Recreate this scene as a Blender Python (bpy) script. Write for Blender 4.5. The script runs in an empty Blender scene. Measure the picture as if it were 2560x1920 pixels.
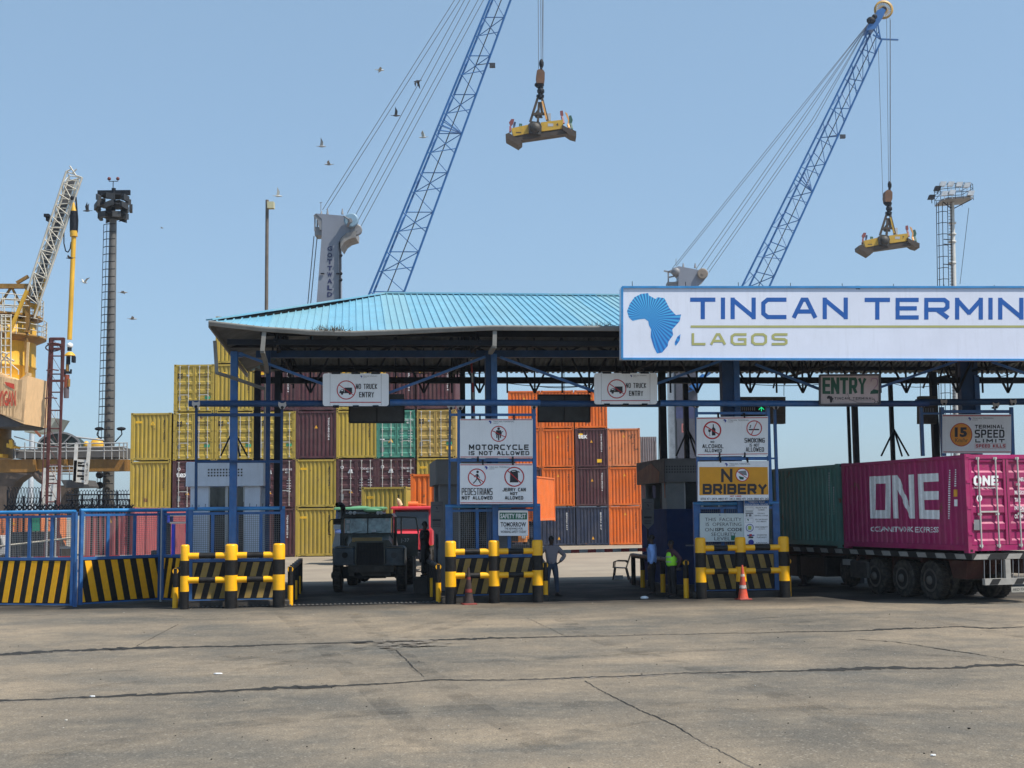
import bpy, math, random
from mathutils import Matrix, Vector, Euler
random.seed(7)
PI = math.pi
S = bpy.context.scene
COL = S.collection
# ---------------------------------------------------------------- camera
FPX, CAMZ, HOR, ROLL = 3300.0, 2.4, 1285.0, -0.0114
cd = bpy.data.cameras.new('camera'); cam = bpy.data.objects.new('camera', cd); COL.objects.link(cam)
cd.sensor_width = 36.0; cd.lens = FPX / 2560 * 36; cd.clip_end = 6000; cd.clip_start = 0.1
pitch = math.atan((HOR - 960) / FPX)
CM = Matrix.Translation((0, 0, CAMZ)) @ (Matrix.Rotation(PI/2 + pitch, 4, 'X') @ Matrix.Rotation(ROLL, 4, 'Z'))
cam.matrix_world = CM; S.camera = cam
# ---------------------------------------------------------------- world, sun, exposure
SUNV = Vector((1.0, -0.48, 0)).normalized() * math.cos(math.radians(57)); SUNV.z = math.sin(math.radians(57))
w = bpy.data.worlds.new('World'); S.world = w; w.use_nodes = True
nt = w.node_tree; bg = nt.nodes['Background']; sky = nt.nodes.new('ShaderNodeTexSky')
sky.sky_type = 'NISHITA'; sky.sun_disc = False; sky.sun_elevation = math.radians(57)
sky.sun_rotation = math.atan2(SUNV.x, SUNV.y)
sky.air_density = 1.0; sky.dust_density = 1.2; sky.ozone_density = 6.0; sky.altitude = 0
hz = nt.nodes.new('ShaderNodeMix'); hz.data_type = 'RGBA'; hz.inputs[0].default_value = .5; hz.inputs[7].default_value = (2.55, 3.85, 5.0, 1)   # even tropical haze over the clear sky
nt.links.new(sky.outputs[0], hz.inputs[6]); nt.links.new(hz.outputs[2], bg.inputs[0]); bg.inputs[1].default_value = 0.128
sl = bpy.data.lights.new('sun', 'SUN'); so = bpy.data.objects.new('sun', sl); COL.objects.link(so)
sl.energy = 5.0; sl.angle = math.radians(0.5); sl.color = (1, .92, .80)
so.rotation_euler = SUNV.to_track_quat('Z', 'Y').to_euler(); so.location = (30, -10, 60)
S.view_settings.view_transform = 'Standard'; S.view_settings.look = 'None'
S.view_settings.exposure = 0.27; S.view_settings.gamma = 1.0
# ---------------------------------------------------------------- frames: a vertical plane in the place, read through photograph pixels
def ray(px, py):
    return CM.to_3x3() @ Vector(((px - 1280) / FPX, (960 - py) / FPX, -1))
CP = Vector((0, 0, CAMZ))
def ground(px, py, z=0.0):
    d = ray(px, py); t = (z - CAMZ) / d.z
    return CP + d * t
class Fr:
    def __init__(s, org=(0, 0, 0), th=0.0):
        s.m = Matrix.Translation(org) @ Matrix.Rotation(th, 4, 'Z'); s.i = s.m.inverted()
    def pt(s, px, py, v=0.0):
        o = s.i @ CP; d = s.i.to_3x3() @ ray(px, py); t = (v - o.y) / d.y
        return o + d * t
    def upt(s, px, py, u):
        o = s.i @ CP; d = s.i.to_3x3() @ ray(px, py); t = (u - o.x) / d.x
        return o + d * t
    def sub(s, u, v, z=0, th=0):
        f = Fr(); f.m = s.m @ Matrix.Translation((u, v, z)) @ Matrix.Rotation(th, 4, 'Z'); f.i = f.m.inverted(); return f
def Fr2(a, b):
    A, B = ground(*a), ground(*b); d = B - A
    return Fr(A, math.atan2(d.y, d.x))
W = Fr()
F = Fr((0, 36.3, 0), math.atan(0.122))        # the line of the gate
# ---------------------------------------------------------------- materials
MATS = {}
def lin(c):
    return tuple(((x/255)/12.92 if x/255 <= .04045 else ((x/255+.055)/1.055)**2.4) for x in c)
def pm(name, col, rough=.55, metal=0.0, var=.18, scale=2.0, rust=0.0, rustcol=(.16, .07, .035), streak=0.0, bump=0.0, bscale=40, spec=.5, dust=0.0):
    if name in MATS: return MATS[name]
    m = bpy.data.materials.new(name); MATS[name] = m; m.use_nodes = True
    n, l = m.node_tree.nodes, m.node_tree.links
    b = n['Principled BSDF']; b.inputs['Roughness'].default_value = rough; b.inputs['Metallic'].default_value = metal
    b.inputs['Specular IOR Level'].default_value = spec
    tc = n.new('ShaderNodeTexCoord')
    oi = n.new('ShaderNodeObjectInfo'); ad = n.new('ShaderNodeVectorMath'); ad.operation = 'ADD'
    sc = n.new('ShaderNodeVectorMath'); sc.operation = 'SCALE'; sc.inputs[3].default_value = 31.0
    l.new(tc.outputs['Object'], ad.inputs[0]); cb = n.new('ShaderNodeCombineXYZ'); 
    for k in range(3): l.new(oi.outputs['Random'], cb.inputs[k])
    l.new(cb.outputs[0], sc.inputs[0]); l.new(sc.outputs[0], ad.inputs[1])
    def noise(s, det=5, stretch=None):
        t = n.new('ShaderNodeTexNoise'); t.inputs['Scale'].default_value = s; t.inputs['Detail'].default_value = det; t.inputs['Roughness'].default_value = .62
        if stretch:
            mp = n.new('ShaderNodeMapping'); mp.inputs['Scale'].default_value = stretch; l.new(ad.outputs[0], mp.inputs[0]); l.new(mp.outputs[0], t.inputs['Vector'])
        else: l.new(ad.outputs[0], t.inputs['Vector'])
        return t.outputs['Fac']
    def ramp(src, a, b_):
        r = n.new('ShaderNodeMapRange'); r.inputs[1].default_value = a; r.inputs[2].default_value = b_; l.new(src, r.inputs[0]); return r.outputs[0]
    def mix(fac, A, B, mode='MIX'):
        x = n.new('ShaderNodeMix'); x.data_type = 'RGBA'; x.blend_type = mode
        if isinstance(fac, float): x.inputs[0].default_value = fac
        else: l.new(fac, x.inputs[0])
        for i, v in ((6, A), (7, B)):
            if isinstance(v, tuple): x.inputs[i].default_value = (*v[:3], 1)
            else: l.new(v, x.inputs[i])
        return x.outputs[2]
    lo = tuple(c * (1 - var) for c in col); hi = tuple(min(1, c * (1 + var)) for c in col)
    c = mix(ramp(noise(scale), .32, .68), lo, hi)
    if streak: c = mix(ramp(noise(3, 4, (4, 4, .35)), .52, .8), c, tuple(x * (1 - streak) for x in col))
    if dust: 
        f = n.new('ShaderNodeMath'); f.operation = 'MULTIPLY'; f.inputs[1].default_value = dust; l.new(ramp(noise(scale*1.7, 6), .4, .75), f.inputs[0])
        c = mix(f.outputs[0], c, (.32, .27, .21))
    if rust: c = mix(ramp(noise(scale * 2.3, 8), .72 - rust * .3, .76 - rust * .3 + .03), c, rustcol)
    l.new(c, b.inputs['Base Color'])
    if bump:
        bp = n.new('ShaderNodeBump'); bp.inputs['Strength'].default_value = bump; bp.inputs['Distance'].default_value = .02
        l.new(noise(bscale, 3), bp.inputs['Height']); l.new(bp.outputs[0], b.inputs['Normal'])
    r = n.new('ShaderNodeMapRange'); r.inputs[3].default_value = max(.05, rough - .12); r.inputs[4].default_value = min(1, rough + .15); l.new(noise(scale * 3, 4), r.inputs[0]); l.new(r.outputs[0], b.inputs['Roughness'])
    return m
def flat(name, col, rough=.6):
    return pm(name, col, rough, var=.05, scale=6)
blue = pm('gate_blue', (.018, .11, .32), .42, var=.2, scale=3, dust=.12, streak=.2)
bluelt = pm('rail_blue', (.03, .22, .52), .35, var=.15, scale=3, dust=.1)
dblue = pm('beam_blue', (.012, .05, .14), .5, var=.2, dust=.05, spec=.3)
steel = pm('dark_steel', (.010, .013, .02), .6, var=.35, rust=.1, spec=.2)
yel = pm('safety_yellow', (.95, .47, .002), .4, var=.07, scale=5, rust=.12, rustcol=(.25, .14, .03), dust=.05)
blk = pm('safety_black', (.008, .008, .009), .5, var=.4, scale=6, dust=.04, spec=.3)
sty = pm('stripe_yellow', (.98, .45, .002), .75, var=.1, scale=8, dust=.05, bump=.3, bscale=160)
white = pm('sign_white', (.85, .87, .90), .5, var=.04, scale=2, streak=.09, dust=.0)
wht = pm('lettering_white', (.80, .82, .84), .6, var=.08, scale=8)
ink = flat('ink_black', (.015, .015, .022)); red = flat('ink_red', (.5, .02, .03)); inkblue = flat('ink_blue', (.015, .03, .3))
grey = pm('booth_grey', (.66, .72, .82), .6, var=.06, streak=.12, dust=.08)
dgrey = pm('dark_grey', (.07, .075, .085), .6, var=.2)
mgrey = pm('mid_grey', (.2, .21, .23), .5, var=.15, dust=.15)
galv = pm('galvanised', (.45, .46, .47), .4, .3, var=.15, rust=.05)
glass = pm('dark_glass', (.012, .016, .018), .06, var=.1, spec=.8)
rubber = pm('rubber', (.022, .021, .020), .9, var=.3, scale=5, dust=.25, spec=.15)
rimm = pm('rim_steel', (.085, .08, .072), .7, var=.3, dust=.3, rust=.3, spec=.2)
chassis = pm('chassis_red', (.045, .016, .013), .8, var=.3, dust=.1, rust=.3, spec=.15)
skin = pm('skin_dark', (.055, .028, .018), .5, var=.1)
# ---------------------------------------------------------------- mesh builder
def norm(v): v = Vector(v); return v.normalized() if v.length > 1e-9 else Vector((0, 0, 1))
class MB:
    def __init__(s, fr=W): s.v = []; s.f = []; s.mi = []; s.fr = fr; s.cur = 0; s.sm = []
    def m(s, k): s.cur = k; return s
    def add(s, vs, fs, smooth=False):
        b = len(s.v); s.v += [Vector(x) for x in vs]
        for f in fs: s.f.append([b + i for i in f]); s.mi.append(s.cur); s.sm.append(smooth)
        return s
    def box(s, x0, x1, y0, y1, z0, z1):
        if x0 > x1: x0, x1 = x1, x0
        if y0 > y1: y0, y1 = y1, y0
        if z0 > z1: z0, z1 = z1, z0
        return s.add([(x0,y0,z0),(x1,y0,z0),(x1,y1,z0),(x0,y1,z0),(x0,y0,z1),(x1,y0,z1),(x1,y1,z1),(x0,y1,z1)],
              [(3,2,1,0),(4,5,6,7),(0,1,5,4),(1,2,6,5),(2,3,7,6),(3,0,4,7)])
    def bev(s, x0, x1, y0, y1, z0, z1, b=.02):       # box with chamfered vertical and top edges
        pts = [(x0+b,y0),(x1-b,y0),(x1,y0+b),(x1,y1-b),(x1-b,y1),(x0+b,y1),(x0,y1-b),(x0,y0+b)]
        pin = [(x0+b,y0+b),(x1-b,y0+b),(x1-b,y0+b),(x1-b,y1-b),(x1-b,y1-b),(x0+b,y1-b),(x0+b,y1-b),(x0+b,y0+b)]
        vs = [(x,y,z0) for x,y in pts] + [(x,y,z1-b) for x,y in pts] + [((x0+x1)/2+(x-(x0+x1)/2)*(1-2*b/max(.01,x1-x0)), (y0+y1)/2+(y-(y0+y1)/2)*(1-2*b/max(.01,y1-y0)), z1) for x,y in pts]
        fs = [tuple(range(7,-1,-1)), tuple(range(16,24))]
        for k in (0, 8):
            for i in range(8): fs.append((k+i, k+(i+1)%8, k+8+(i+1)%8, k+8+i))
        return s.add(vs, fs)
    def bar(s, p, q, w=.05, h=None, up=(0,0,1)):
        p, q = Vector(p), Vector(q); h = h or w; d = norm(q-p); up = Vector(up)
        if abs(d.dot(up)) > .95: up = Vector((0,1,0))
        a = d.cross(up).normalized() * w/2; b = a.cross(d).normalized() * h/2
        vs = [p-a-b,p+a-b,p+a+b,p-a+b,q-a-b,q+a-b,q+a+b,q-a+b]
        return s.add(vs, [(0,1,2,3),(7,6,5,4),(0,4,5,1),(1,5,6,2),(2,6,7,3),(3,7,4,0)])
    def tube(s, p, q, r, n=8, r2=None, cap=True, smooth=True):
        p, q = Vector(p), Vector(q); r2 = r if r2 is None else r2; d = norm(q-p)
        up = Vector((0,0,1)) if abs(d.z) < .95 else Vector((1,0,0))
        a = d.cross(up).normalized(); b = d.cross(a).normalized()
        vs = [p + (a*math.cos(t)+b*math.sin(t))*r for t in [2*PI*i/n for i in range(n)]] + [q + (a*math.cos(t)+b*math.sin(t))*r2 for t in [2*PI*i/n for i in range(n)]]
        s.add(vs, [(i, (i+1)%n, n+(i+1)%n, n+i) for i in range(n)], smooth)
        if cap: s.add(vs[:n], [tuple(range(n-1,-1,-1))]); s.add(vs[n:], [tuple(range(n))])
        return s
    def path(s, pts, r, n=5, closed=False):
        pts = [Vector(p) for p in pts]
        for a, b in zip(pts, pts[1:] + ([pts[0]] if closed else [])): s.tube(a, b, r, n, cap=False)
        return s
    def lathe(s, c, prof, n=14, axis=(0,0,1), smooth=True, caps=True):     # prof: [(r, h)]
        c = Vector(c); ax = norm(axis); up = Vector((0,0,1)) if abs(ax.z) < .95 else Vector((1,0,0))
        a = ax.cross(up).normalized(); b = ax.cross(a).normalized(); vs = []
        for r, h in prof:
            for i in range(n):
                t = 2*PI*i/n; vs.append(c + ax*h + (a*math.cos(t)+b*math.sin(t))*max(r, 1e-4))
        fs = [(k*n+i, k*n+(i+1)%n, (k+1)*n+(i+1)%n, (k+1)*n+i) for k in range(len(prof)-1) for i in range(n)]
        s.add(vs, fs, smooth)
        if caps: s.add(vs[:n], [tuple(range(n-1,-1,-1))]); s.add(vs[-n:], [tuple(range(n))])
        return s
    def ball(s, c, r, n=10, sc=(1,1,1)):
        c = Vector(c); vs = []; k = max(4, n*2//3)
        for j in range(k+1):
            p = PI*j/k
            for i in range(n):
                t = 2*PI*i/n; rr = math.sin(p) if 0 < j < k else .01
                vs.append(c + Vector((r*sc[0]*rr*math.cos(t), r*sc[1]*rr*math.sin(t), r*sc[2]*math.cos(p))))
        return s.add(vs, [(j*n+i, (j+1)*n+i, (j+1)*n+(i+1)%n, j*n+(i+1)%n) for j in range(k) for i in range(n)], True)
    def prism(s, pts, ext):                                      # polygon (3D points) extruded
        pts = [Vector(p) for p in pts]; e = Vector(ext); n = len(pts)
        return s.add(pts + [p+e for p in pts], [tuple(range(n-1,-1,-1)), tuple(range(n, 2*n))] + [(i, (i+1)%n, n+(i+1)%n, n+i) for i in range(n)])
    def face(s, pts): return s.add(pts, [tuple(range(len(pts)))])
    def part(s, name, mats, parent=None, label=None):
        me = bpy.data.meshes.new(name); mats = mats if isinstance(mats, (list, tuple)) else [mats]
        M = s.fr.m if parent is None else parent['_m'] @ s.fr.m
        base = None
        wv = [s.fr.m @ v for v in s.v]
        if parent is None:
            xs = [v.x for v in wv]; ys = [v.y for v in wv]; zs = [v.z for v in wv]
            base = Matrix.Translation(((min(xs)+max(xs))/2, (min(ys)+max(ys))/2, min(zs))); inv = base.inverted()
        else: inv = INV[parent.name]
        me.from_pydata([tuple(inv @ v) for v in wv], [], s.f)
        for m_ in mats: me.materials.append(m_)
        for p, k, q in zip(me.polygons, s.mi, s.sm): p.material_index = k; p.use_smooth = q
        o = bpy.data.objects.new(name, me); COL.objects.link(o)
        if parent is None: o.matrix_world = base; INV[o.name] = inv
        else: o.parent = parent; INV[o.name] = INV[parent.name]
        if label: o['label'] = label
        return o
    def solo(s, name, mats, label, cat, group=None, kind=None):
        o = s.part0(name, mats); tag(o, label, cat, group, kind); return o
    def part0(s, name, mats):
        me = bpy.data.meshes.new(name); mats = mats if isinstance(mats, (list, tuple)) else [mats]
        wv = [s.fr.m @ v for v in s.v]
        xs = [v.x for v in wv]; ys = [v.y for v in wv]; zs = [v.z for v in wv]
        c = Vector(((min(xs)+max(xs))/2, (min(ys)+max(ys))/2, min(zs)))
        base = Matrix.Translation(c) @ s.fr.m.to_3x3().to_4x4(); inv = base.inverted()
        me.from_pydata([tuple(inv @ v) for v in wv], [], s.f)
        for m_ in mats: me.materials.append(m_)
        for p, k, q in zip(me.polygons, s.mi, s.sm): p.material_index = k; p.use_smooth = q
        o = bpy.data.objects.new(name, me); COL.objects.link(o); o.matrix_world = base; INV[o.name] = inv
        return o
INV = {}
def _part(s, name, mats, parent, label=None):
    me = bpy.data.meshes.new(name); mats = mats if isinstance(mats, (list, tuple)) else [mats]
    inv = INV[parent.name] @ s.fr.m
    me.from_pydata([tuple(inv @ v) for v in s.v], [], s.f)
    for m_ in mats: me.materials.append(m_)
    for p, k, q in zip(me.polygons, s.mi, s.sm): p.material_index = k; p.use_smooth = q
    o = bpy.data.objects.new(name, me); COL.objects.link(o); o.parent = parent; INV[o.name] = INV[parent.name]
    if label: o['label'] = label
    return o
MB.part = _part
def tag(o, label, cat, group=None, kind=None):
    if label: o['label'] = label
    if cat: o['category'] = cat
    if group: o['group'] = group
    if kind: o['kind'] = kind
def thing(name, label, cat, fr=W, loc=(0,0,0), group=None):
    o = bpy.data.objects.new(name, None); COL.objects.link(o); o.empty_display_size = .3
    M = fr.m @ Matrix.Translation(loc); o.matrix_world = M; INV[o.name] = M.inverted()
    tag(o, label, cat, group); return o
def structure(mb, name, mats): 
    o = mb.part0(name, mats); o['kind'] = 'structure'; return o
def copy_tree(o, parent=None):
    c = o.copy(); COL.objects.link(c)
    if parent: c.parent = parent
    for ch in list(o.children): copy_tree(ch, c)
    return c
# ---------------------------------------------------------------- lettering
c_ = .2
GL = {
'A':[[(0,0),(.4,1),(.6,1),(1,0)],[(.15,.32),(.85,.32)]],'B':[[(0,0),(0,1),(.85,1),(1,.86),(1,.62),(.86,.53),(1,.42),(1,.14),(.85,0),(0,0)],[(.02,.52),(.86,.525)]],
'C':[[(1,1),(c_,1),(0,1-c_),(0,c_),(c_,0),(1,0)]],'D':[[(0,0),(0,1),(1-c_,1),(1,1-c_),(1,c_),(1-c_,0),(0,0)]],
'E':[[(1,1),(0,1),(0,0),(1,0)],[(0,.52),(.9,.52)]],'F':[[(1,1),(0,1),(0,0)],[(0,.5),(.85,.5)]],
'G':[[(1,1),(c_,1),(0,1-c_),(0,c_),(c_,0),(1,0),(1,.5),(.55,.5)]],'H':[[(0,0),(0,1)],[(1,0),(1,1)],[(0,.5),(1,.5)]],
'I':[[(0,0),(0,1)]],'J':[[(1,1),(1,c_),(1-c_,0),(c_,0),(0,c_)]],'K':[[(0,0),(0,1)],[(1,1),(.1,.5),(1,0)]],'L':[[(0,1),(0,0),(1,0)]],
'M':[[(0,0),(0,1)],[(0,1),(.5,.25)],[(.5,.25),(1,1)],[(1,1),(1,0)]],'N':[[(0,0),(0,1)],[(0,1),(1,0)],[(1,0),(1,1)]],
'O':[[(c_,0),(0,c_),(0,1-c_),(c_,1),(1-c_,1),(1,1-c_),(1,c_),(1-c_,0),(c_,0)]],
'P':[[(0,0),(0,1),(.85,1),(1,.86),(1,.56),(.85,.42),(0,.42)]],'Q':[[(c_,0),(0,c_),(0,1-c_),(c_,1),(1-c_,1),(1,1-c_),(1,c_),(1-c_,0),(c_,0)],[(.6,.3),(1,-.1)]],
'R':[[(0,0),(0,1),(.85,1),(1,.86),(1,.58),(.85,.44),(0,.44)],[(.5,.44),(1,0)]],
'S':[[(1,1),(.15,1),(0,.88),(0,.64),(.15,.52),(.85,.5),(1,.38),(1,.12),(.85,0),(0,0)]],'T':[[(0,1),(1,1)],[(.5,1),(.5,0)]],
'U':[[(0,1),(0,c_),(c_,0),(1-c_,0),(1,c_),(1,1)]],'V':[[(0,1),(.5,0),(1,1)]],'W':[[(0,1),(.25,0)],[(.25,0),(.5,.75)],[(.5,.75),(.75,0)],[(.75,0),(1,1)]],
'X':[[(0,0),(1,1)],[(0,1),(1,0)]],'Y':[[(0,1),(.5,.5),(1,1)],[(.5,.5),(.5,0)]],'Z':[[(0,1),(1,1),(0,0),(1,0)]],
'1':[[(.1,.8),(.5,1),(.5,0)]],'2':[[(0,.8),(.15,1),(.85,1),(1,.85),(1,.6),(0,0),(1,0)]],'5':[[(1,1),(0,1),(0,.58),(.85,.58),(1,.44),(1,.14),(.85,0),(0,0)]],
'4':[[(.8,0),(.8,1),(0,.3),(1,.3)]],'6':[[(1,1),(.15,1),(0,.85),(0,.15),(.15,0),(.85,0),(1,.15),(1,.42),(.85,.55),(0,.55)]],
'7':[[(0,1),(1,1),(.35,0)]],'3':[[(0,1),(1,1),(1,.58),(.3,.54),(1,.46),(1,0),(0,0)]],'-':[[(.1,.5),(.9,.5)]],'0':[[(c_,0),(0,c_),(0,1-c_),(c_,1),(1-c_,1),(1,1-c_),(1,c_),(1-c_,0),(c_,0)]]}
def ribbon(pts, t):
    pts = [Vector(p) for p in pts]; n = len(pts); closed = (pts[0]-pts[-1]).length < 1e-6 and n > 2
    L, R = [], []
    for i, p in enumerate(pts):
        a = pts[i-1] if i else (pts[-2] if closed else None); b = pts[i+1] if i < n-1 else (pts[1] if closed else None)
        d1 = (p-a).normalized() if a is not None else None; d2 = (b-p).normalized() if b is not None else None
        if d1 is None: nn = Vector((-d2.y, d2.x)); k = 1
        elif d2 is None: nn = Vector((-d1.y, d1.x)); k = 1
        else:
            n1, n2 = Vector((-d1.y, d1.x)), Vector((-d2.y, d2.x)); nn = n1+n2
            nn = nn.normalized() if nn.length > 1e-4 else n1; k = min(1.35, 1/max(.3, nn.dot(n1)))
        L.append(p + nn*t/2*k); R.append(p - nn*t/2*k)
    return [(R[i], R[i+1], L[i+1], L[i]) for i in range(n-1)]
def stroke_quads(txt, x0, y0, x1, y1, t, gap=.32, lim=.46):
    """text fitted between x0..x1, from y0 (top) down to y1; y may grow downward or upward"""
    wd = {'I': .0, 'M': 1.12, 'W': 1.3, ' ': .55, '1': .5, 'E': .9, 'L': .85, 'F': .85}
    g = gap; tot = sum(wd.get(ch, 1) for ch in txt) ; k = len(txt)-1
    W_ = abs(x1-x0); nI = sum(ch == 'I' for ch in txt)
    unit = (W_ - t*(k+1)) / (tot + g*k)
    for _ in range(6):
        if t > lim*unit: t = lim*unit; unit = (W_ - t*(k+1)) / (tot + g*k)
    x = t/2; out = []; sg = 1 if x1 > x0 else -1; sy = 1 if y1 > y0 else -1
    H = abs(y1-y0)
    for j, ch in enumerate(txt):
        wch = wd.get(ch, 1)*unit
        for q, pl in enumerate(GL.get(ch, [])):
            pts = [(x0 + sg*(x + a*wch), y1 - sy*(t/2 + b*(H-t))) for a, b in pl]
            if pl[0] != pl[-1]:          # square ends
                a_, b_ = Vector(pts[0]), Vector(pts[1]); e = (a_-b_).normalized(); e = e*t*(.5 if min(abs(e.x),abs(e.y)) < .02 else .22); pts[0] = tuple(a_+e)
                a_, b_ = Vector(pts[-1]), Vector(pts[-2]); e = (a_-b_).normalized(); e = e*t*(.5 if min(abs(e.x),abs(e.y)) < .02 else .22); pts[-1] = tuple(a_+e)
            out.append((q, ribbon(pts, t)))
        x += wch + t + g*unit
    return out
_tc = {}
def bfont(txt, bold=0.0):
    key = (txt, bold)
    if key in _tc: return _tc[key]
    cu = bpy.data.curves.new('t', 'FONT'); cu.body = txt; cu.size = 1; cu.offset = bold; cu.resolution_u = 2; cu.align_x = 'LEFT'
    ob = bpy.data.objects.new('t', cu); COL.objects.link(ob)
    me = bpy.data.meshes.new_from_object(ob.evaluated_get(bpy.context.evaluated_depsgraph_get()))
    vs = [(v.co.x, v.co.y) for v in me.vertices]; fs = [tuple(p.vertices) for p in me.polygons]
    bpy.data.objects.remove(ob); bpy.data.curves.remove(cu); bpy.data.meshes.remove(me)
    a = min(v[0] for v in vs); b = max(v[0] for v in vs); c = min(v[1] for v in vs); d = max(v[1] for v in vs)
    vs = [((x-a)/(b-a), (y-c)/(d-c)) for x, y in vs]; _tc[key] = (vs, fs); return _tc[key]
class Canvas:
    """paint on a flat surface; fn(x, y, lift) maps surface coordinates to frame coordinates"""
    def __init__(s, fr, fn, base=.002): s.mb = MB(fr); s.fn = fn; s.mats = []; s.lift = base
    def use(s, m):
        if m not in s.mats: s.mats.append(m)
        s.mb.cur = s.mats.index(m); s.lift += .0005; return s
    def poly(s, m, pts): s.use(m); s.mb.face([s.fn(x, y, s.lift) for x, y in pts]); return s
    def rect(s, m, x0, y0, x1, y1): return s.poly(m, [(x0, y0), (x1, y0), (x1, y1), (x0, y1)])
    def disc(s, m, cx, cy, r, n=28, ry=None):
        ry = ry or r; return s.poly(m, [(cx+r*math.cos(2*PI*i/n), cy+ry*math.sin(2*PI*i/n)) for i in range(n)])
    def ring(s, m, cx, cy, r, t, n=28):
        s.use(m)
        for i in range(n):
            a, b = 2*PI*i/n, 2*PI*(i+1)/n
            s.mb.face([s.fn(cx+q*math.cos(z), cy+q*math.sin(z), s.lift) for q, z in ((r, a), (r, b), (r-t, b), (r-t, a))])
        return s
    def line(s, m, pts, t):
        s.use(m)
        for q in ribbon(pts, t): s.mb.face([s.fn(p[0], p[1], s.lift) for p in q])
        return s
    def st(s, m, txt, x0, y0, x1, y1, t, gap=.3, lim=.46):
        s.use(m)
        for q, quads in stroke_quads(txt, x0, y0, x1, y1, t, gap, lim):
            for k, qd in enumerate(quads): s.mb.face([s.fn(p[0], p[1], s.lift + q*.0003 + (k % 2)*.0001) for p in qd])
        s.lift += .0007; return s
    def bf(s, m, txt, x0, y0, x1, y1, bold=.012, vert=False):
        s.use(m); vs, fs = bfont(txt, bold)
        s.mb.add([s.fn(x0+(x1-x0)*a, y1+(y0-y1)*b, s.lift) for a, b in vs] if not vert else
                 [s.fn(x0+(x1-x0)*b, y1+(y0-y1)*a, s.lift) for a, b in vs], fs); return s
    def ban(s, cx, cy, r, t, m=None, ang=.6):
        m = m or red; s.ring(m, cx, cy, r, t); d = r - t*.5
        return s.line(m, [(cx-d*math.cos(ang), cy-d*math.sin(ang)), (cx+d*math.cos(ang), cy+d*math.sin(ang))], t*.8)
    def africa(s, m, x0, y0, w_, h_):
        s.poly(m, [(x0+a*w_, y0+b*h_) for a, b in AFR]); return s.poly(m, [(x0+a*w_, y0+b*h_) for a, b in MADA])
    def part(s, name, parent): return s.mb.part(name, s.mats, parent)
AFR = [((x-60)/293, (y-92)/328) for x, y in [(60,190),(75,150),(100,115),(135,97),(175,92),(178,105),(215,125),(225,115),(262,120),(275,145),(290,175),(325,212),(353,208),(345,245),(305,290),(310,320),(285,355),(280,380),(250,415),(222,420),(205,385),(188,330),(190,290),(178,265),(175,245),(155,232),(125,235),(90,243),(70,225)]]
MADA = [((x-60)/293, (y-92)/328) for x, y in [(350,315),(345,350),(325,378),(318,370),(320,355),(332,330)]]
def pxcanvas(fr, v): return Canvas(fr, lambda x, y, l: fr.pt(x, y, v) + Vector((0, -l, 0)))
def clip(poly, x0, x1, y0, y1):
    def cut(ps, f, inter):
        out = []
        for i, p in enumerate(ps):
            q = ps[(i+1) % len(ps)]
            if f(p): out.append(p)
            if f(p) != f(q): out.append(inter(p, q))
        return out
    def ix(c): return lambda p, q: (c, p[1]+(q[1]-p[1])*(c-p[0])/(q[0]-p[0]))
    def iy(c): return lambda p, q: (p[0]+(q[0]-p[0])*(c-p[1])/(q[1]-p[1]), c)
    for f, g in ((lambda p: p[0] >= x0, ix(x0)), (lambda p: p[0] <= x1, ix(x1)), (lambda p: p[1] >= y0, iy(y0)), (lambda p: p[1] <= y1, iy(y1))):
        poly = cut(poly, f, g)
        if len(poly) < 3: return []
    return poly
def stripes(mb, u0, u1, z0, z1, v, per, wd, lean, ph=0, depth=.012):
    """slanted bands as thin raised sheet on a board"""
    k = -12
    while u0 + k*per < u1 + 3:
        a = u0 + k*per + ph
        p = clip([(a, z0), (a+wd, z0), (a+wd+lean, z1), (a+lean, z1)], u0, u1, z0, z1)
        if p: mb.prism([(x, v, z) for x, z in p], (0, -depth, 0))
        k += 1
def wires(mb, u0, u1, z0, z1, v, step=.055, r=.003):
    n = int((u1-u0)/step)
    for i in range(1, n): x = u0+(u1-u0)*i/n; mb.tube((x, v, z0), (x, v, z1), r, 3, cap=False)
    n = int((z1-z0)/step)
    for i in range(1, n): z = z0+(z1-z0)*i/n; mb.tube((u0, v+.006, z), (u1, v+.006, z), r, 3, cap=False)
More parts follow.
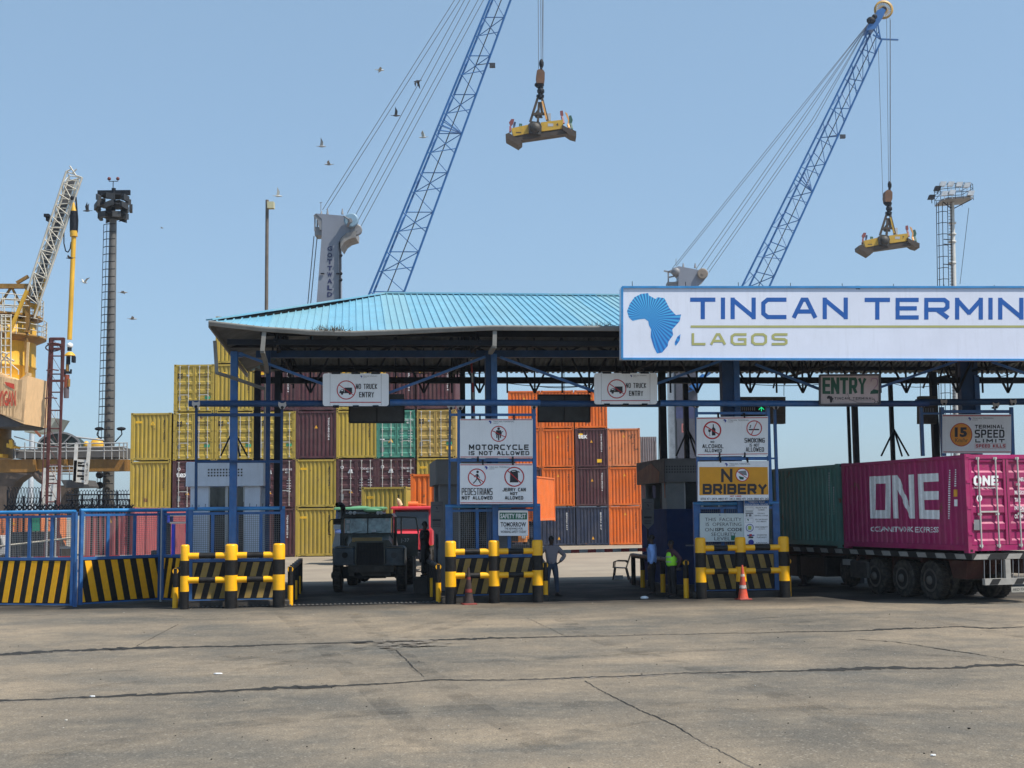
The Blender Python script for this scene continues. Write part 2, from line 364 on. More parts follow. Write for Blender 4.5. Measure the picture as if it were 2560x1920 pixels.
# ================================================================ ground
def ground_mat():
    m = bpy.data.materials.new('worn_concrete'); m.use_nodes = True; n, l = m.node_tree.nodes, m.node_tree.links
    b = n['Principled BSDF']; b.inputs['Specular IOR Level'].default_value = .25
    tc = n.new('ShaderNodeTexCoord')
    def noise(s, det=6, st=(1,1,1), ro=.6):
        mp = n.new('ShaderNodeMapping'); mp.inputs['Scale'].default_value = st; l.new(tc.outputs['Object'], mp.inputs[0])
        t = n.new('ShaderNodeTexNoise'); t.inputs['Scale'].default_value = s; t.inputs['Detail'].default_value = det; t.inputs['Roughness'].default_value = ro
        l.new(mp.outputs[0], t.inputs['Vector']); return t.outputs['Fac']
    def rg(src, a, b_, c=0, d=1):
        r = n.new('ShaderNodeMapRange'); r.inputs[1].default_value = a; r.inputs[2].default_value = b_; r.inputs[3].default_value = c; r.inputs[4].default_value = d; l.new(src, r.inputs[0]); return r.outputs[0]
    def mix(f, A, B, mode='MIX'):
        x = n.new('ShaderNodeMix'); x.data_type = 'RGBA'; x.blend_type = mode
        if isinstance(f, float): x.inputs[0].default_value = f
        else: l.new(f, x.inputs[0])
        for i, v in ((6, A), (7, B)):
            if isinstance(v, tuple): x.inputs[i].default_value = (*v, 1)
            else: l.new(v, x.inputs[i])
        return x.outputs[2]
    c = mix(rg(noise(.13, 5), .38, .62), (.105, .098, .086), (.245, .203, .152))
    c = mix(rg(noise(.28, 8, (.8, 1.0, 1)), .47, .66), c, (.105, .102, .093))          # grey worn wheel bands
    c = mix(rg(noise(1.1, 8, (1, 1, 1)), .5, .75, 0, .55), c, (.26, .22, .165))
    c = mix(rg(noise(2.2, 7, (.45, 1.4, 1)), .55, .72, 0, .45), c, (.085, .082, .075)); c = mix(rg(noise(.7, 8, (1, .8, 1)), .56, .68, 0, .5), c, (.10, .098, .09))           # scuffs
    c = mix(rg(noise(16, 5), .3, .7, 0, 1), c, mix(rg(noise(45, 3), .35, .65), (.42, .42, .43), (1.62, 1.6, 1.52)), 'MULTIPLY')
    c = mix(rg(noise(5.5, 9, (1, .6, 1), .8), .3, .7), c, mix(rg(noise(9, 9, (1,.5,1), .85), .32, .68), (.5, .5, .51), (1.55, 1.52, 1.46)), 'MULTIPLY')
    sp = n.new('ShaderNodeTexVoronoi'); sp.inputs['Scale'].default_value = 11; l.new(tc.outputs['Object'], sp.inputs['Vector'])
    c = mix(rg(sp.outputs['Distance'], .13, .22, .32, 0), c, (.42, .39, .33))
    v2 = n.new('ShaderNodeTexVoronoi'); v2.inputs['Scale'].default_value = 5; l.new(tc.outputs['Object'], v2.inputs['Vector'])
    c = mix(rg(v2.outputs['Distance'], .05, .075, .8, 0), c, (.05, .045, .04))
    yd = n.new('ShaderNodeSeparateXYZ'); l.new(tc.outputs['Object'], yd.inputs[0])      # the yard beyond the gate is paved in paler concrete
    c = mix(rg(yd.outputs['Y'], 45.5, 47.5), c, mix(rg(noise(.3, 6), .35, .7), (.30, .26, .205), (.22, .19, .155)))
    # oily lanes under the gate roof, with the roof's shade painted into the colour
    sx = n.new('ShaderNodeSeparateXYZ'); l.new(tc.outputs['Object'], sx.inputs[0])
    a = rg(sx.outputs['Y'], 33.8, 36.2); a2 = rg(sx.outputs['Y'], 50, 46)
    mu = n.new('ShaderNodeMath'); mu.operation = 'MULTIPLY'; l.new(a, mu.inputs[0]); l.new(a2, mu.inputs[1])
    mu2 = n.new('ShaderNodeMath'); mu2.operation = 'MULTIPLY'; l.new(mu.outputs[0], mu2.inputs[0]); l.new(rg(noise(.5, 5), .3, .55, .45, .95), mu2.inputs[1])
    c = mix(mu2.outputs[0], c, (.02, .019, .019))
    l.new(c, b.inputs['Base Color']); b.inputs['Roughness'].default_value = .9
    bp = n.new('ShaderNodeBump'); bp.inputs['Strength'].default_value = .55; bp.inputs['Distance'].default_value = .02
    ad = n.new('ShaderNodeMath'); l.new(noise(30, 4), ad.inputs[0]); l.new(rg(noise(3, 5), 0, 1, 0, 1.2), ad.inputs[1]); l.new(ad.outputs[0], bp.inputs['Height']); l.new(bp.outputs[0], b.inputs['Normal'])
    return m
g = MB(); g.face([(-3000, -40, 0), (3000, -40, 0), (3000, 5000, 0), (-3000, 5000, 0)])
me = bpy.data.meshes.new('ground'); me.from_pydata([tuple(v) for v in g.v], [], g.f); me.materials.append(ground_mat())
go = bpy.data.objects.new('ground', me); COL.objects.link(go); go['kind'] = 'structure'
crackm = pm('crack_dirt', (.013, .012, .010), .95, var=.4, scale=6)
edgem = pm('broken_concrete', (.17, .15, .125), .9, var=.35, scale=9)
def crack(pts, w0, w1, seed, chips=True):
    r = random.Random(seed); P = [ground(*p) for p in pts]; Q = [P[0]]
    for a, b in zip(P, P[1:]):
        k = max(1, int((b-a).length/.07))
        for i in range(1, k+1): Q.append(a.lerp(b, i/k) + Vector((r.uniform(-.01, .01), r.uniform(-.035, .035)+.05*math.sin(i*.21+seed), 0)))
    mb = MB(); ph = r.random()*9; L, R = [], []
    for i, p in enumerate(Q):
        d = (Q[min(i+1, len(Q)-1)] - Q[max(i-1, 0)]).normalized(); nn = Vector((-d.y, d.x, 0))
        e = .5+.3*math.sin(i*.023+ph)+.25*math.sin(i*.057+ph*2)+.15*math.sin(i*.21+ph); w_ = w0*.3 + (w1-w0)*max(0, min(1, e))**2.2
        L.append(p + nn*w_*r.uniform(.15, 1.0)); R.append(p - nn*w_*r.uniform(.15, .8))
        # crumbled lip
    mb.m(1)
    if chips:
        for i in range(len(Q)-1):
            j = .02 + .16*max(0, math.sin(i*.045+ph))*r.random()**1.5
            mb.face([R[i]+Vector((0,-j,.003)), R[i+1]+Vector((0,-j*.8,.003)), L[i+1]+Vector((0,j*.6,.003)), L[i]+Vector((0,j*.5,.003))])
    mb.m(0)
    for i in range(len(Q)-1): mb.face([R[i]+Vector((0,0,.007)), R[i+1]+Vector((0,0,.007)), L[i+1]+Vector((0,0,.007)), L[i]+Vector((0,0,.007))])
    structure(mb, 'ground_crack', [crackm, edgem])
crack([(-60,1755),(0,1752),(231,1743),(521,1730),(694,1720),(868,1714),(1100,1700),(1280,1700),(1482,1693),(1714,1684),(1860,1680),(2032,1676),(2206,1670),(2380,1671),(2437,1665),(2524,1662),(2640,1668)], .2, .55, 3)
crack([(-60,1638),(0,1636),(231,1625),(347,1621),(579,1616),(868,1607),(995,1604),(1100,1600),(1280,1595),(1702,1586),(1859,1583),(2148,1577),(2287,1571),(2408,1567),(2466,1571),(2640,1566)], .13, .5, 5)
crack([(1462,1703),(1540,1747),(1627,1787),(1685,1813),(1772,1865),(1876,1917),(1930,1950)], .012, .045, 8)
crack([(990,1625),(1059,1694)], .012, .03, 9, False); crack([(341,1616),(446,1561)], .02, .04, 10, False)
crack([(1315,1544),(1413,1590)], .02, .03, 11, False); crack([(0,1541),(60,1540),(140,1537)], .03, .07, 12)
crack([(2140,1599),(2240,1606),(2400,1630),(2560,1655)], .01, .05, 13, False)
def mark_mat():
    m = bpy.data.materials.new('tyre_mark'); m.use_nodes = True; n, l = m.node_tree.nodes, m.node_tree.links; b = n['Principled BSDF']; b.inputs['Base Color'].default_value = (.03,.03,.03,1); b.inputs['Roughness'].default_value = .95
    tc = n.new('ShaderNodeTexCoord'); t = n.new('ShaderNodeTexNoise'); t.inputs['Scale'].default_value = 1.6; t.inputs['Detail'].default_value = 8; l.new(tc.outputs['Object'], t.inputs['Vector'])
    r = n.new('ShaderNodeMapRange'); r.inputs[1].default_value = .42; r.inputs[2].default_value = .8; r.inputs[4].default_value = .3; l.new(t.outputs['Fac'], r.inputs[0]); l.new(r.outputs[0], b.inputs['Alpha']); return m
mkm = mark_mat()
for i, (pts, w_) in enumerate([([(1780,1560),(1950,1542),(2150,1533),(2350,1540),(2560,1570)],.28),([(1850,1580),(2000,1556),(2150,1545),(2300,1548),(2600,1600)],.3),([(1500,1640),(1800,1625),(2100,1622),(2600,1660)],.35),([(560,1640),(900,1660),(1300,1650),(1700,1622)],.4),
   ([(0,1700),(500,1660),(900,1600),(1200,1530)],.35),([(100,1730),(560,1680),(960,1610),(1240,1530)],.35),([(1380,1530),(1500,1600),(1900,1720),(2300,1900)],.4),([(60,1900),(700,1800),(1500,1760),(2400,1790)],.5),([(1280,1880),(1600,1800),(2000,1770),(2560,1770)],.4),([(700,1530),(760,1580),(900,1700),(1100,1900)],.35),([(880,1530),(960,1600),(1150,1740),(1450,1920)],.35)]):
    P = [ground(*p) for p in pts]; Q = []
    for j in range(len(P)-1):
        for k in range(10): t = k/10; a, b, c, d = P[max(0,j-1)], P[j], P[j+1], P[min(len(P)-1,j+2)]; Q.append(.5*((2*b)+(c-a)*t+(2*a-5*b+4*c-d)*t*t+(3*b-a-3*c+d)*t**3))
    mb = MB()
    for a, b in zip(Q, Q[1:]): dd = (b-a).normalized(); nn = Vector((-dd.y, dd.x, 0))*w_/2; mb.face([a-nn+Vector((0,0,.0012+.0001*i)), b-nn+Vector((0,0,.0012+.0001*i)), b+nn+Vector((0,0,.0012+.0001*i)), a+nn+Vector((0,0,.0012+.0001*i))])
    structure(mb, 'tyre_mark', [mkm])
# crumbled patch beside the far joint
pb = MB(); rr = random.Random(4)
for k in range(70):
    c = ground(rr.gauss(1010, 45), rr.gauss(1612, 5)); s_ = rr.uniform(.02, .09); pb.cur = 0
    pb.face([c + Vector((s_*1.6*math.cos(t+rr.uniform(-.3,.3)), s_*math.sin(t), .0085+.0006*k)) for t in (0, 1.1, 2.2, 3.3, 4.4, 5.4)])
structure(pb, 'ground_crack', [edgem])
st = MB(); rr = random.Random(11)
for k in range(330):
    y = rr.uniform(9, 36); x = rr.uniform(-.42, .42)*y; s_ = rr.uniform(.004, .011) * (1 if rr.random() < .95 else 1.7); st.cur = 0 if rr.random() < .7 else 1
    st.prism([(x+s_*math.cos(t)*rr.uniform(.7,1.2), y+s_*math.sin(t)*rr.uniform(.7,1.2), .002) for t in (0,1.2,2.5,3.8,5)], (0,0,s_*.7))
structure(st, 'gravel', [crackm, pm('pale_stone', (.5, .48, .43), .9)]); 
bpy.data.objects['gravel']['kind'] = 'stuff'
for i, (px, py, a, cc) in enumerate([(545,1686,.045,'on the grey concrete left of centre, near the front joint'),(231,1743,.025,'lying in the front joint at far left'),(2333,1891,.018,'on the concrete near the bottom right')]):
    p = ground(px, py); q = MB(W); q.prism([p+Vector((a*math.cos(t)*1.5, a*math.sin(t), .008)) for t in (0,.9,2,3.1,4.4,5.5)], (0,0,.012))
    q.solo('litter_paper', wht, 'scrap of white paper ' + cc, 'litter', 'scraps of paper on the concrete')

# studded drainage strip along the gate line
dr = MB(); a, b = ground(470, 1521), ground(1330, 1502.5); d = (b-a); L_ = d.length; d.normalize(); fr_ = Fr(a, math.atan2(d.y, d.x))
dr = MB(fr_); dr.box(0, L_, -.1, .1, 0, .02); dr.m(1)
k = 0
while k*.12 < L_-.07: dr.bev(k*.12, k*.12+.07, -.085, .085, .02, .045, .012); k += 1
dr.solo('speed_strip', [blk, pm('stud_grey', (.07,.068,.063), .7)], 'long low strip of small studs laid along the front of the gate', 'speed strip')

# ================================================================ roof over the gate
def roof_mat():
    m = pm('roof_sheet_blue', (.15, .375, .51), .38, var=.12, scale=1.2, dust=.12, streak=.12)
    n, l = m.node_tree.nodes, m.node_tree.links
    b = n['Principled BSDF']; src = b.inputs['Base Color'].links[0].from_socket
    tc = n.new('ShaderNodeTexCoord'); sx = n.new('ShaderNodeSeparateXYZ'); l.new(tc.outputs['Object'], sx.inputs[0])
    q = n.new('ShaderNodeMath'); q.operation = 'DIVIDE'; q.inputs[1].default_value = .76; l.new(sx.outputs[0], q.inputs[0])
    fl = n.new('ShaderNodeMath'); fl.operation = 'FLOOR'; l.new(q.outputs[0], fl.inputs[0])
    wn = n.new('ShaderNodeTexWhiteNoise'); wn.noise_dimensions = '1D'; l.new(fl.outputs[0], wn.inputs['W'])
    x = n.new('ShaderNodeMix'); x.data_type = 'RGBA'; mr = n.new('ShaderNodeMapRange'); mr.inputs[1].default_value = .45; mr.inputs[4].default_value = .55; l.new(wn.outputs[0], mr.inputs[0])
    l.new(mr.outputs[0], x.inputs[0]); l.new(src, x.inputs[6]); x.inputs[7].default_value = (.24, .40, .43, 1); l.new(x.outputs[2], b.inputs['Base Color']); return m
roofm = roof_mat(); under = pm('roof_underside', (.17, .175, .17), .8, var=.3, scale=1.5, rust=.2, spec=.1)
VE, VR, VB = -1.5, 5.2, 11.0
eave_px = [(523,802),(657,817),(734,822),(791,826.5),(881,828),(1002,824),(1102,819),(1229,814)]
eave = [F.pt(x, y, VE) for x, y in eave_px]
zr = eave[-1].z; eave += [Vector((eave[-1].x+3, VE, zr)), Vector((24, VE, zr+.05))]
def ez(u):
    for a, b in zip(eave, eave[1:]):
        if a.x <= u <= b.x: return a.z + (b.z-a.z)*(u-a.x)/(b.x-a.x)
    return eave[0].z
ridge = F.pt(960, 735, VR); RU, RZ = ridge.x, ridge.z; ridge_end = 24.0
ZB = F.pt(1000, 927, VB).z
U0 = eave[0].x
roof = thing('gate_roof', 'long pale blue ribbed metal roof over the gate lanes, with a sagging grey gutter', 'roof', F, (U0, VE, 0))
def topz(u, t):      # t 0 at eave, 1 at ridge; a slight hollow in the sheet
    return ez(u) + (RZ-ez(u))*t
mb = MB(F); k = 0; u = U0
while u < 24:
    # hip: the ridge end is inboard, so rib length shortens left of it
    t1 = 1.0 if u >= RU else (u-U0)/(RU-U0)
    nu = u + .19; t2 = 1.0 if nu >= RU else (nu-U0)/(RU-U0)
    def P(uu, t, dz=0): return (uu, VE + (VR-VE)*t, topz(uu, t)+dz)
    mb.add([P(u, -.01), P(nu, -.01), P(nu, t2), P(u, t1)], [(0,1,2,3)])
    if t1 > .03:
        h = .036; a0, b0 = P(u-.02, -.012), P(u-.02, t1)
        mb.add([P(u-.024, -.012), P(u-.012, -.012, h), P(u+.012, -.012, h), P(u+.024, -.012), P(u-.024, t1), P(u-.012, t1, h), P(u+.012, t1, h), P(u+.024, t1)],
               [(0,1,5,4),(1,2,6,5),(2,3,7,6),(0,3,2,1)])
    u = nu
mb.add([(RU, VR, RZ), (24, VR, RZ), (24, VB, ZB), (U0, VB, ZB)], [(0,1,2,3)])
mb.add([(U0, VE, eave[0].z), (RU, VR, RZ), (U0, VB, ZB)], [(0,1,2)])
mbh = MB(F); mbh.add([(U0+.02, VE+.02, eave[0].z-.04), (RU, VR, RZ-.05), (U0+.02, VB, ZB-.05)], [(0,2,1)]); mbh.part('hip_underside', under, roof)
mb.bar((RU, VR, RZ+.02), (24, VR, RZ+.02), .3, .05); mb.bar((U0, VE, eave[0].z+.03), (RU, VR, RZ+.03), .22, .04)
mb.part('roof_sheet', roofm, roof)
# underside: ribbed sheet 4 cm lower with purlins
mb = MB(F); u = U0+.1
while u < 23.9:
    for (va, za, vb, zb) in ((VE+.1, None, VR, RZ), (VR, RZ, VB-.1, ZB)):
        t = min(1, max(0, (u-U0)/(RU-U0))); 
        if va == VR and u < RU: va, za = VR + (VB-VR)*(1-t), RZ + (ZB-RZ)*(1-t)
        z0 = ez(u) if za is None else za
        if vb == VR and u < RU: vb, zb = VE + (VR-VE)*t, z0 + (RZ-z0)*t
        nu = min(u+.19, 23.9)
        for (ua, ub, dz) in ((u, u+.1, -.05), (u+.1, nu, -.09)):
            mb.add([(ua, va, z0+dz), (ub, va, z0+dz), (ub, vb, zb+dz), (ua, vb, zb+dz)], [(0,3,2,1)])
        mb.add([(u+.1, va, z0-.05), (u+.1, va, z0-.09), (u+.1, vb, zb-.09), (u+.1, vb, zb-.05)], [(0,1,2,3)])
    u += .19
mb.part('underside', under, roof)
mb = MB(F)
for k in range(6):
    t = (k+.3)/6; v = VE+(VR-VE)*t; zz = eave[-1].z+(RZ-eave[-1].z)*t-.17-.42*(1-t); mb.bar((U0+ (RU-U0)*t+.2, v, zz), (23.5, v, zz), .07, .14)
    v = VR+(VB-VR)*t; mb.bar((U0+(RU-U0)*(1-t)+.2, v, RZ+(ZB-RZ)*t-.17), (23.5, v, RZ+(ZB-RZ)*t-.17), .07, .14)
mb.part('purlins', steel, roof)
# gutter along the sagging eave
gut = pm('gutter_grey', (.2, .2, .19), .6, var=.15, streak=.2, rust=.1)
mb = MB(F); pr = [(0,.0),(-.13,.0),(-.15,-.02),(-.15,-.05),(-.12,-.13),(-.02,-.13),(0,-.1)]
for a, b in zip(eave, eave[1:]):
    vs = [(a.x, VE-.02+y, a.z-.01+z) for y, z in pr] + [(b.x, VE-.02+y, b.z-.01+z) for y, z in pr]; n = len(pr)
    mb.add(vs, [(i, (i+1)%n, n+(i+1)%n, n+i) for i in range(1, n)])
mb.add([(eave[0].x, VE-.02+y, eave[0].z-.01+z) for y, z in pr], [tuple(range(7))])
mb.box(eave[0].x-.02, eave[0].x+.03, VE, VB, eave[0].z-.17, eave[0].z-.02)
mb.part('gutter', gut, roof)
def pipe(pts, w_=.11):
    q = MB(F)
    for a, b in zip(pts, pts[1:]): q.bar(a, b, w_, w_*.8)
    q.part('downpipe', gut, roof)
pipe([F.pt(661,826,VE-.06), F.pt(656,878,VE-.06), F.pt(664,905,-1.0), F.pt(668,930,.9)])
pipe([F.pt(1237,824,VE-.06), F.pt(1236,866,VE-.06), F.pt(1226,882,-1.0)])
pipe([F.pt(537,852,-.8), F.pt(542,932,-.8), F.pt(578,943,-.2), F.pt(660,972,.9)], .09)
# dry weeds in the gutter
wd = MB(F); rr = random.Random(2)
for k in range(260):
    px = rr.gauss(830, 24) if k < 200 else rr.gauss(1500, 16); 
    b = F.pt(px, 824, VE-.08); b.z = ez(b.x)-.02 ; a = rr.uniform(-1.4, 1.4); L_ = rr.uniform(.05, .2)
    tip = b + Vector((math.sin(a)*L_, rr.uniform(-.15, .02), math.cos(a*1.3)*L_ - .02)); wd.tube(b, tip, .008, 3, .003, cap=False)
o = wd.solo('dry_weeds', pm('dry_grass', (.12, .09, .055), .9, var=.4), None, None); o['kind'] = 'stuff'
# columns
def wpost(px, v, w_, top=None, mat=steel, name='column', d=None, base=0):
    b = F.pt(px, 1200, v); q = MB(F); top = top or 7.0
    q.box(b.x-w_/2, b.x+w_/2, v-(d or w_)/2, v+(d or w_)/2, base, top); q.part(name, mat, roof)
for px, v, w_ in [(642,6.2,.2),(693,6.2,.2),(669,1.1,.12),(1158,6.2,.16),(1184,6.2,.12),(1660,6.2,.22),(1719,8.5,.16),(2127,8.6,.09),(2143,6.2,.17),(2343,6.2,.2),(2235,8.5,.13)]:
    wpost(px, v, w_, mat=dblue if w_ == .12 else steel)
# main front columns with box section
for px0, px1 in ((1213, 1240), (1802, 1843), (2397, 2440)):
    vv = .9 if px0 < 2300 else 6.4; a, b = F.pt(px0, 950, vv), F.pt(px1, 950, vv); q = MB(F)
    q.box(a.x, b.x, vv-.15, vv+.15, 0, 6.95 if vv < 1 else 7.8); q.part('column', dblue, roof)
    q = MB(F); q.box(b.x-.16, b.x+.01, vv-.22, vv-.155, .2, 6.9); q.part('column', blue, roof)
# long tie beams and trusses
def beamx(pxa, ya, pxb, yb, v, w_, h, mat, name='beam'):
    q = MB(F); q.bar(F.pt(pxa, ya, v), F.pt(pxb, yb, v), w_, h); q.part(name, mat, roof)
beamx(640, 886, 2620, 884, 1.3, .16, .2, dblue); beamx(640, 951, 2660, 951, 6.4, .16, .2, steel); beamx(560, 862, 2660, 862, 4.0, .14, .18, steel)
beamx(700, 925, 2660, 921, 10.4, .14, .16, steel)
q = MB(F)
for v, zt, zb_ in ((1.3, 7.3, 6.9), (6.2, 8.1, 6.3)):
    uu = -6.6; fl = 0
    while uu < 20: q.bar((uu, v, zb_ if fl else zt), (uu+.9, v, zt if fl else zb_), .06); q.bar((uu, v, zb_), (uu, v, zt), .05); fl ^= 1; uu += .9
for uu in (-6.4, -1.0, 4.9, 10.8, 16.5):
    for k in range(9): v = -1.1+k*1.25; q.bar((uu, v, 6.85), (uu, v+.65, 7.5+min(k, 8-k)*.18), .05); q.bar((uu, v+.65, 7.5+min(k, 8-k)*.18), (uu, v+1.3, 6.85), .05)
    q.bar((uu, -1.3, 7.0), (uu, 10.8, 7.1), .06, .08)
for px, lg in ((2235, (2203, 2255, 2272)), (1719, (1690, 1740, 1755)), (583, (552, 600, 618))):
    for l in lg: q.bar(F.pt(px, 1074, 8.3), F.pt(l, 1140, 8.3 - (1.2 if l == lg[1] else 0)), .05)
q.part('truss', steel, roof)
# loose cables strung under the roof
def cable(name_pts, r=.012, sag=.15, fr=F, n=10):
    a, b = name_pts; return [a.lerp(b, i/n) - Vector((0, 0, sag*4*(i/n)*(1-i/n))) for i in range(n+1)]
q = MB(F)
for (x0, y0, x1, y1, v, sg) in [(1180,940,1480,962,6.0,.18),(1340,965,1490,958,5.5,.1),(975,955,1165,940,6.0,.05),(1850,958,2130,952,6,.12),(2210,950,2340,962,6,.15),(2440,940,2560,915,6,.2),(960,925,1240,930,6,.1),(2180,945,2345,930,7,.25)]:
    q.path(cable((F.pt(x0,y0,v), F.pt(x1,y1,v)), sag=sg), .013, 3)
for px, ya, yb in ((1410, 925, 985), (1471, 925, 990), (1538, 860, 935), (1647, 1015, 1150), (2301, 950, 990), (1960, 950, 990)):
    q.tube(F.pt(px, ya, 3.0), F.pt(px, yb, 3.0), .012, 3)
q.part('cable', steel, roof)

# ================================================================ gantry in front of the roof
gan = thing('gantry', 'blue steel gantry post and long crossbeam with diagonal braces across the lanes', 'gantry', F, F.pt(585, 1500, .5).xyz*Vector((1,1,0)))
q = MB(F); a, b = F.pt(577, 878, .45), F.pt(597, 878, .45); q.bev(F.pt(572,1350,.45).x, F.pt(591,1350,.45).x, .4, .58, 0, a.z, .015); 
q.bev(F.pt(592,880,.45).x, F.pt(607,880,.45).x, .44, .56, a.z-.16, a.z-.02, .01); q.part('post', blue, gan)
for seg in ((472,1009,985,1009,.3),(975,1006.5,1350,1007,.2),(1350,1009,1650,1010,.3),(1650,1008,2060,1009,.2),(2060,1009,2320,1009,.35)):
    q = MB(F); q.tube(F.pt(seg[0],seg[1],seg[4]), F.pt(seg[2],seg[3],seg[4]), .09, 10); q.part('crossbeam', dblue if seg[4] != .2 else blue, gan)
q = MB(F); q.tube(F.pt(2290,1006,4.6), F.pt(2680,1003,4.6), .11, 10); q.part('crossbeam', dblue, gan)
for x0,y0,x1,y1 in [(598,883,812,962),(1213,892,965,985),(1250,893,1490,980),(1803,902,1640,960),(1888,911,2052,974),(2392,903,2195,970),(2480,905,2640,960)]:
    q = MB(F); q.bar(F.pt(x0,y0,.35), F.pt(x1,y1,.35), .07, .07); q.part('brace', blue, gan)

# ================================================================ hanging boards
def africa_logo(c, x, y, h, text=True, col=inkblue):
    c.africa(col, x, y, h*.85, h)
    if text: c.bf(mgrey, 'TINCAN TERMINAL', x+h*1.3, y+h*.1, x+h*7.5, y+h*.5, .0); c.bf(mgrey, 'LAGOS', x+h*1.3, y+h*.65, x+h*2.8, y+h*.95, 0)
def board(name, label, x0, y0, x1, y1, v, fr=F, mat=white, th=.05, rnd=0, cat='sign', group=None, frame=None, y0b=None, y1b=None):
    """panel whose corners are read from the photograph; slanted edges allowed"""
    y0b = y0 if y0b is None else y0b; y1b = y1 if y1b is None else y1b
    A, B, C, D = fr.pt(x0, y1, v), fr.pt(x1, y1b, v), fr.pt(x1, y0b, v), fr.pt(x0, y0, v)
    root = thing(name, label, cat, fr, ((A.x+B.x)/2, v, A.z), group)
    q = MB(fr)
    if rnd:
        pts = []
        for (c, s0) in ((A, 0), (B, 1), (C, 2), (D, 3)):
            cx = c.x + (rnd if s0 in (0, 3) else -rnd); cz = c.z + (rnd if s0 < 2 else -rnd); a0 = (PI, 1.5*PI, 0, .5*PI)[s0]
            for k in range(5): a = a0 + k/4*PI/2; pts.append((cx+rnd*math.cos(a), v, cz+rnd*math.sin(a)))
        q.prism(pts, (0, th, 0))
    else: q.prism([A, B, C, D], (0, th, 0))
    q.part('panel', mat, root)
    if frame:
        q = MB(fr); t = frame[1]
        for a, b in ((A, B), (B, C), (C, D), (D, A)): q.bar(a + Vector((0,-.012,0)), b + Vector((0,-.012,0)), .05, t, (0,1,0) if False else (0,0,1)) if abs((b-a).z) < abs((b-a).x) else q.bar(a + Vector((0,-.012,0)), b + Vector((0,-.012,0)), t, .05, (0,1,0))
        q.part('frame', frame[0], root)
    return root, pxcanvas(fr, v)
vs_ = -.05
# no truck entry, twice
def truck_icon(c, cx, cy, r):
    c.rect(ink, cx-r*.2, cy-r*.28, cx+r*.68, cy+r*.3); c.poly(ink, [(cx-r*.78,cy+r*.3),(cx-r*.72,cy+r*.05),(cx-r*.5,cy-r*.08),(cx-r*.24,cy-r*.08),(cx-r*.24,cy+r*.3)])
    c.rect(ink, cx-r*.8, cy+r*.28, cx+r*.72, cy+r*.37)
    for dx in (-.48, .42): c.disc(ink, cx+r*dx, cy+r*.42, r*.14, 12)
    c.poly(white, [(cx-r*.66,cy+r*.1),(cx-r*.5,cy-.02*r),(cx-r*.36,cy-.02*r),(cx-r*.36,cy+r*.12)])
for i, (x0,y0,x1,y1,lab) in enumerate([(807,933.5,972,1015,'white no truck entry board hanging above the lane with the old dark truck'),(1486,932.5,1643,1010.5,'white no truck entry board hanging between the middle column and the crane tower')]):
    r, c = board('hanging_sign', lab, x0,y0,x1,y1, vs_, rnd=.07, group='no truck entry boards')
    w_ = x1-x0; h = y1-y0; f = lambda a, b: (x0+a*w_, y0+b*h)
    for a in (.11, .885): c.line(mgrey, [f(a, .02), f(a, .98)], .7)
    cx, cy = f(.355, .51); truck_icon(c, cx, cy, 21.5); c.ban(cx, cy, 24, 2.4, ang=.62)
    c.st(ink, 'NO TRUCK', *f(.5,.32), *f(.825,.48), 2.0); c.st(ink, 'ENTRY', *f(.55,.57), *f(.775,.735), 2.0)
    c.rect(red, *f(.11,.875), *f(.885,.9)); africa_logo(c, x0+w_*.57, y0+h*.065, 5.5)
    c.part('lettering', r)
    q = MB(F)
    for a in (.2, .5, .8): p = F.pt(x0+a*w_, y0-1, vs_); q.box(p.x-.12, p.x+.12, vs_-.015, vs_+.3, p.z-.03, p.z+.02); p = F.pt(x0+a*w_, y1, vs_); q.box(p.x-.08, p.x+.08, vs_-.015, vs_+.3, p.z-.03, p.z+.02)
    q.part('clamp', steel, r)
# entry 2
r, c = board('hanging_sign', 'faded board reading ENTRY 2 in green letters, its digit half peeled away', 2049,938,2199,1012, vs_, mat=pm('old_sign_pink', (.50, .46, .46), .6, var=.1, streak=.15, dust=.2), frame=(dgrey, .05), y0b=937, y1b=1010)
grn = flat('ink_green', (.01, .09, .055)); c.st(grn, 'ENTRY', 2056,943.5,2166,985, 7.6, .1, .85)
c.st(pm('faded_violet', (.30,.22,.30), .6), '2', 2176,945,2195,983, 2.5); c.poly(grn, [(2175,985),(2177,978),(2185,973),(2196,976),(2195,984)])
c.africa(ink, 2067, 989, 17, 18); c.st(ink, 'TINCAN TERMINAL', 2086,993,2184,999, 1.1, .5); c.rect(mgrey, 2122, 1000, 2178, 1001)
c.line(ink, [(2184,996),(2188,1004),(2185,1008)], 1.4); c.line(ink, [(2192,1003),(2196,1008)], 1.6); c.line(dgrey, [(2118,983),(2124,998),(2145,1007),(2180,1008)], .8)
c.part('lettering', r)
# black tarpaulin covered displays
tarp = pm('black_tarpaulin', (.022, .023, .024), .45, var=.5, scale=2.5, bump=1.0, bscale=5)
for x0,y0,x1,y1,u0_,lab in [(873,1014,1011,1056,960,'display panel wrapped in black tarpaulin below the first truck ban board'),(1345,988,1476,1054,1345,'display panel wrapped in black tarpaulin right of the motorcycle board')]:
    r, c = board('covered_display', lab, x0,y0,x1,y1, 1.5, mat=tarp, th=.14, cat='display', group='tarpaulin covered displays')
    q = MB(F)
    for xa in (x0, (x0+x1)/2, x1-1): q.bar(F.pt(xa, y0, 1.48), F.pt(xa, y1, 1.48), .04, .03)
    for ya in (y0, y1): q.bar(F.pt(x0, ya, 1.48), F.pt(x1, ya, 1.48), .03, .05)
    q.part('edging', blk, r)
    if x0 == 873: q = MB(F); a, b = F.pt(970,985,1.5), F.pt(1011,1014,1.5); q.box(a.x, b.x, 1.5, 1.62, b.z, a.z); q.part('panel', tarp, r)
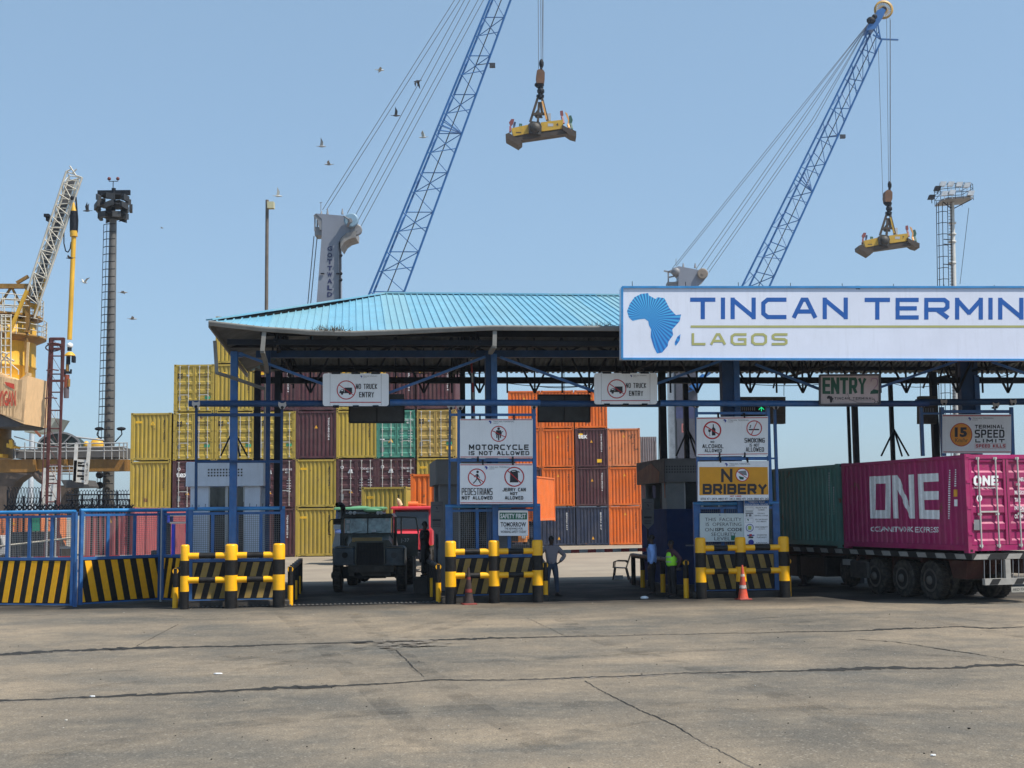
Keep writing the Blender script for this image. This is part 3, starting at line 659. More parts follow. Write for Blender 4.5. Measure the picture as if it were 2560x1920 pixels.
# lane displays
brown = pm('dusty_brown', (.07, .06, .05), .8, var=.3, dust=.25)
emg = bpy.data.materials.new('green_led'); emg.use_nodes = True; b_ = emg.node_tree.nodes['Principled BSDF']; b_.inputs['Base Color'].default_value = (0,.1,.04,1); b_.inputs['Emission Color'].default_value = (.02,.8,.3,1); b_.inputs['Emission Strength'].default_value = 1.0
r, c = board('lane_display', 'dark lane display box with a lit green arrow behind the middle beam', 1847,992,1964,1059, 3.5, mat=brown, th=.25, cat='display')
c.rect(blk, 1850, 1013, 1912, 1057); c.line(emg, [(1897,1024),(1903.5,1018),(1910,1024)], 1.6); c.line(emg, [(1903.5,1020),(1903.5,1028)], 1.6)
for k in range(9): c.rect(mgrey, 1845+k*5, 1018, 1847.5+k*5, 1026)
for yy in (1036, 1047): c.rect(dgrey, 1915, yy, 1962, yy+1)
c.part('screen', r)
r, c = board('lane_display', 'dark lane display box beside the pole of the speed limit board', 2300,990,2342,1059, 5.5, mat=brown, th=.25, cat='display')
for k in range(5): c.rect(mgrey, 2307+k*6, 1020, 2310+k*6, 1030)
for yy in (1030, 1040): c.rect(dgrey, 2304, yy, 2340, yy+1)
c.part('screen', r)

# ---------------------------------------------------------------- billboard
bbf = pm('billboard_white', (.62, .68, .82), .6, var=.04, scale=1, streak=.08, dust=.0)
V = -2.1
r, c = board('billboard', 'huge white billboard in a blue frame with a blue continent emblem and wide blue lettering', 1555,718,2700,897, V, mat=bbf, th=.35, frame=(bluelt, .055), y0b=718, y1b=900, cat='billboard')
q = MB(F); a = F.pt(1555,718,V); z1 = F.pt(1800,713.5,V).z
for k in range(9): u = a.x+.3+k*1.45; q.tube((u, V+.1, a.z), (u, V+.1, a.z+.18), .01, 3)
q.box(F.pt(2139,712,V).x, F.pt(2150,712,V).x, V, V+.1, a.z, a.z+.1); q.part('spikes', steel, r)
ib = pm('print_blue', (.002, .085, .36), .5, var=.08, scale=2); ol = pm('print_olive', (.36, .37, .14), .5, var=.06)
X = lambda x: 1540 + x*.46112
Y = lambda y: 690 + y*.46112
for t_, xa, xb in (('TINCAN', 402, 1257), ('TERMIN', 1348, 2209), ('AL', 2245, 2540)):
    if t_ == 'TINCAN': c.st(ib, t_, X(xa), Y(117), X(xb), Y(234), 10.6, .26)
    else: c.st(ib, t_, X(xa), Y(118), X(xb), Y(236), 10.6, .26)
c.rect(ol, X(405), Y(268), 2690, Y(280)); c.st(ol, 'LAGOS', X(410), Y(310), X(930), Y(376), 6.2, .35)
c.part('lettering', r)
def afr_mat():
    m = pm('continent_blue', (.02, .17, .5), .5, var=.05); n, l = m.node_tree.nodes, m.node_tree.links; b = n['Principled BSDF']; tc = n.new('ShaderNodeTexCoord')
    ctr = INV[r.name] @ (F.m @ F.pt(X(175), Y(225), V)); mp = n.new('ShaderNodeVectorMath'); mp.operation = 'SUBTRACT'; mp.inputs[1].default_value = ctr; l.new(tc.outputs['Object'], mp.inputs[0])
    sx = n.new('ShaderNodeSeparateXYZ'); l.new(mp.outputs[0], sx.inputs[0]); at = n.new('ShaderNodeMath'); at.operation = 'ARCTAN2'; l.new(sx.outputs[2], at.inputs[0]); l.new(sx.outputs[0], at.inputs[1])
    mu = n.new('ShaderNodeMath'); mu.operation = 'MULTIPLY'; mu.inputs[1].default_value = 46; l.new(at.outputs[0], mu.inputs[0]); si = n.new('ShaderNodeMath'); si.operation = 'SINE'; l.new(mu.outputs[0], si.inputs[0])
    cr = n.new('ShaderNodeMapRange'); cr.inputs[1].default_value = -.6; cr.inputs[2].default_value = .5; l.new(si.outputs[0], cr.inputs[0])
    x = n.new('ShaderNodeMix'); x.data_type = 'RGBA'; l.new(cr.outputs[0], x.inputs[0]); x.inputs[6].default_value = (.01,.12,.42,1)
    gz = n.new('ShaderNodeMapRange'); gz.inputs[1].default_value = -.9; gz.inputs[2].default_value = .7; l.new(sx.outputs[2], gz.inputs[0])
    y = n.new('ShaderNodeMix'); y.data_type = 'RGBA'; l.new(gz.outputs[0], y.inputs[0]); y.inputs[6].default_value = (.015,.22,.62,1); y.inputs[7].default_value = (.07,.45,.75,1)
    l.new(y.outputs[2], x.inputs[7]); l.new(x.outputs[2], b.inputs['Base Color']); return m
c = pxcanvas(F, V); c.africa(afr_mat(), X(60), Y(92), 293*.46112, 328*.46112); c.part('emblem', r)

# ================================================================ islands: barrier posts, fences, sign frames
def barrier(u0, us, label, rads, v=0.0):
    root = thing('crash_barrier', label, 'barrier', F, (us[1], v, 0), 'yellow and black barriers in front of the gate islands')
    T = [1.69, 1.27, .87, .46]
    for u, r_ in zip(us, rads):
        q = MB(F); q.m(1).tube((u, v, 0), (u, v, T[3]), r_, 16, cap=False); q.m(0).tube((u, v, T[3]), (u, v, T[2]), r_, 16, cap=False)
        q.m(1).tube((u, v, T[2]), (u, v, T[1]), r_, 16, cap=False)
        q.m(0).lathe((u, v, T[1]), [(r_, 0), (r_, T[0]-T[1]-.05), (r_*.93, T[0]-T[1]-.02), (r_*.7, T[0]-T[1])], 16); q.part('post', [yel, blk], root)
    for (ua, ub, ra, rb) in ((us[0], us[1], rads[0], rads[1]), (us[1], us[2], rads[1], rads[2])):
        for z in (1.39, .75):
            a, b = ua+ra*.8, ub-rb*.8; L_ = b-a; q = MB(F)
            q.m(0).tube((a, v, z), (a+L_*.28, v, z), .082, 12); q.m(1).tube((a+L_*.28, v, z), (a+L_*.72, v, z), .076, 12, cap=False); q.m(0).tube((a+L_*.72, v, z), (b, v, z), .082, 12); q.part('rail', [yel, blk], root)
    return root
def U(px, py=1500, v=0): return F.pt(px, py, v).x
BAR = [([U(461), U(577.5), U(697)], 'yellow and black pipe barrier in front of the leftmost island, before the plain blue post', [.115, .165, .16]),
       ([U(1127), U(1236), U(1345)], 'yellow and black pipe barrier in front of the island with the motorcycle board', [.15, .15, .15]),
       ([U(1754), U(1854.6), U(1963)], 'yellow and black pipe barrier in front of the island with the bribery board', [.15, .15, .15])]
for us, lab, rd in BAR: barrier(0, us, lab, rd)
# side guards running back from each island
def side_guard(u, lab, v0, v1, n, lean=0.0):
    root = thing('side_guard', lab, 'barrier', F, (u, v0, 0), 'low pipe guards along the sides of the islands')
    for i in range(n):
        v = v0 + (v1-v0)*i/(n-1); uu = u + lean*(v-v0); q = MB(F); q.m(1 if i % 2 else 0).tube((uu, v, 0), (uu, v, .55), .075, 10, cap=False); q.m(1).tube((uu, v, .55), (uu, v, 1.05), .075, 10); q.part('post', [yel, blk], root)
    q = MB(F); q.m(0); pts = [(u, v0, .98), (u+lean*(v1-v0), v1, .98)]; q.tube(pts[0], pts[1], .08, 10); q.m(1); q.tube((u, v0-.06, .98), (u, v0+.0, .98), .081, 10); q.part('rail', [blk, yel], root)
for us, nm in zip(BAR, ('leftmost island', 'motorcycle board island', 'bribery board island')):
    side_guard(us[0][2]+.28, 'dark pipe guard running back along the right side of the ' + nm, .5, 7.5, 6)
    side_guard(us[0][0]-.3, 'dark pipe guard running back along the left side of the ' + nm, .5, 7.5, 6)
mesh_m = pm('wire_mesh', (.20, .21, .22), .5, .3)
def fence_panel(root, fr, u0, u1, z0, zm, z1, v, lean, per=.36, wd=.175, post=.09, muntins=2, stripe_mat=sty, fm=blue, ph=0):
    for u in (u0+post/2, u1-post/2): q = MB(fr); q.box(u-post/2, u+post/2, v-.05, v+.05, z0-.05, z1-.04); q.part('frame_post', fm, root)
    q = MB(fr); q.tube((u0, v, z1-.03), (u1, v, z1-.03), .055, 10); q.part('top_rail', bluelt if fm is blue else fm, root)
    q = MB(fr); q.box(u0+post, u1-post, v-.04, v+.04, zm, zm+.08); q.box(u0+post, u1-post, v-.03, v+.03, z1-.19, z1-.12); q.box(u0+post, u1-post, v-.03, v+.03, z0-.04, z0)
    for k in range(muntins): x = u0+(u1-u0)*(k+1)/(muntins+1); q.box(x-.045, x+.045, v-.028, v+.028, zm+.08, z1-.19)
    q.part('frame', fm, root)
    q = MB(fr); wires(q, u0+post, u1-post, zm+.08, z1-.19, v, .055, .0055); q.part('wire_mesh', mesh_m, root)
    q = MB(fr); q.m(0).box(u0+post, u1-post, v-.02, v+.01, z0, zm); q.m(1); stripes(q, u0+post+.01, u1-post-.01, z0+.02, zm-.02, v-.02, per, wd, lean, ph); q.part('striped_board', [blk, stripe_mat], root)
f1 = Fr2((0, 1515), (185, 1517)); b1 = f1.pt(186, 1400).x; a1 = b1-4.4
r = thing('gate_leaf', 'sunlit blue mesh gate leaf at far left, black board with yellow bands leaning right', 'gate', f1, ((a1+b1)/2, 0, 0), 'blue mesh gate leaves at the left')
fence_panel(r, f1, a1, b1, .08, 1.27, 2.63, 0, .2, .375, .18, ph=.12, muntins=5)
f2 = Fr2((196, 1517), (399, 1503.5)); b2 = (ground(399,1503.5)-ground(196,1517)).length
r = thing('gate_leaf', 'sunlit blue mesh gate leaf whose yellow bands lean left, red container seen through it', 'gate', f2, (b2/2, 0, 0), 'blue mesh gate leaves at the left')
fence_panel(r, f2, 0, b2, .1, 1.27, 2.66, 0, -.2*1.25, .36*1.13, .19*1.05, ph=.3)
f3 = Fr2((406, 1504), (470, 1508)); b3 = (ground(470,1508)-ground(406,1504)).length
r = thing('gate_leaf', 'narrow blue mesh gate panel half hidden by the first yellow barrier post', 'gate', f3, (b3/2, 0, 0), 'blue mesh gate leaves at the left')
fence_panel(r, f3, 0, b3, .1, 1.27, 2.66, 0, .25, .36, .18, muntins=0)
q = MB(f1); q.tube((b1+.03, 0, 0), (b1+.03, 0, 2.6), .045, 8); q.tube((b1+.12, -.05, 0), (b1+.12, -.05, 1.3), .02, 6); q.solo('gate_hinge_post', blue, 'slim blue hinge post with a drop bolt between the two sunlit gate leaves', 'post')
fr_ = Fr2((402, 1504), (404, 1504)); p = ground(402, 1504); q = MB(W); q.tube(p, p+Vector((0,0,2.7)), .04, 8); q.solo('gate_hinge_post', galv, 'thin pale pole with a chain at the joint before the narrow gate panel', 'post')
islands = []
kerb = pm('island_concrete', (.06, .056, .052), .9, var=.3, spec=.2)
sty2 = pm('stripe_yellow_dirty_shaded', (.36, .24, .06), .8, var=.15, scale=6, dust=.3, bump=.3, bscale=120)  # dusty yellow, darkened to carry the roof's shade on the island boards
for (x0, x1, lean, lab, mu, ph) in [(470,712,.24,'blue mesh fence with striped board on the leftmost island',3,0.05),(1114,1352,.24,'blue mesh fence with striped board under the motorcycle board',2,.1),(1736,1951,-.22,'blue mesh fence with striped board behind the no bribery board',2,.2)]:
    v = .75; a, b = F.pt(x0, 1400, v).x, F.pt(x1, 1400, v).x
    r = thing('island_fence', lab, 'fence', F, ((a+b)/2, v, 0), 'blue fences on the islands'); fence_panel(r, F, a, b, .2, 1.2, 2.66, v, lean, .33, .165, post=.2 if x0 > 1000 else .12, muntins=mu, stripe_mat=sty2, ph=ph)
    q = MB(F); q.bev(a-.15, b+.15, .35, 9, 0, .17, .03); q.part0('island_kerb', kerb); o = bpy.data.objects[[k for k in bpy.data.objects.keys() if k.startswith('island_kerb')][-1]]; o['kind'] = 'structure'
    islands.append((a, b))
q = MB(F)
for k in range(14): u = islands[0][0]+.1+k*.17; q.tube((u, .75, 2.66), (u+random.uniform(-.02,.02), .75, 2.66+random.uniform(.08,.16)), .008, 3)
q.solo('spikes', steel, 'row of thin upright spikes on the top rail of the leftmost island fence', 'spikes')
# sign frames
def clampz(q, px, py, v, fr=F):
    p = fr.pt(px, py, v); q.m(0); q.prism([(p.x-.1, v-.1, p.z+.1), (p.x-.11, v-.1, p.z+.0), (p.x-.05, v-.1, p.z-.1), (p.x+.05, v-.1, p.z-.1), (p.x+.11, v-.1, p.z+.0), (p.x+.1, v-.1, p.z+.1), (p.x+.03, v-.1, p.z+.06), (p.x-.03, v-.1, p.z+.06)][::-1], (0, .03, 0)); q.m(1); q.lathe((p.x, v-.12, p.z-.06), [(.04, 0), (.05, .05), (.03, .3)], 8, (0, 1, 0))
clm = pm('clamp_cream', (.46, .42, .4), .5, var=.15, rust=.15)
def sign_frame(label, poles, bars, clamps, v, zbot=2.6, fr=F, extra=None, mat=blue):
    p0 = fr.pt(poles[0][0], 1100, v); root = thing('sign_frame', label, 'sign frame', fr, (p0.x, v, zbot), 'blue pipe frames hung from the crossbeam')
    for (xa, ya, xb, yb, dv, w_) in poles:
        q = MB(fr); q.bar(fr.pt(xa, ya, v+dv), fr.pt(xb, yb, v+dv), w_, w_, (0,1,0)); q.part('pole', mat, root)
    for (xa, xb, y, w_) in bars: q = MB(fr); q.bar(fr.pt(xa, y, v), fr.pt(xb, y, v), .06, w_); q.part('bar', mat, root)
    for (xa, ya) in clamps: q = MB(fr); clampz(q, xa, ya, v-.05, fr); q.part('clamp', [clm, blk], root)
    return root
vf = .35
sign_frame('empty blue pipe frame standing around the plain blue post at left', [(491,1020,490,1275,0,.07),(705,1020,702,1275,0,.07)], [(491,705,1037,.08),(490,703,1154,.07)], [(491,1012),(706,1014)], vf, mat=dblue)
sign_frame('blue pipe frame carrying the motorcycle and pedestrian boards', [(1125,1018,1123,1262,.5,.06),(1148,1018,1147,1265,0,.1),(1334,1018,1338,1265,0,.1)], [(1125,1340,1037,.07),(1125,1340,1150,.09)], [(1127,1016),(1150,1016),(1334,1014)], vf)
sign_frame('blue pipe frame carrying the alcohol and bribery boards', [(1740,1018,1747,1255,0,.08),(1919,1018,1926,1255,0,.1),(1936,1018,1944,1262,.4,.08)], [(1742,1922,1033,.07),(1745,1925,1146,.1),(1925,1944,1146,.05)], [(1740,1011),(1921,1009),(1937,1015)], vf)
V4 = 4.6
sign_frame('blue pipe frame carrying the speed limit board above the trailer', [(2302,1018,2307,1140,0,.1),(2354,1018,2358,1140,0,.12),(2528,1018,2532,1140,0,.1),(2487,1018,2488,1032,.2,.06)], [(2302,2354,1034,.06),(2354,2529,1029,.1)], [(2304,1011),(2357,1006),(2530,1006),(2487,1014)], V4, 4.2)
def hooks(root, xs, y, v, fr=F):
    q = MB(fr)
    for x in xs: p = fr.pt(x, y, v); q.box(p.x-.02, p.x+.02, v-.02, v+.06, p.z-.05, p.z+.09)
    q.part('hook', steel, root)
vb = .26
# motorcycle board
r, c = board('notice_board', 'white board reading MOTORCYCLE IS NOT ALLOWED, upper board on its frame', 1150,1047,1332,1145, vb)
Xf = lambda x: 1080 + x*.3254
Yf = lambda y: 1000 + y*.3254
c.rect(red, 1151, 1048.5, 1331, 1050.3); c.rect(red, 1151, 1141.5, 1331, 1143.5)
cx, cy = Xf(512), Yf(260); c.disc(ink, cx, cy-13, 3.4, 12); c.poly(ink, [(cx-6,cy-9),(cx+6,cy-9),(cx+8,cy+1),(cx+4,cy+3),(cx-4,cy+3),(cx-8,cy+1)]); c.line(ink, [(cx-11,cy-6),(cx-5,cy-3),(cx+5,cy-3),(cx+11,cy-6)], 1.8)
c.poly(ink, [(cx-6,cy+3),(cx-3,cy+3),(cx-3,cy+11),(cx-6,cy+10)]); c.poly(ink, [(cx+3,cy+3),(cx+6,cy+3),(cx+6,cy+10),(cx+3,cy+11)]); c.rect(ink, cx-1.6, cy+2, cx+1.6, cy+16)
c.ban(cx, cy, 20, 2.3, ang=.45)
c.st(ink, 'MOTORCYCLE', Xf(284), Yf(342), Xf(742), Yf(384), 3.0, .35); c.st(ink, 'IS NOT ALLOWED', Xf(282), Yf(392), Xf(747), Yf(424), 2.3, .35)
africa_logo(c, Xf(436), Yf(158), 8.5); c.part('lettering', r); hooks(r, (1200, 1285), 1046, vb); hooks(r, (1195, 1282), 1149, vb)
r, c = board('notice_board', 'white board banning pedestrians and jerry cans, lower board on its frame', 1150,1159,1332,1260, vb)
c.rect(red, 1151, 1161, 1331, 1163); c.rect(red, 1151, 1256, 1331, 1258)
cx, cy = Xf(344), Yf(595); c.disc(ink, cx+2, cy-14, 3.2, 12); c.line(ink, [(cx+1,cy-9),(cx+1,cy+3)], 4.5); c.line(ink, [(cx+1,cy+2),(cx-3,cy+9),(cx-9,cy+15)], 2.4); c.line(ink, [(cx+1,cy+2),(cx+6,cy+8),(cx+10,cy+15)], 2.4); c.line(ink, [(cx,cy-8),(cx-7,cy-1)], 1.8); c.line(ink, [(cx+2,cy-8),(cx+7,cy+1)], 1.8)
c.ban(cx, cy, 22.5, 2.6, ang=.6)
cx, cy = Xf(632), Yf(590); c.poly(ink, [(cx-10,cy-14),(cx-4,cy-17),(cx+5,cy-17),(cx+9,cy-12),(cx+10,cy+14),(cx-11,cy+14)]); c.line(white, [(cx-6,cy-14),(cx+3,cy-14)], 1.5); c.line(ink, [(cx+8,cy-14),(cx+13,cy-11)], 2.4)
c.ban(cx, cy, 25, 2.8, ang=.75)
c.st(ink, 'PEDESTRIANS', Xf(228), Yf(677), Xf(465), Yf(730), 2.6, .25); c.st(ink, 'NOT ALLOWED', Xf(228), Yf(738), Xf(465), Yf(765), 2.0, .3)
c.st(ink, 'JERRY CAN', Xf(541), Yf(675), Xf(720), Yf(702), 1.9, .3); c.st(ink, 'NOT', Xf(600), Yf(708), Xf(656), Yf(730), 1.9); c.st(ink, 'ALLOWED', Xf(560), Yf(738), Xf(700), Yf(765), 2.0, .3)
africa_logo(c, Xf(405), Yf(508), 8.5); c.part('lettering', r); hooks(r, (1207, 1282), 1158, vb)
# alcohol / smoking
Xg = lambda x: 1700 + x*.18085
Yg = lambda y: 1000 + y*.18085
r, c = board('notice_board', 'white board banning alcohol at left and smoking at right, upper board on its frame', 1742,1043,1920,1141, vb, y0b=1040.5, y1b=1139.5)
c.poly(red, [(1743,1045),(1919,1043),(1919,1045),(1743,1047)]); c.poly(red, [(1744,1136),(1919,1133.5),(1919,1135),(1744,1137.6)])
cx, cy = Xg(445), Yg(418); c.poly(ink, [(Xg(440),Yg(490)),(Xg(440),Yg(395)),(Xg(453),Yg(375)),(Xg(453),Yg(335)),(Xg(467),Yg(335)),(Xg(467),Yg(375)),(Xg(490),Yg(400)),(Xg(490),Yg(490))]); c.poly(ink, [(Xg(388),Yg(408)),(Xg(430),Yg(408)),(Xg(424),Yg(438)),(Xg(412),Yg(448)),(Xg(412),Yg(485)),(Xg(426),Yg(490)),(Xg(395),Yg(490)),(Xg(408),Yg(485)),(Xg(408),Yg(448)),(Xg(393),Yg(438))]); c.ban(cx, cy, 22.8, 3.6, ang=.55)
c.st(ink, 'NO', Xg(422), Yg(565), Xg(473), Yg(595), 1.7); c.st(ink, 'ALCOHOL', Xg(308), Yg(612), Xg(600), Yg(667), 2.7); c.st(ink, 'ALLOWED', Xg(340), Yg(678), Xg(578), Yg(722), 2.2)
cx, cy = Xg(1025), Yg(390); c.rect(ink, Xg(950), Yg(400), Xg(1092), Yg(417)); c.line(ink, [(Xg(965),Yg(388)),(Xg(978),Yg(345))], 2.2); c.ban(cx, cy, 19.5, 2.3, ang=-1.15)
c.st(ink, 'SMOKING', Xg(890), Yg(525), Xg(1170), Yg(590), 2.6); c.st(ink, 'IS NOT', Xg(962), Yg(603), Xg(1098), Yg(645), 1.9); c.st(ink, 'ALLOWED', Xg(908), Yg(653), Xg(1158), Yg(715), 2.5)
africa_logo(c, Xg(600), Yg(265), 8.5); c.part('lettering', r); hooks(r, (1796, 1861), 1040, vb); hooks(r, (1799, 1862), 1139, vb)
# bribery
r, c = board('notice_board', 'orange and white board reading NO BRIBERY in bold dark letters', 1745,1154,1922,1252.5, vb, y0b=1152, y1b=1250)
org = pm('print_amber', (.72, .32, .01), .55, var=.08, scale=2); bk = flat('ink_brown_black', (.03, .025, .03))
c.poly(org, [(1748,1167.5),(1919,1167.5),(1921,1236.5),(1748.5,1238)])
c.st(bk, 'N', Xg(568), Yg(950), Xg(725), Yg(1137), 6.5); cx, cy = Xg(860), Yg(1035); c.disc(white, cx, cy, 15.5); c.poly(mgrey, [(cx-10,cy-9),(cx+9,cy-11),(cx+12,cy+2),(cx-3,cy-1)]); c.poly(grn, [(cx-9,cy+3),(cx+4,cy+6),(cx+3,cy+12),(cx-6,cy+11)]); c.ban(cx, cy, 17, 2.2, ang=.6)
c.st(bk, 'BRIBERY', Xg(312), Yg(1158), Xg(1203), Yg(1303), 6.3, .18)
c.st(red, 'HOT LINES', Xg(690), Yg(1320), Xg(845), Yg(1338), .8); c.bf(bk, '0703 471 2419, 0803 471 2413, 0802 471 2418, 0805 471 242', Xg(285), Yg(1352), Xg(1225), Yg(1385), .01)
africa_logo(c, Xg(620), Yg(870), 8.5); c.part('lettering', r); hooks(r, (1801, 1869), 1152, vb)
# speed limit (frame stands farther back, behind the trailer)
r, c = board('notice_board', 'white speed limit board with an orange disc, above the pink container', 2356,1036,2528,1133, V4-.08, y1b=1133.5)
Xh = lambda x: 2000 + x*.25316
Yh = lambda y: 900 + y*.25316
c.rect(red, 2357, 1038, 2527, 1040.5); c.rect(red, 2358, 1128.8, 2527, 1130.8)
cx, cy = Xh(1591), Yh(738); c.disc(red, cx, cy, 28, ry=29.5); c.disc(pm('disc_orange', (.75,.27,.01), .5), cx, cy, 26, ry=27.5)
c.bf(bk, '15', Xh(1527), Yh(665), Xh(1650), Yh(762), .055); c.bf(bk, 'Km/hr', Xh(1533), Yh(772), Xh(1658), Yh(812), .0)
c.st(ink, 'TERMINAL', Xh(1725), Yh(640), Xh(2012), Yh(677), 2.1); c.st(ink, 'SPEED', Xh(1725), Yh(688), Xh(2018), Yh(768), 3.6); c.st(ink, 'LIMIT', Xh(1730), Yh(780), Xh(2020), Yh(815), 2.8, .5)
for a in (((1727,827),(2030,827)),((1727,873),(2030,873)),((1727,827),(1727,873)),((2030,827),(2030,873))): c.line(red, [(Xh(x),Yh(y)) for x, y in a], .5)
c.st(red, 'SPEED KILLS', Xh(1735), Yh(833), Xh(2025), Yh(865), 1.9)
africa_logo(c, Xh(1660), Yh(565), 8.5); c.part('lettering', r)
# boards on the island fences
vn = .60
r, c = board('notice_board', 'small white safety first board on the mesh fence under the pedestrian board', Xf(510), Yf(848), Xf(738), Yf(1043), vn, rnd=.03)
green = flat('print_green', (.01, .14, .08)); c.rect(green, Xf(519), Yf(865), Xf(730), Yf(918)); c.bf(wht, 'SAFETY FIRST', Xf(525), Yf(873), Xf(722), Yf(910), .03); c.bf(ink, 'TOMORROW', Xf(527), Yf(938), Xf(722), Yf(974), .03)
c.bf(ink, 'THE REWARD FOR', Xf(557), Yf(980), Xf(697), Yf(996), .015); c.bf(ink, 'WORKING SAFETY TODAY', Xf(527), Yf(1003), Xf(725), Yf(1022), .015); c.part('lettering', r)
Xk = lambda x: 1700 + x*.18085
Yk = lambda y: 1240 + y*.18085
pale = pm('notice_pale', (.55, .62, .62), .5, var=.05, streak=.1)
r, c = board('notice_board', 'pale notice about the ISPS code security level on the right island fence', Xk(276), Yk(240), Xk(888), Yk(635), vn, mat=pale, y1b=Yk(625))
for t_, x0, y0, x1, y1, bo in [('THIS  FACILITY',345,300,850,348,-.004),('IS  OPERATING',357,367,848,415,-.004),('ON',345,442,462,490,-.004),('ISPS  CODE',487,440,860,487,.02),('SECURITY',432,505,775,553,-.004),('LEVEL',474,565,695,613,-.004)]:
    c.bf(ink, t_, Xk(x0), Yk(y0), Xk(x1), Yk(y1), bo)
c.rect(green, Xk(705), Yk(545), Xk(762), Yk(612)); c.africa(inkblue, Xk(540), Yk(255), 3, 3.6); c.part('lettering', r)
r, c = board('notice_board', 'tall narrow white board of terminal rules with a blue heading and small pictures', Xk(890), Yk(62), Xk(1230), Yk(660), vn-.04)
c.rect(pm('print_midblue', (.01,.12,.42), .5), Xk(892), Yk(62), Xk(1228), Yk(132)); c.bf(wht, 'TERMINAL RULES', Xk(945), Yk(73), Xk(1170), Yk(93), .01); c.bf(wht, 'FOR EXTERNAL TRUCKS', Xk(900), Yk(105), Xk(1215), Yk(127), .01)
for t_, x0, y0, x1, y1 in [('TRUCK PLATE',1045,155,1200,172),('NUMBER',1080,185,1170,200),("DRIVER'S",1072,232,1172,248),('DRIVING LICENSE',1030,263,1215,279),('ALL NECESSARY',1040,315,1212,333),('DOCUMENTS',1057,345,1192,361),('HIGH VISIBILITY',1040,420,1212,438),('JACKETS',1085,450,1177,467),('HOOKS FOR',1062,530,1200,548),('FLAT BODY',1062,562,1197,580),('FUNCTIONAL',1052,640,1212,655)]:
    c.bf(bk, t_, Xk(x0), Yk(y0), Xk(x1), Yk(y1), .005)
for y0, y1 in ((155,213),(232,292),(308,368)):
    for a in (((905,y0),(1008,y0)),((905,y1),(1008,y1)),((905,y0),(905,y1)),((1008,y0),(1008,y1))): c.line(mgrey, [(Xk(x),Yk(y)) for x, y in a], .4)
c.rect(ink, Xk(905), Yk(232), Xk(1008), Yk(243)); c.rect(mgrey, Xk(912), Yk(252), Xk(930), Yk(282)); c.rect(mgrey, Xk(950), Yk(252), Xk(985), Yk(282)); c.rect(grn, Xk(907), Yk(204), Xk(1004), Yk(210)); c.africa(green, Xk(925), Yk(315), 4.5, 6)
c.ring(inkblue, Xk(962), Yk(440), 9.6, 1.4); c.rect(flat('vest_print', (.4,.5,.1)), Xk(940), Yk(415), Xk(984), Yk(465)); c.rect(inkblue, Xk(925), Yk(535), Xk(1025), Yk(550)); c.rect(red, Xk(955), Yk(525), Xk(990), Yk(555)); c.rect(ink, Xk(945), Yk(560), Xk(1010), Yk(580)); c.disc(inkblue, Xk(980), Yk(640), 7)
c.part('lettering', r)
# traffic cones
def cone(px, py, h, label, col, worn=False):
    p = ground(px, py); root = thing('traffic_cone', label, 'cone', W, p); f = W.sub(p.x, p.y, 0, .3)
    q = MB(f); q.bev(-.19, .19, -.19, .19, 0, .035, .02); q.part('base', col[1], root)
    q = MB(f); q.m(0).lathe((0,0,.035), [(.15,0),(.14,.02),(.1,.28*h)], 16); q.m(1).lathe((0,0,.035+.3*h), [(.1,0),(.088,.1*h)], 16); q.m(0).lathe((0,0,.035+.4*h), [(.088,0),(.06,.26*h)], 16); q.m(1).lathe((0,0,.035+.66*h), [(.06,0),(.052,.07*h)], 16); q.m(0).lathe((0,0,.035+.73*h), [(.052,0),(.025,.25*h),(.02,.27*h)], 16)
    q.part('cone_body', [col[0], col[1] if worn else pm('band_worn', (.5,.45,.42), .7, var=.5, scale=14, rust=.3, rustcol=(.35,.05,.03))], root)
cone(1172, 1511, .95, 'dirty dark brown traffic cone on a red base before the middle barrier', (pm('cone_dirty', (.035, .022, .02), .8, var=.4, scale=8, rust=.15, rustcol=(.09,.025,.018)), pm('cone_redbase', (.2,.02,.015), .7)), True)
cone(1858, 1499, .9, 'red traffic cone with worn white bands in front of the right barrier', (pm('cone_red', (.55, .055, .02), .6, var=.2, scale=6, dust=.2), pm('cone_redbase', (.2,.02,.015), .7)))
# ================================================================ shipping containers
CC = {'olive': (.42,.305,.045), 'gold': (.4,.28,.07), 'maroon': (.075,.022,.03), 'orange': (.70,.145,.01), 'rusty orange': (.62,.20,.07), 'navy': (.018,.03,.07), 'teal': (.05,.24,.18), 'pink': (.34,.007,.11), 'green': (.085,.25,.22), 'red': (.40,.10,.11)}
def cmat(k, side=False):
    wear = {'rusty orange': .4, 'green': .22, 'red': .15, 'teal': .2}.get(k, .26)
    return pm('paint_' + k.replace(' ', '_'), CC[k], .5, var=.13, scale=.9, rust=wear, streak=.28, dust=.14)
seal = pm('door_gap', (.008,.008,.008), .8); bar_l = pm('lock_bar_pale', (.5,.5,.47), .5, .2, rust=.1); floorwood = pm('underside_dark', (.02,.02,.018), .9)
decy = pm('decal_yellow', (.85,.5,.02), .6); deca = pm('decal_amber', (.75,.36,.03), .6); decg = pm('decal_green', (.05,.35,.18), .6)
def corr(mb, a, b, z0, z1, nrm, n, d, flat_=.5, m=0):
    """trapezoid corrugated wall from a to b (xy), recessing along nrm by d"""
    a, b, nrm = Vector((*a, 0)), Vector((*b, 0)), Vector((*nrm, 0)); pts = []
    for i in range(n):
        t0 = i/n; w_ = 1/n
        for f, o in ((.0, 0), (.36, 0), (.5, 1), (.86, 1)): pts.append(a.lerp(b, t0+f*w_) + nrm*d*o)
    pts.append(b.copy()); mb.cur = m
    vs = [Vector((p.x, p.y, z0)) for p in pts] + [Vector((p.x, p.y, z1)) for p in pts]; k = len(pts)
    mb.add(vs, [(i, i+1, k+i+1, k+i) for i in range(k-1)])
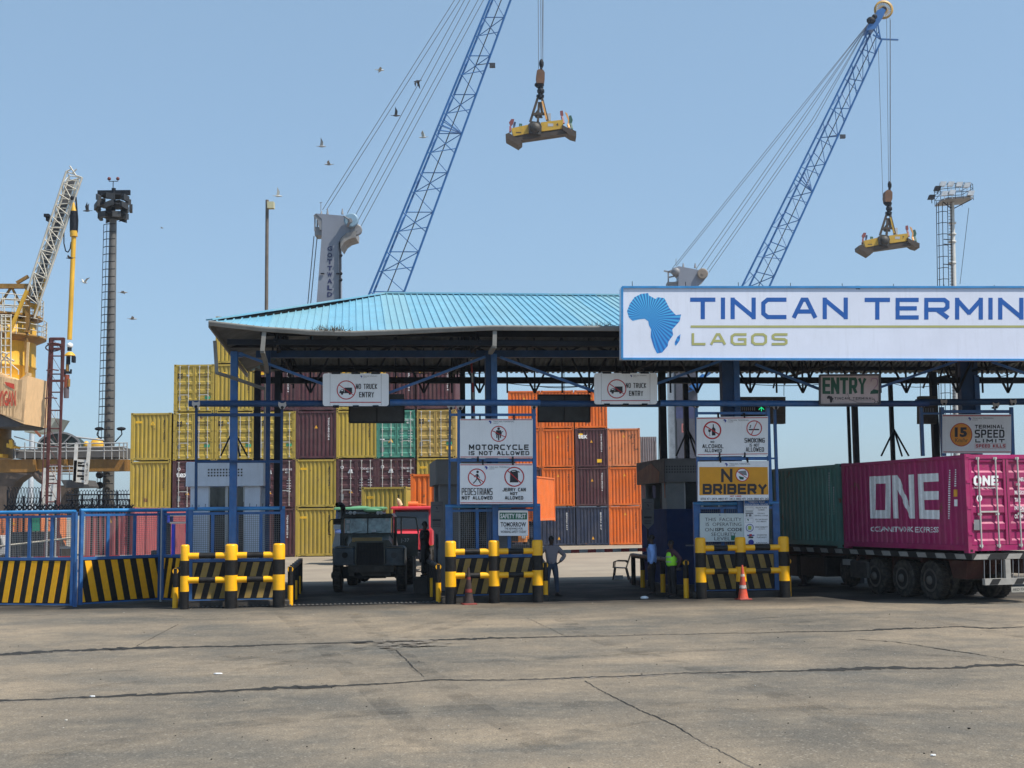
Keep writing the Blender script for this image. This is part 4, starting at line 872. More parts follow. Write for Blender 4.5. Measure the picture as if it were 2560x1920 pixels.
def container(label, k, fr, x, y, z, th=0, kind='plain', L=12.19, H=2.896, group=None, name='shipping_container', seed=0, sidedet=60):
    """x,y,z: centre of the near end at its base; the box runs back along +y of its own frame"""
    f = fr.sub(x, y, z, th); root = thing(name, label, 'container', f, (0,0,0), group); m = cmat(k); w_ = 1.219
    q = MB(f)
    for s in (-1, 1):
        q.box(s*(w_-.11), s*w_, 0, .13, .1, H-.1); q.box(s*(w_-.11), s*w_, L-.13, L, .1, H-.1)
        q.box(s*(w_-.09), s*w_, .13, L-.13, .06, .2); q.box(s*(w_-.09), s*w_, .13, L-.13, H-.1, H-.02)
        corr(q, (s*(w_-.03), .13) if s > 0 else (s*(w_-.03), L-.13), (s*(w_-.03), L-.13) if s > 0 else (s*(w_-.03), .13), .2, H-.1, (-s, 0), sidedet*int(L*2)//48 if L > 8 else sidedet//2, .045 if L > 8 else .03)
    q.box(-w_+.1, w_-.1, 0.01, .1, .05, .19); q.box(-w_+.1, w_-.1, 0.0, .1, H-.12, H-.015); q.box(-w_+.1, w_-.1, L-.1, L, .05, H-.1)
    q.box(-w_+.08, w_-.08, .1, L-.1, H-.06, H-.03)
    if kind == 'plain':      # raised fork under the end rail leaves a dark slot
        q.prism([(-.95, -.004, .19), (-.8, -.004, .09), (-.62, -.004, .09), (-.5, -.004, .19)], (0, .06, 0)); q.prism([(.5, -.004, .19), (.62, -.004, .09), (.8, -.004, .09), (.95, -.004, .19)], (0, .06, 0))
    q.part('body', m, root)
    q = MB(f); q.box(-w_+.02, w_-.02, .12, L-.12, .12, .16); q.part('floor', floorwood, root)
    q = MB(f)
    for s in (-1, 1):
        for yy in (0, L-.18):
            for zz in (0, H-.12): q.m(0).box(s*(w_-.175), s*(w_+.003), yy-.006, yy+.186, zz, zz+.12)
        for zz in (.03, H-.09): q.m(1).box(s*(w_-.12), s*(w_-.05), -.01, -.007, zz, zz+.06)
    q.part('corner_castings', [m, seal], root)
    if kind == 'plain':
        q = MB(f); corr(q, (-w_+.11, .03), (w_-.11, .03), .19, H-.12, (0, 1), 9, .05); q.part('end_wall', m, root)
        c = Canvas(f, lambda a, b, l: (a, .03-l, b)); r = random.Random(seed)
        if k in ('olive', 'gold'):
            if r.random() < .8: c.rect(decy, -.93, H-.62, -.55, H-.5); c.rect(ink, -.9, H-.565, -.58, H-.555)
            if r.random() < .6: c.poly(decy, [(-.05, H-.75), (.1, H-.5), (.25, H-.75)]); c.poly(m, [(.02, H-.72), (.1, H-.59), (.18, H-.72)])
            c.bf(ink, 'MSDU 742306 1', .73, H-1.75, .85, H-.45, .01, True)
        elif k == 'maroon':
            if r.random() < .6: c.rect(decy, -.95, H-.68, -.65, H-.36); c.rect(red, -.9, H-.53, -.7, H-.5)
            c.poly(deca, [(-.1, H-1.05), (0, H-.85), (.1, H-1.05)]); c.bf(wht, 'TGHU 895120 4', .7, H-1.75, .8, H-.4, .012, True)
        elif k == 'navy': c.poly(deca, [(-.1, .45), (0, .68), (.1, .45)]); c.bf(wht, 'BMOU 417', .55, 1.15, .65, H-.45, .012, True)
        else: c.poly(deca, [(-.1, H-.68), (0, H-.48), (.1, H-.68)]); c.bf(ink, 'HLXU 835', .72, H-1.7, .82, H-.5, .012, True)
        c.part('markings', root)
    if kind == 'door':
        for s in (-1, 1):
            q = MB(f); x0, x1 = (-w_+.12, -.012) if s < 0 else (.012, w_-.12); hs = [(.2, 0)]; z = .2; step = (H-.34)/5
            for i in range(5):
                z0 = .2+step*i; hs += [(z0+.1, 0), (z0+.15, .035), (z0+step-.1, .035), (z0+step-.05, 0)]
            hs.append((H-.13, 0)); vs = [(x0, .02+d, zz) for zz, d in hs]+[(x1, .02+d, zz) for zz, d in hs]; n = len(hs)
            q.add(vs, [(i, n+i, n+i+1, i+1) for i in range(n-1)])
            for xa in (x0, x1-.07): q.box(xa, xa+.07, .008, .06, .2, H-.13)
            for i in range(4): zz = .45+i*.66; q.box(s*(w_-.14), s*(w_-.02), -.012, .01, zz, zz+.07)
            d = q.part('door', m, root)
            for dx in (.28, .8):
                xb = s*(.05+dx) if s > 0 else s*(.05+dx); bq = MB(f); bq.tube((xb, -.03, .12), (xb, -.03, H-.08), .022, 6)
                for zz in (.15, .95, 1.7, H-.14): bq.box(xb-.05, xb+.05, -.03, .02, zz, zz+.06)
                bq.box(xb-.0, xb+.26*(1 if dx < .5 else -1)*s*1, -.05, -.03, 1.02, 1.06); bq.part('locking_bar', bar_l, d)
        q = MB(f); q.box(-.01, .01, .005, .05, .2, H-.13); q.part('door_seal', seal, root)
        if k == 'pink': return root, f
        c = Canvas(f, lambda a, b, l: (a, .012-l, b)); r = random.Random(seed)
        dk = ink if k in ('olive', 'gold') else wht
        if k in ('olive', 'gold'):
            c.st(ink, 'M', -1.0, H-.52, -.7, H-.7, .055); c.st(ink, 'SC', -1.0, H-.73, -.7, H-.86, .04); c.rect(wht, -.45, H-.72, -.3, H-.62)
            c.poly(wht, [(-.93, H-1.15), (-.78, H-1.15), (-.855, H-1.3)]); c.rect(mgrey, -.95, .72, -.77, .95); c.rect(decg, .65, .78, .98, .95)
            if r.random() < .7: c.rect(decy, .65, .48, 1.0, .68)
        elif k == 'maroon' and seed % 3 == 0:
            c.rect(decy, -.95, .9, -.6, 1.2); c.rect(wht, -1.0, H-.85, -.7, H-.5); c.rect(inkblue, -.97, H-.82, -.73, H-.53); c.poly(decy, [(-.95,H-.75),(-.75,H-.62),(-.75,H-.7)]); c.poly(deca, [(-.5, .98), (-.38, 1.2), (-.26, .98)])
        elif k == 'maroon':
            c.disc(wht, -.85, H-.5, .1, 12); c.disc(m, -.85, H-.5, .06, 10); c.rect(wht, -.5, H-.85, -.2, H-.8); c.poly(wht, [(-.48,H-.78),(-.4,H-.62),(-.25,H-.62),(-.22,H-.78)]); c.poly(deca, [(-.45, .85), (-.33, 1.07), (-.21, .85)]); c.rect(mgrey, -.93, .45, -.75, .78)
        elif k == 'teal': c.poly(decy, [(-.5, .95), (-.35, 1.22), (-.2, .95)]); c.rect(wht, -1.0, 1.1, -.72, 1.17); c.rect(mgrey, -.95, .4, -.75, .65)
        c.bf(dk, 'MEDU 487113 8' if k in ('olive','gold') else 'TCNU 603144 0', .25, H-.53, 1.0, H-.65, .01); c.bf(dk, '45G1', .6, H-.72, .85, H-.82, .01)
        for i in range(5): c.rect(dk, .2, 1.62-i*.16, .4, 1.645-i*.16); c.rect(dk, .7, 1.62-i*.16, .95, 1.645-i*.16)
        c.part('markings', root)
    return root, f
# ---- left stacks: columns across, levels up, at about 80 m
ordn = ['ground', 'second', 'third', 'fourth', 'fifth']
Zl = 3300/41.6
colX = {}
names = {'A':(374,'leftmost'),'B':(481,'second'),'C':(585,'third'),'D':(687,'fourth'),'E':(789.5,'fifth'),'F':(890.5,'sixth'),'G':(992,'seventh'),'H':(1090,'eighth')}
plan = {'A':['olive p','olive p','olive p'],'B':['maroon p','maroon t','olive d','olive d'],'C':['olive p','maroon p','olive d','olive p','olive p'],'D':['maroon p','maroon d','olive d','maroon p'],
 'E':['olive p','olive p','maroon p','maroon p'],'F':['maroon p','maroon d','olive p','olive p'],'G':['olive p','maroon d','teal d','maroon p'],'H':['olive p','olive p','gold d','maroon p']}
KN = {'p': 'ribbed end', 'd': 'twin doors', 't': 'twin doors and white letters'}
sd = 0
for cx_, (px, nm) in names.items():
    p = W.pt(px, 1300, Zl)
    for lv, sp in enumerate(plan[cx_]):
        k, t = sp.split(); sd += 1
        lab = f"{k} container with {KN[t]}, {ordn[lv]} level, {nm} column of the left block"
        r, f = container(lab, k, W, p.x, Zl, 2.91*lv, 0, 'door' if t in 'dt' else 'plain', group='containers in the left block', seed=sd, sidedet=40)
        if t == 't': c = Canvas(f, lambda a, b, l: (a, -.02-l, b)); c.bf(wht, 'tex', -1.0, 2.2, -.25, 1.9, .03); c.part('lettering', r)
# ---- right block at 100 m
Zr = 99.0
for cx_, px, nm, pl in (('I',1314,'leftmost',['navy p','maroon p','orange p','orange p']),('J',1397,'second',['navy p','orange p','orange p','orange p']),('K',1482,'third',['navy p','maroon p','maroon t','orange p']),('L',1563.5,'rightmost',['orange p','orange p','rusty orange p'])):
    p = W.pt(px, 1300, Zr)
    for lv, sp in enumerate(pl):
        k, t = sp.rsplit(' ', 1); sd += 1; lab = f"{k} container with ribbed end, {ordn[lv]} level, {nm} column of the right block"
        if t == 't': lab = 'maroon container with white letters on its ribbed end, third level of the right block'
        r, f = container(lab, k, W, p.x, Zr, 2.91*lv, 0, 'plain', group='containers in the right block', seed=sd, sidedet=40)
        if t == 't': c = Canvas(f, lambda a, b, l: (a, .02-l, b)); c.bf(wht, 'tex', -1.0, 2.5, -.3, 2.15, .03); c.rect(decy, .4, .35, .75, .6); c.part('lettering', r)
# grey shed beyond the right block
q0 = W.pt(1603, 1100, 112); q1 = W.pt(1641, 1100, 112); zt = W.pt(1620, 1092, 112).z
r = thing('warehouse', 'small grey metal shed with a dark opening just right of the rusty container', 'building', W, (q0.x, 112, 0))
q = MB(W); q.box(q0.x-1, q0.x, 112, 124, 0, zt-.4); q.box(q1.x-.25, q1.x, 112, 124, 0, zt-.4); corr(q, (q0.x-1, 112), (q1.x, 112), zt-2.6, zt, (0, 1), 12, .08); q.box(q0.x-1, q1.x, 112.2, 124, zt-.1, zt+.02); q.part('wall', mgrey, r)
q = MB(W); q.box(q0.x, q1.x-.25, 113, 113.2, 0, zt-2.6); q.part('opening', seal, r)

# ================================================================ booths on the islands
def booth(label, px0, px1, ytop, yfas, v, depth, fas=grey, wall=grey, perf=(.3,.7), low=None):
    a, b = F.pt(px0, 1300, v), F.pt(px1, 1300, v); zt, zf = F.pt(px0, ytop, v).z, F.pt(px0, yfas, v).z
    r = thing('gate_booth', label, 'booth', F, ((a.x+b.x)/2, v, .17)); i = .12
    q = MB(F); q.bev(a.x, b.x, v, v+depth, zf, zt, .03); q.part('fascia', fas, r)
    q = MB(F)     # perforated grille: small dark slots
    ua, ub = a.x+(b.x-a.x)*perf[0], a.x+(b.x-a.x)*perf[1]; nx = int((ub-ua)/.085); nz = int((zt-zf-.4)/.085)
    for ix in range(nx):
        for iz in range(nz): x = ua+ix*.085; z = zf+.28+iz*.085; q.face([(x, v-.003, z), (x+.05, v-.003, z), (x+.05, v-.003, z+.05), (x, v-.003, z+.05)])
    q.part('grille', dgrey, r)
    q = MB(F); A, B, y0, y1 = a.x+i, b.x-i, v+.15, v+depth-.15
    w1, w2 = A+(B-A)*.26, A+(B-A)*.78; zs = 1.35
    q.box(A, B, y0, y1, .17, zs); q.box(A, w1, y0, y0+.1, zs, zf); q.box(w2, B, y0, y0+.1, zs, zf); q.box(A, B, y1-.1, y1, zs, zf)
    for s in (A, B-.1): q.box(s, s+.1, y0+.1, y0+.6, zs, zf); q.box(s, s+.1, y1-.7, y1-.1, zs, zf)
    q.part('wall', wall, r)
    if low:
        q = MB(F); q.box(A-.01, B+.01, y0-.012, y1+.01, .18, 2.5); q.part('lower_panel', low, r)
    for (xa, xb) in ((w1, (w1+w2)/2), ((w1+w2)/2, w2)):
        q = MB(F); q.box(xa+.04, xb-.04, y0+.04, y0+.06, zs+.05, zf-.03); g_ = q.part('window', glass, r)
        q = MB(F)
        for xx in (xa, xb-.04): q.box(xx, xx+.04, y0-.01, y0+.07, zs, zf)
        q.box(xa, xb, y0-.012, y0+.07, zs, zs+.05); q.part('window_frame', galv, g_)
    return r
booth('pale grey booth behind the leftmost island fence, with a grille in its fascia', 463, 659, 1155, 1216, 3.0, 3.2, perf=(.28, .74))
booth('grey booth mostly hidden behind the motorcycle and pedestrian boards', 1090, 1290, 1148, 1211, 3.2, 3.2, fas=pm('booth_midgrey', (.17,.175,.185), .7, var=.1, dust=.1), wall=pm('booth_midgrey', (.2,.2,.2)))
booth('grey booth with dark blue lower walls left of the bribery board', 1661, 1850, 1146, 1205, 4.0, 3.9, fas=pm('booth_darkgrey', (.2,.205,.215), .8, var=.1, spec=.15), wall=pm('booth_slate', (.22,.24,.25), .7, dust=.2), perf=(.0, .6), low=pm('booth_navy', (.012,.035,.12), .8, dust=.03, spec=.1))
uB = F.pt(1661, 1300, 4.0).x; PU = lambda x, y, o=.03: F.upt(x, y, uB-o)
q = MB(F); q.prism([PU(1591,1158), PU(1626,1152), PU(1660,1146), PU(1660,1206), PU(1594,1213)], (.02, 0, 0)); q.m(1); q.prism([PU(1592,1182,.045), PU(1627,1158,.045), PU(1648,1180,.045), PU(1646,1206,.045), PU(1595,1211,.045)], (.01, 0, 0))
q.solo('awning', [pm('awning_brown', (.08,.06,.055), .8, dust=.2), pm('awning_patch', (.22,.09,.05), .8, var=.3, dust=.2)], 'brown canvas with a reddish patch hung along the left side of the dark grey booth', 'awning')
for (xa, xb, yt, yb, cc) in ((1606, 1614, 1214, 1245, 'wht_cloth'), (1631, 1640, 1214, 1245, 'violet_cloth'), (1661, 1670, 1209, 1245, 'orange_cloth')):
    col = {'wht_cloth': (.5,.3,.28), 'violet_cloth': (.2,.17,.24), 'orange_cloth': (.75,.2,.06)}[cc]; lb = {'wht_cloth': 'reddish', 'violet_cloth': 'greyish violet', 'orange_cloth': 'bright orange'}[cc]
    q = MB(F); a, b = F.pt(xa, yt, 4.3), F.pt(xb, yb, 4.3); n = 5
    for i in range(n): x0 = a.x+(b.x-a.x)*i/n; x1 = a.x+(b.x-a.x)*(i+1)/n; q.prism([(x0, 4.3+.02*(i%2), b.z), (x1, 4.3+.02*((i+1)%2), b.z), (x1, 4.3+.02*((i+1)%2), a.z), (x0, 4.3+.02*(i%2), a.z)], (0, .01, 0))
    q.solo('hanging_strip', flat(cc, col), lb + ' cloth strip hanging below the awning of the right booth', 'cloth', 'cloth strips under the awning')
# arrow-shaped notices
for (x0, x1, y0, y1, ytip, lab) in ((1077, 1108, 1254, 1318, 1337, 'dark grey arrow shaped notice beside the old truck, on the middle island'), (1606, 1635, 1247, 1308, 1323, 'dark grey arrow shaped notice before the booth with blue walls')):
    v = 1.6 if x0 < 1500 else 3.6; g_ = lambda x, y: F.pt(x, y, v); r = thing('arrow_notice', lab, 'sign', F, (g_((x0+x1)/2, y1).x, v, .17), 'arrow shaped notices')
    q = MB(F); q.prism([g_(x0, y1), g_((x0+x1)/2, ytip), g_(x1, y1), g_(x1, y0), g_(x0, y0)], (0, .04, 0)); q.part('panel', pm('notice_grey', (.1,.105,.115), .6, dust=.15), r)
    q = MB(F); m_ = g_((x0+x1)/2, ytip-3); q.tube((m_.x, v+.07, .17), (m_.x, v+.07, m_.z), .025, 6); q.part('stand', steel, r)
    c = pxcanvas(F, v); cx = (x0+x1)/2; c.africa(ink, cx-3, y0+13, 5, 7); c.rect(ink, x0+4, y0+9, x1-5, y0+10); c.rect(ink, cx-6, y0+25, cx+6, y0+26); c.rect(ink, x0+4, y0+44, x1-6, y0+49)
    for k in range(3): c.rect(ink, x0+5, y0+53+k*4, x1-7, y0+54.3+k*4)
    c.part('lettering', r)
# boom barriers
def boom(label, a, b, n, post=None):
    r = thing('boom_barrier', label, 'barrier', W, (b.x, b.y, 0)); q = MB(W)
    for i in range(n): q.cur = i % 2; q.bar(a.lerp(b, i/n), a.lerp(b, (i+1)/n), .05, .11)
    q.part('arm', [red if False else pm('barrier_red', (.42,.02,.025), .5, dust=.1), pm('barrier_white', (.5,.5,.5), .5, dust=.15)], r)
    if post: q = MB(W); q.bev(post.x-.17, post.x+.17, post.y-.17, post.y+.17, 0, 1.25, .03); q.part('housing', pm('housing_dark', (.05,.05,.055), .6, dust=.15), r)
g1 = F.m @ F.pt(1385, 1379.5, 6.0); g2 = F.m @ F.pt(1738, 1371, 6.0); boom('red and white boom arm lowered across the lane beyond the standing men', g1, g2, 17, g2 + Vector((.2,0,0)))
g1 = F.m @ F.pt(1183, 1000, 4.5); g2 = F.m @ F.pt(1176, 860, 4.5); g3 = g1.copy(); g3.z = 1.0; boom('red and white boom arm standing raised behind the middle column', g2, g3 + Vector((.25,0,0)), 22, g3 + Vector((.25,0,0)))
g1 = W.pt(-40, 1398, 48); g2 = W.pt(392, 1390, 48); boom('long red and white boom arm seen through the gate leaves at left', g1, g2, 14, g2)
# plastic chair
def chair():
    p = ground(1552, 1449); f = W.sub(p.x, p.y, 0, math.radians(-100)); r = thing('plastic_chair', 'empty brown plastic armchair in the shade beside the lane barrier', 'chair', f); m = pm('chair_brown', (.055,.025,.018), .45)
    q = MB(f); q.prism([(-.24,-.22,.42),(.24,-.22,.42),(.21,.22,.4),(-.21,.22,.4)], (0,0,.03)); q.part('seat', m, r)
    q = MB(f); q.prism([(-.21,.2,.44),(.21,.2,.44),(.24,.34,.86),(.12,.36,.93),(-.12,.36,.93),(-.24,.34,.86)], (0,.025,0)); q.part('backrest', m, r)
    for sx in (-1, 1):
        q = MB(f); q.path([(sx*.27,-.24,.43),(sx*.29,-.22,.64),(sx*.28,-.1,.68),(sx*.28,.2,.67),(sx*.24,.28,.62)], .022, 6); q.part('armrest', m, r)
        for yy, y2 in ((-.2,-.26),(.2,.3)): q = MB(f); q.bar((sx*.22, yy, .42), (sx*.26, y2, 0), .045, .045); q.part('leg', m, r)
chair()
q = MB(W); p = ground(1546, 1449.5); q.box(p.x-.17, p.x+.17, p.y-.02, p.y, .02, .16); q.solo('litter_box', wht, 'white sheet standing under the brown plastic chair', 'paper')
q = MB(W); p = ground(1611, 1497); q.ball(p+Vector((0,0,.03)), .1, 8, (1.2,.6,.5)); q.solo('litter_bag', wht, 'crumpled white bag on the ground at the feet of the man in blue', 'litter')
# ================================================================ wheels
def wheel(fr, c, r, w_, root, name='wheel', dual=False, face=-1, dirt=rubber, rm=rimm):
    """axle along the frame x axis; face = side (x sign) on which the rim shows"""
    x, y, z = c; q = MB(fr); a = face
    q.lathe((x, y, z), [(r*.62, 0), (r*.86, -.0*w_), (r*.97, .06*w_), (r, .18*w_), (r, .82*w_), (r*.97, .94*w_), (r*.86, w_), (r*.62, w_)], 28, (-a, 0, 0))
    q.m(1)
    for k in range(28):
        t = 2*PI*k/28; q.bar((x-a*.1*w_, y+math.cos(t)*r, z+math.sin(t)*r), (x-a*.9*w_, y+math.cos(t+.08)*r, z+math.sin(t+.08)*r), .03, .02)
    ty = q.part(name, [dirt, blk], root)
    q = MB(fr); q.lathe((x+a*.004, y, z), [(r*.6, -.012), (r*.55, -.012), (r*.52, .02)], 20, (-a, 0, 0)); q.m(1).lathe((x+a*.002, y, z), [(r*.47, -.016), (r*.2, -.018)], 20, (-a, 0, 0)); q.m(0).lathe((x+a*.01, y, z), [(r*.24, -.02), (r*.2, -.06), (r*.12, -.08), (.02, -.085)], 14, (-a, 0, 0))
    for k in range(10): t = 2*PI*k/10; q.tube((x-a*.08, y+math.cos(t)*r*.36, z+math.sin(t)*r*.36), (x-a*.15, y+math.cos(t)*r*.36, z+math.sin(t)*r*.36), .016, 6)
    q.part('rim', [rm, blk], ty); return ty
# ================================================================ trailer with two containers entering at the right
TH = math.atan2(-1.83, 5.78)        # heading of the trailer: turned to the left of straight ahead
s_r = 98.0; Zt = FPX/s_r; crn = W.pt(2422, 1383, Zt)         # rear left bottom corner of the pink container
TF = W.sub(crn.x, crn.y, 0, 0); hd = Vector((-.3018, .9534, 0)); TF = Fr(); TF.m = Matrix.Translation((crn.x, crn.y, 0)) @ Matrix.Rotation(math.atan2(.281, .96), 4, 'Z'); TF.i = TF.m.inverted()
# frame TF: x to the right across the rear, y forward along the trailer, origin under the rear left container corner
DZ = crn.z
trl = thing('semi_trailer', 'flatbed semi trailer with black and white banded side rails carrying two containers', 'trailer', TF, (1.2, 6, 0))
bw = pm('band_white', (.30,.295,.28), .7, var=.15, scale=6, rust=.18, rustcol=(.05,.04,.035), dust=.2); bb = pm('band_black', (.012,.012,.013), .6, var=.3)
q = MB(TF); q.m(0).box(0.0, 2.44, -.12, 12.6, DZ-.17, DZ-.012); q.m(1)
k = 0
while k*.86 < 12.4:
    y = .1+k*.86; q.prism([(-.006, y, DZ-.155), (-.006, y+.42, DZ-.155), (-.006, y+.5, DZ-.03), (-.006, y+.08, DZ-.03)], (-.004, 0, 0)); k += 1
for x0 in (.04, 1.0, 1.95): q.prism([(x0, -.124, DZ-.16), (x0+.4, -.124, DZ-.16), (x0+.5, -.124, DZ-.03), (x0+.1, -.124, DZ-.03)], (0, -.006, 0))
q.part('deck', [bb, bw], trl)
q = MB(TF)
for x in (.75, 1.6): q.box(x, x+.14, .1, 12.3, DZ-.55, DZ-.18)
for y in (.3, 2.2, 5, 7.5, 10): q.box(.1, 2.34, y, y+.1, DZ-.3, DZ-.18)
q.part('chassis', chassis, trl)
R = .52
WY = []
for px in (2189, 2256.6, 2326.7):
    # where the ray through the wheel centre meets the trailer's left side
    d = TF.i.to_3x3() @ ray(px, 1452); o_ = TF.i @ CP; t = (.12 - o_.x)/d.x; p = o_ + d*t; WY.append(p.y)
for y in WY:
    for side, f_ in ((.12, -1), (2.32, 1)):
        wheel(TF, (side, y, R), R, .26, trl, 'tyre', face=f_); 
    q = MB(TF); 
    for xx in (.42, 1.78): q.lathe((xx, y, R), [(.3,0),(.48,.02),(.5,.06),(.5,.2),(.48,.24),(.3,.26)], 24, (1,0,0))
    q.tube((.3, y, R), (2.15, y, R), .07, 8); q.part('axle', rubber, trl)
q = MB(TF); q.prism([(.05, .95, DZ-.2), (.05, .15, DZ-.2), (.05, .25, .62), (.05, .78, .62)], (.5, 0, 0)); q.part('mudguard', chassis, trl)
q = MB(TF); 
for x in (.3,): q.box(x, x+.06, 3.9, 4.0, .5, DZ-.2)
q.bar((.05, WY[0]+.95, .6), (.05, WY[0]+.75, DZ-.2), .05, .1); q.part('bracket', chassis, trl)
q = MB(TF); q.box(.1, .3, WY[0]+1.3, WY[0]+1.75, .78, .95); q.part('side_lamp', bw, trl)
q = MB(TF)      # rear guard: posts, grille rods, bumper with bands
for k in range(12): q.m(0).tube((.35+k*.17, -.1, .62), (.37+k*.17, -.1, DZ-.17), .014, 4)
q.m(1).box(.95, 1.1, -.16, -.06, .62, DZ-.17); q.m(1).box(.3, 2.15, -.2, -.08, .48, .64); q.m(2)
for x in (.42, 1.15, 1.7): q.prism([(x, -.203, .49), (x+.25, -.203, .49), (x+.35, -.203, .63), (x+.1, -.203, .63)], (0, -.004, 0))
q.part('rear_bumper', [mgrey, bw, bb], trl)
q = MB(TF); q.box(1.05, 1.5, -.215, -.2, .28, .42); pl_ = q.part('number_plate', pm('plate_dirty', (.35,.34,.3), .7, var=.3, rust=.3), trl)
c = Canvas(TF, lambda a, b, l: (a, -.215-l, b)); c.bf(bk, 'AKD 734', 1.09, .39, 1.46, .32, .01); c.part('plate_lettering', pl_)
for x in (1.95,): q = MB(TF); q.box(x, x+.2, -.15, -.09, DZ-.36, DZ-.24); q.part('tail_lamp', pm('lamp_red', (.2,.01,.01), .3), trl)
for (x0, x1, y0, y1, z0, z1) in ((.5, 1.9, 5.6, 7.0, .4, 1.0), (.05, .9, 7.3, 8.9, .38, 1.0), (1.5, 2.4, 6.0, 9.0, .3, 1.02), (.3, 2.3, 9.5, 11.4, .3, 1.0)):
    q = MB(TF); q.bev(x0, x1, y0, y1, z0, z1, .06); q.part('shade_fill_box', blk, trl)  # black boxes added to fill in the dark under the trailer
q = MB(TF); q.lathe((.15, 6.2, .62), [(.25,0),(.45,.02),(.48,.08),(.48,.2),(.4,.24)], 20, (1,0,0)); q.part('shade_fill_wheel', rubber, trl)  # wheel added with the boxes to darken the gap below the deck
q = MB(TF); q.bev(.0, .35, 4.8, 5.8, .45, .95, .05); q.part('tool_box', pm('black_box', (.02,.02,.02), .6, dust=.2), trl)
for x in (.35, 1.9): q = MB(TF); q.bar((x, 9.2, 0.05), (x, 9.2, DZ-.3), .12, .12); q.box(x-.15, x+.15, 9.05, 9.35, 0, .06); q.part('landing_leg', steel, trl)
# pink container with twin doors at the rear
HP = (1383-1134)/s_r - .03
pk = CC['pink']; r, f = container('magenta container with giant white letters, its door end facing the road', 'pink', TF, 1.219, 0, DZ, 0, 'door', L=6.06, H=HP, sidedet=46)
# lettering on the corrugated left side follows the ribs: drape by slicing thin vertical strips
def drape_side(rt, f, L, n, d, polys, m, zoff=.0):
    pass
class Drape:
    def __init__(s, f, xw, L, n, d): s.f, s.xw, s.L, s.n, s.d = f, xw, L, n, d
    def off(s, y):
        t = (s.L-.13-y)/(s.L-.26)*s.n; fr_ = t - math.floor(t)
        if fr_ < .36: return 0
        if fr_ < .5: return (fr_-.36)/.14
        if fr_ < .86: return 1
        return 1-(fr_-.86)/.14
    def brk(s):
        ys = []
        for i in range(s.n):
            for q_ in (0, .36, .5, .86): ys.append(s.L-.13-(i+q_)/s.n*(s.L-.26))
        return sorted(ys+[.13])
    def poly(s, mb, pts, lift=.006):      # pts in (y, z); convex polygon
        B = s.brk()
        for a, b in zip(B, B[1:]):
            p = clip(pts, a, b, -9, 99)
            if p: mb.face([(-s.xw + s.off(min(max(y, a+1e-5), b-1e-5))*s.d - lift, y, z) for y, z in p])
dp = Drape(f, 1.219-.03, 6.06, 46//2, .03)
def sidepx(px, py):
    d = f.i.to_3x3() @ ray(px, py); o_ = f.i @ CP; t = (-1.19-o_.x)/d.x; p = o_+d*t; return (p.y, p.z)
Xo = lambda x: 1900+x*.29837
Yo = lambda y: 1080+y*.29837
def SP(pts): return [sidepx(Xo(x), Yo(y)) for x, y in pts]
q = MB(f)
def band(x0, y0, x1, y1, x2, y2, x3, y3): dp.poly(q, SP([(x0,y0),(x1,y1),(x2,y2),(x3,y3)]))
# O
band(917,373, 963,370, 968,724, 925,724); band(1045,367, 1087,364, 1093,724, 1050,724); band(963,372, 1046,367, 1047,432, 963,434); band(968,655, 1050,655, 1050,724, 968,724)
# N
band(1107,364, 1150,361, 1160,725, 1117,724); band(1245,358, 1290,355, 1300,726, 1257,725); band(1150,361, 1163,380, 1257,640, 1257,725)
dp.poly(q, SP([(1150,361),(1257,725),(1245,700),(1152,480)]))
# E
band(1323,353, 1367,350, 1376,727, 1333,726); band(1367,350, 1488,345, 1490,414, 1367,420); band(1370,497, 1490,495, 1491,567, 1371,570); band(1374,654, 1497,655, 1498,731, 1376,727)
# smaller line: bars of letters
for x0, x1, y0, y1, txt in ((928, 1070, 792, 835, 'OCEAN'), (1077, 1280, 793, 838, 'NETWORK'), (1300, 1498, 795, 842, 'EXPRESS')):
    vs_t, fs_t = bfont(txt, .015)
    for ft in fs_t: dp.poly(q, SP([(x0+(x1-x0)*vs_t[i][0], y1+(y0-y1)*vs_t[i][1]) for i in ft]), .006)
q.part('side_lettering', wht, r)
q = MB(f)
for col, y0, y1 in ((1583, 318, 735), (1632, 312, 455)):
    yy = y0
    while yy < y1: dp.poly(q, SP([(col-5, yy), (col+5, yy), (col+5, yy+11), (col-5, yy+11)])); yy += 19
dp.poly(q, SP([(1628,565),(1648,565),(1648,622),(1628,622)])); q.part('side_marks', wht, r)
q = MB(f); dp.poly(q, SP([(1623,482),(1647,482),(1647,542),(1623,542)])); q.part('side_plate', deca, r)
def doorpx(px, py, l=0):
    d = f.i.to_3x3() @ ray(px, py); o_ = f.i @ CP; t = (.015-o_.y)/d.y; p = o_+d*t; return Vector((p.x, .0-l-.02, p.z))
c = Canvas(f, lambda x, y, l: doorpx(Xo(x), Yo(y), l)); c.st(wht, 'ONE', 1783, 366, 1990, 448, 20, .2); c.bf(wht, 'OCEAN NETWORK EXPRESS', 1785, 460, 1990, 473, .01)
c.disc(wht, 1830, 555, 23, 16, ry=30); c.disc(pm('decal_slate', (.12,.13,.14), .6), 1830, 555, 13, 12, ry=18); c.rect(mgrey, 1785, 735, 1838, 822)
for t_, y in (('ONEU 124817', 380), ('MAX GROSS', 490), ('TARE', 552), ('PAYLOAD', 620), ('CU. CAP.', 690)): c.bf(wht, t_, 2125 if t_ != 'ONEU 124817' else 2148, y, 2125+[150,90,50,90,75][('ONEU 124817','MAX GROSS','TARE','PAYLOAD','CU. CAP.').index(t_)], y+34, .02)
c.part('door_lettering', r)
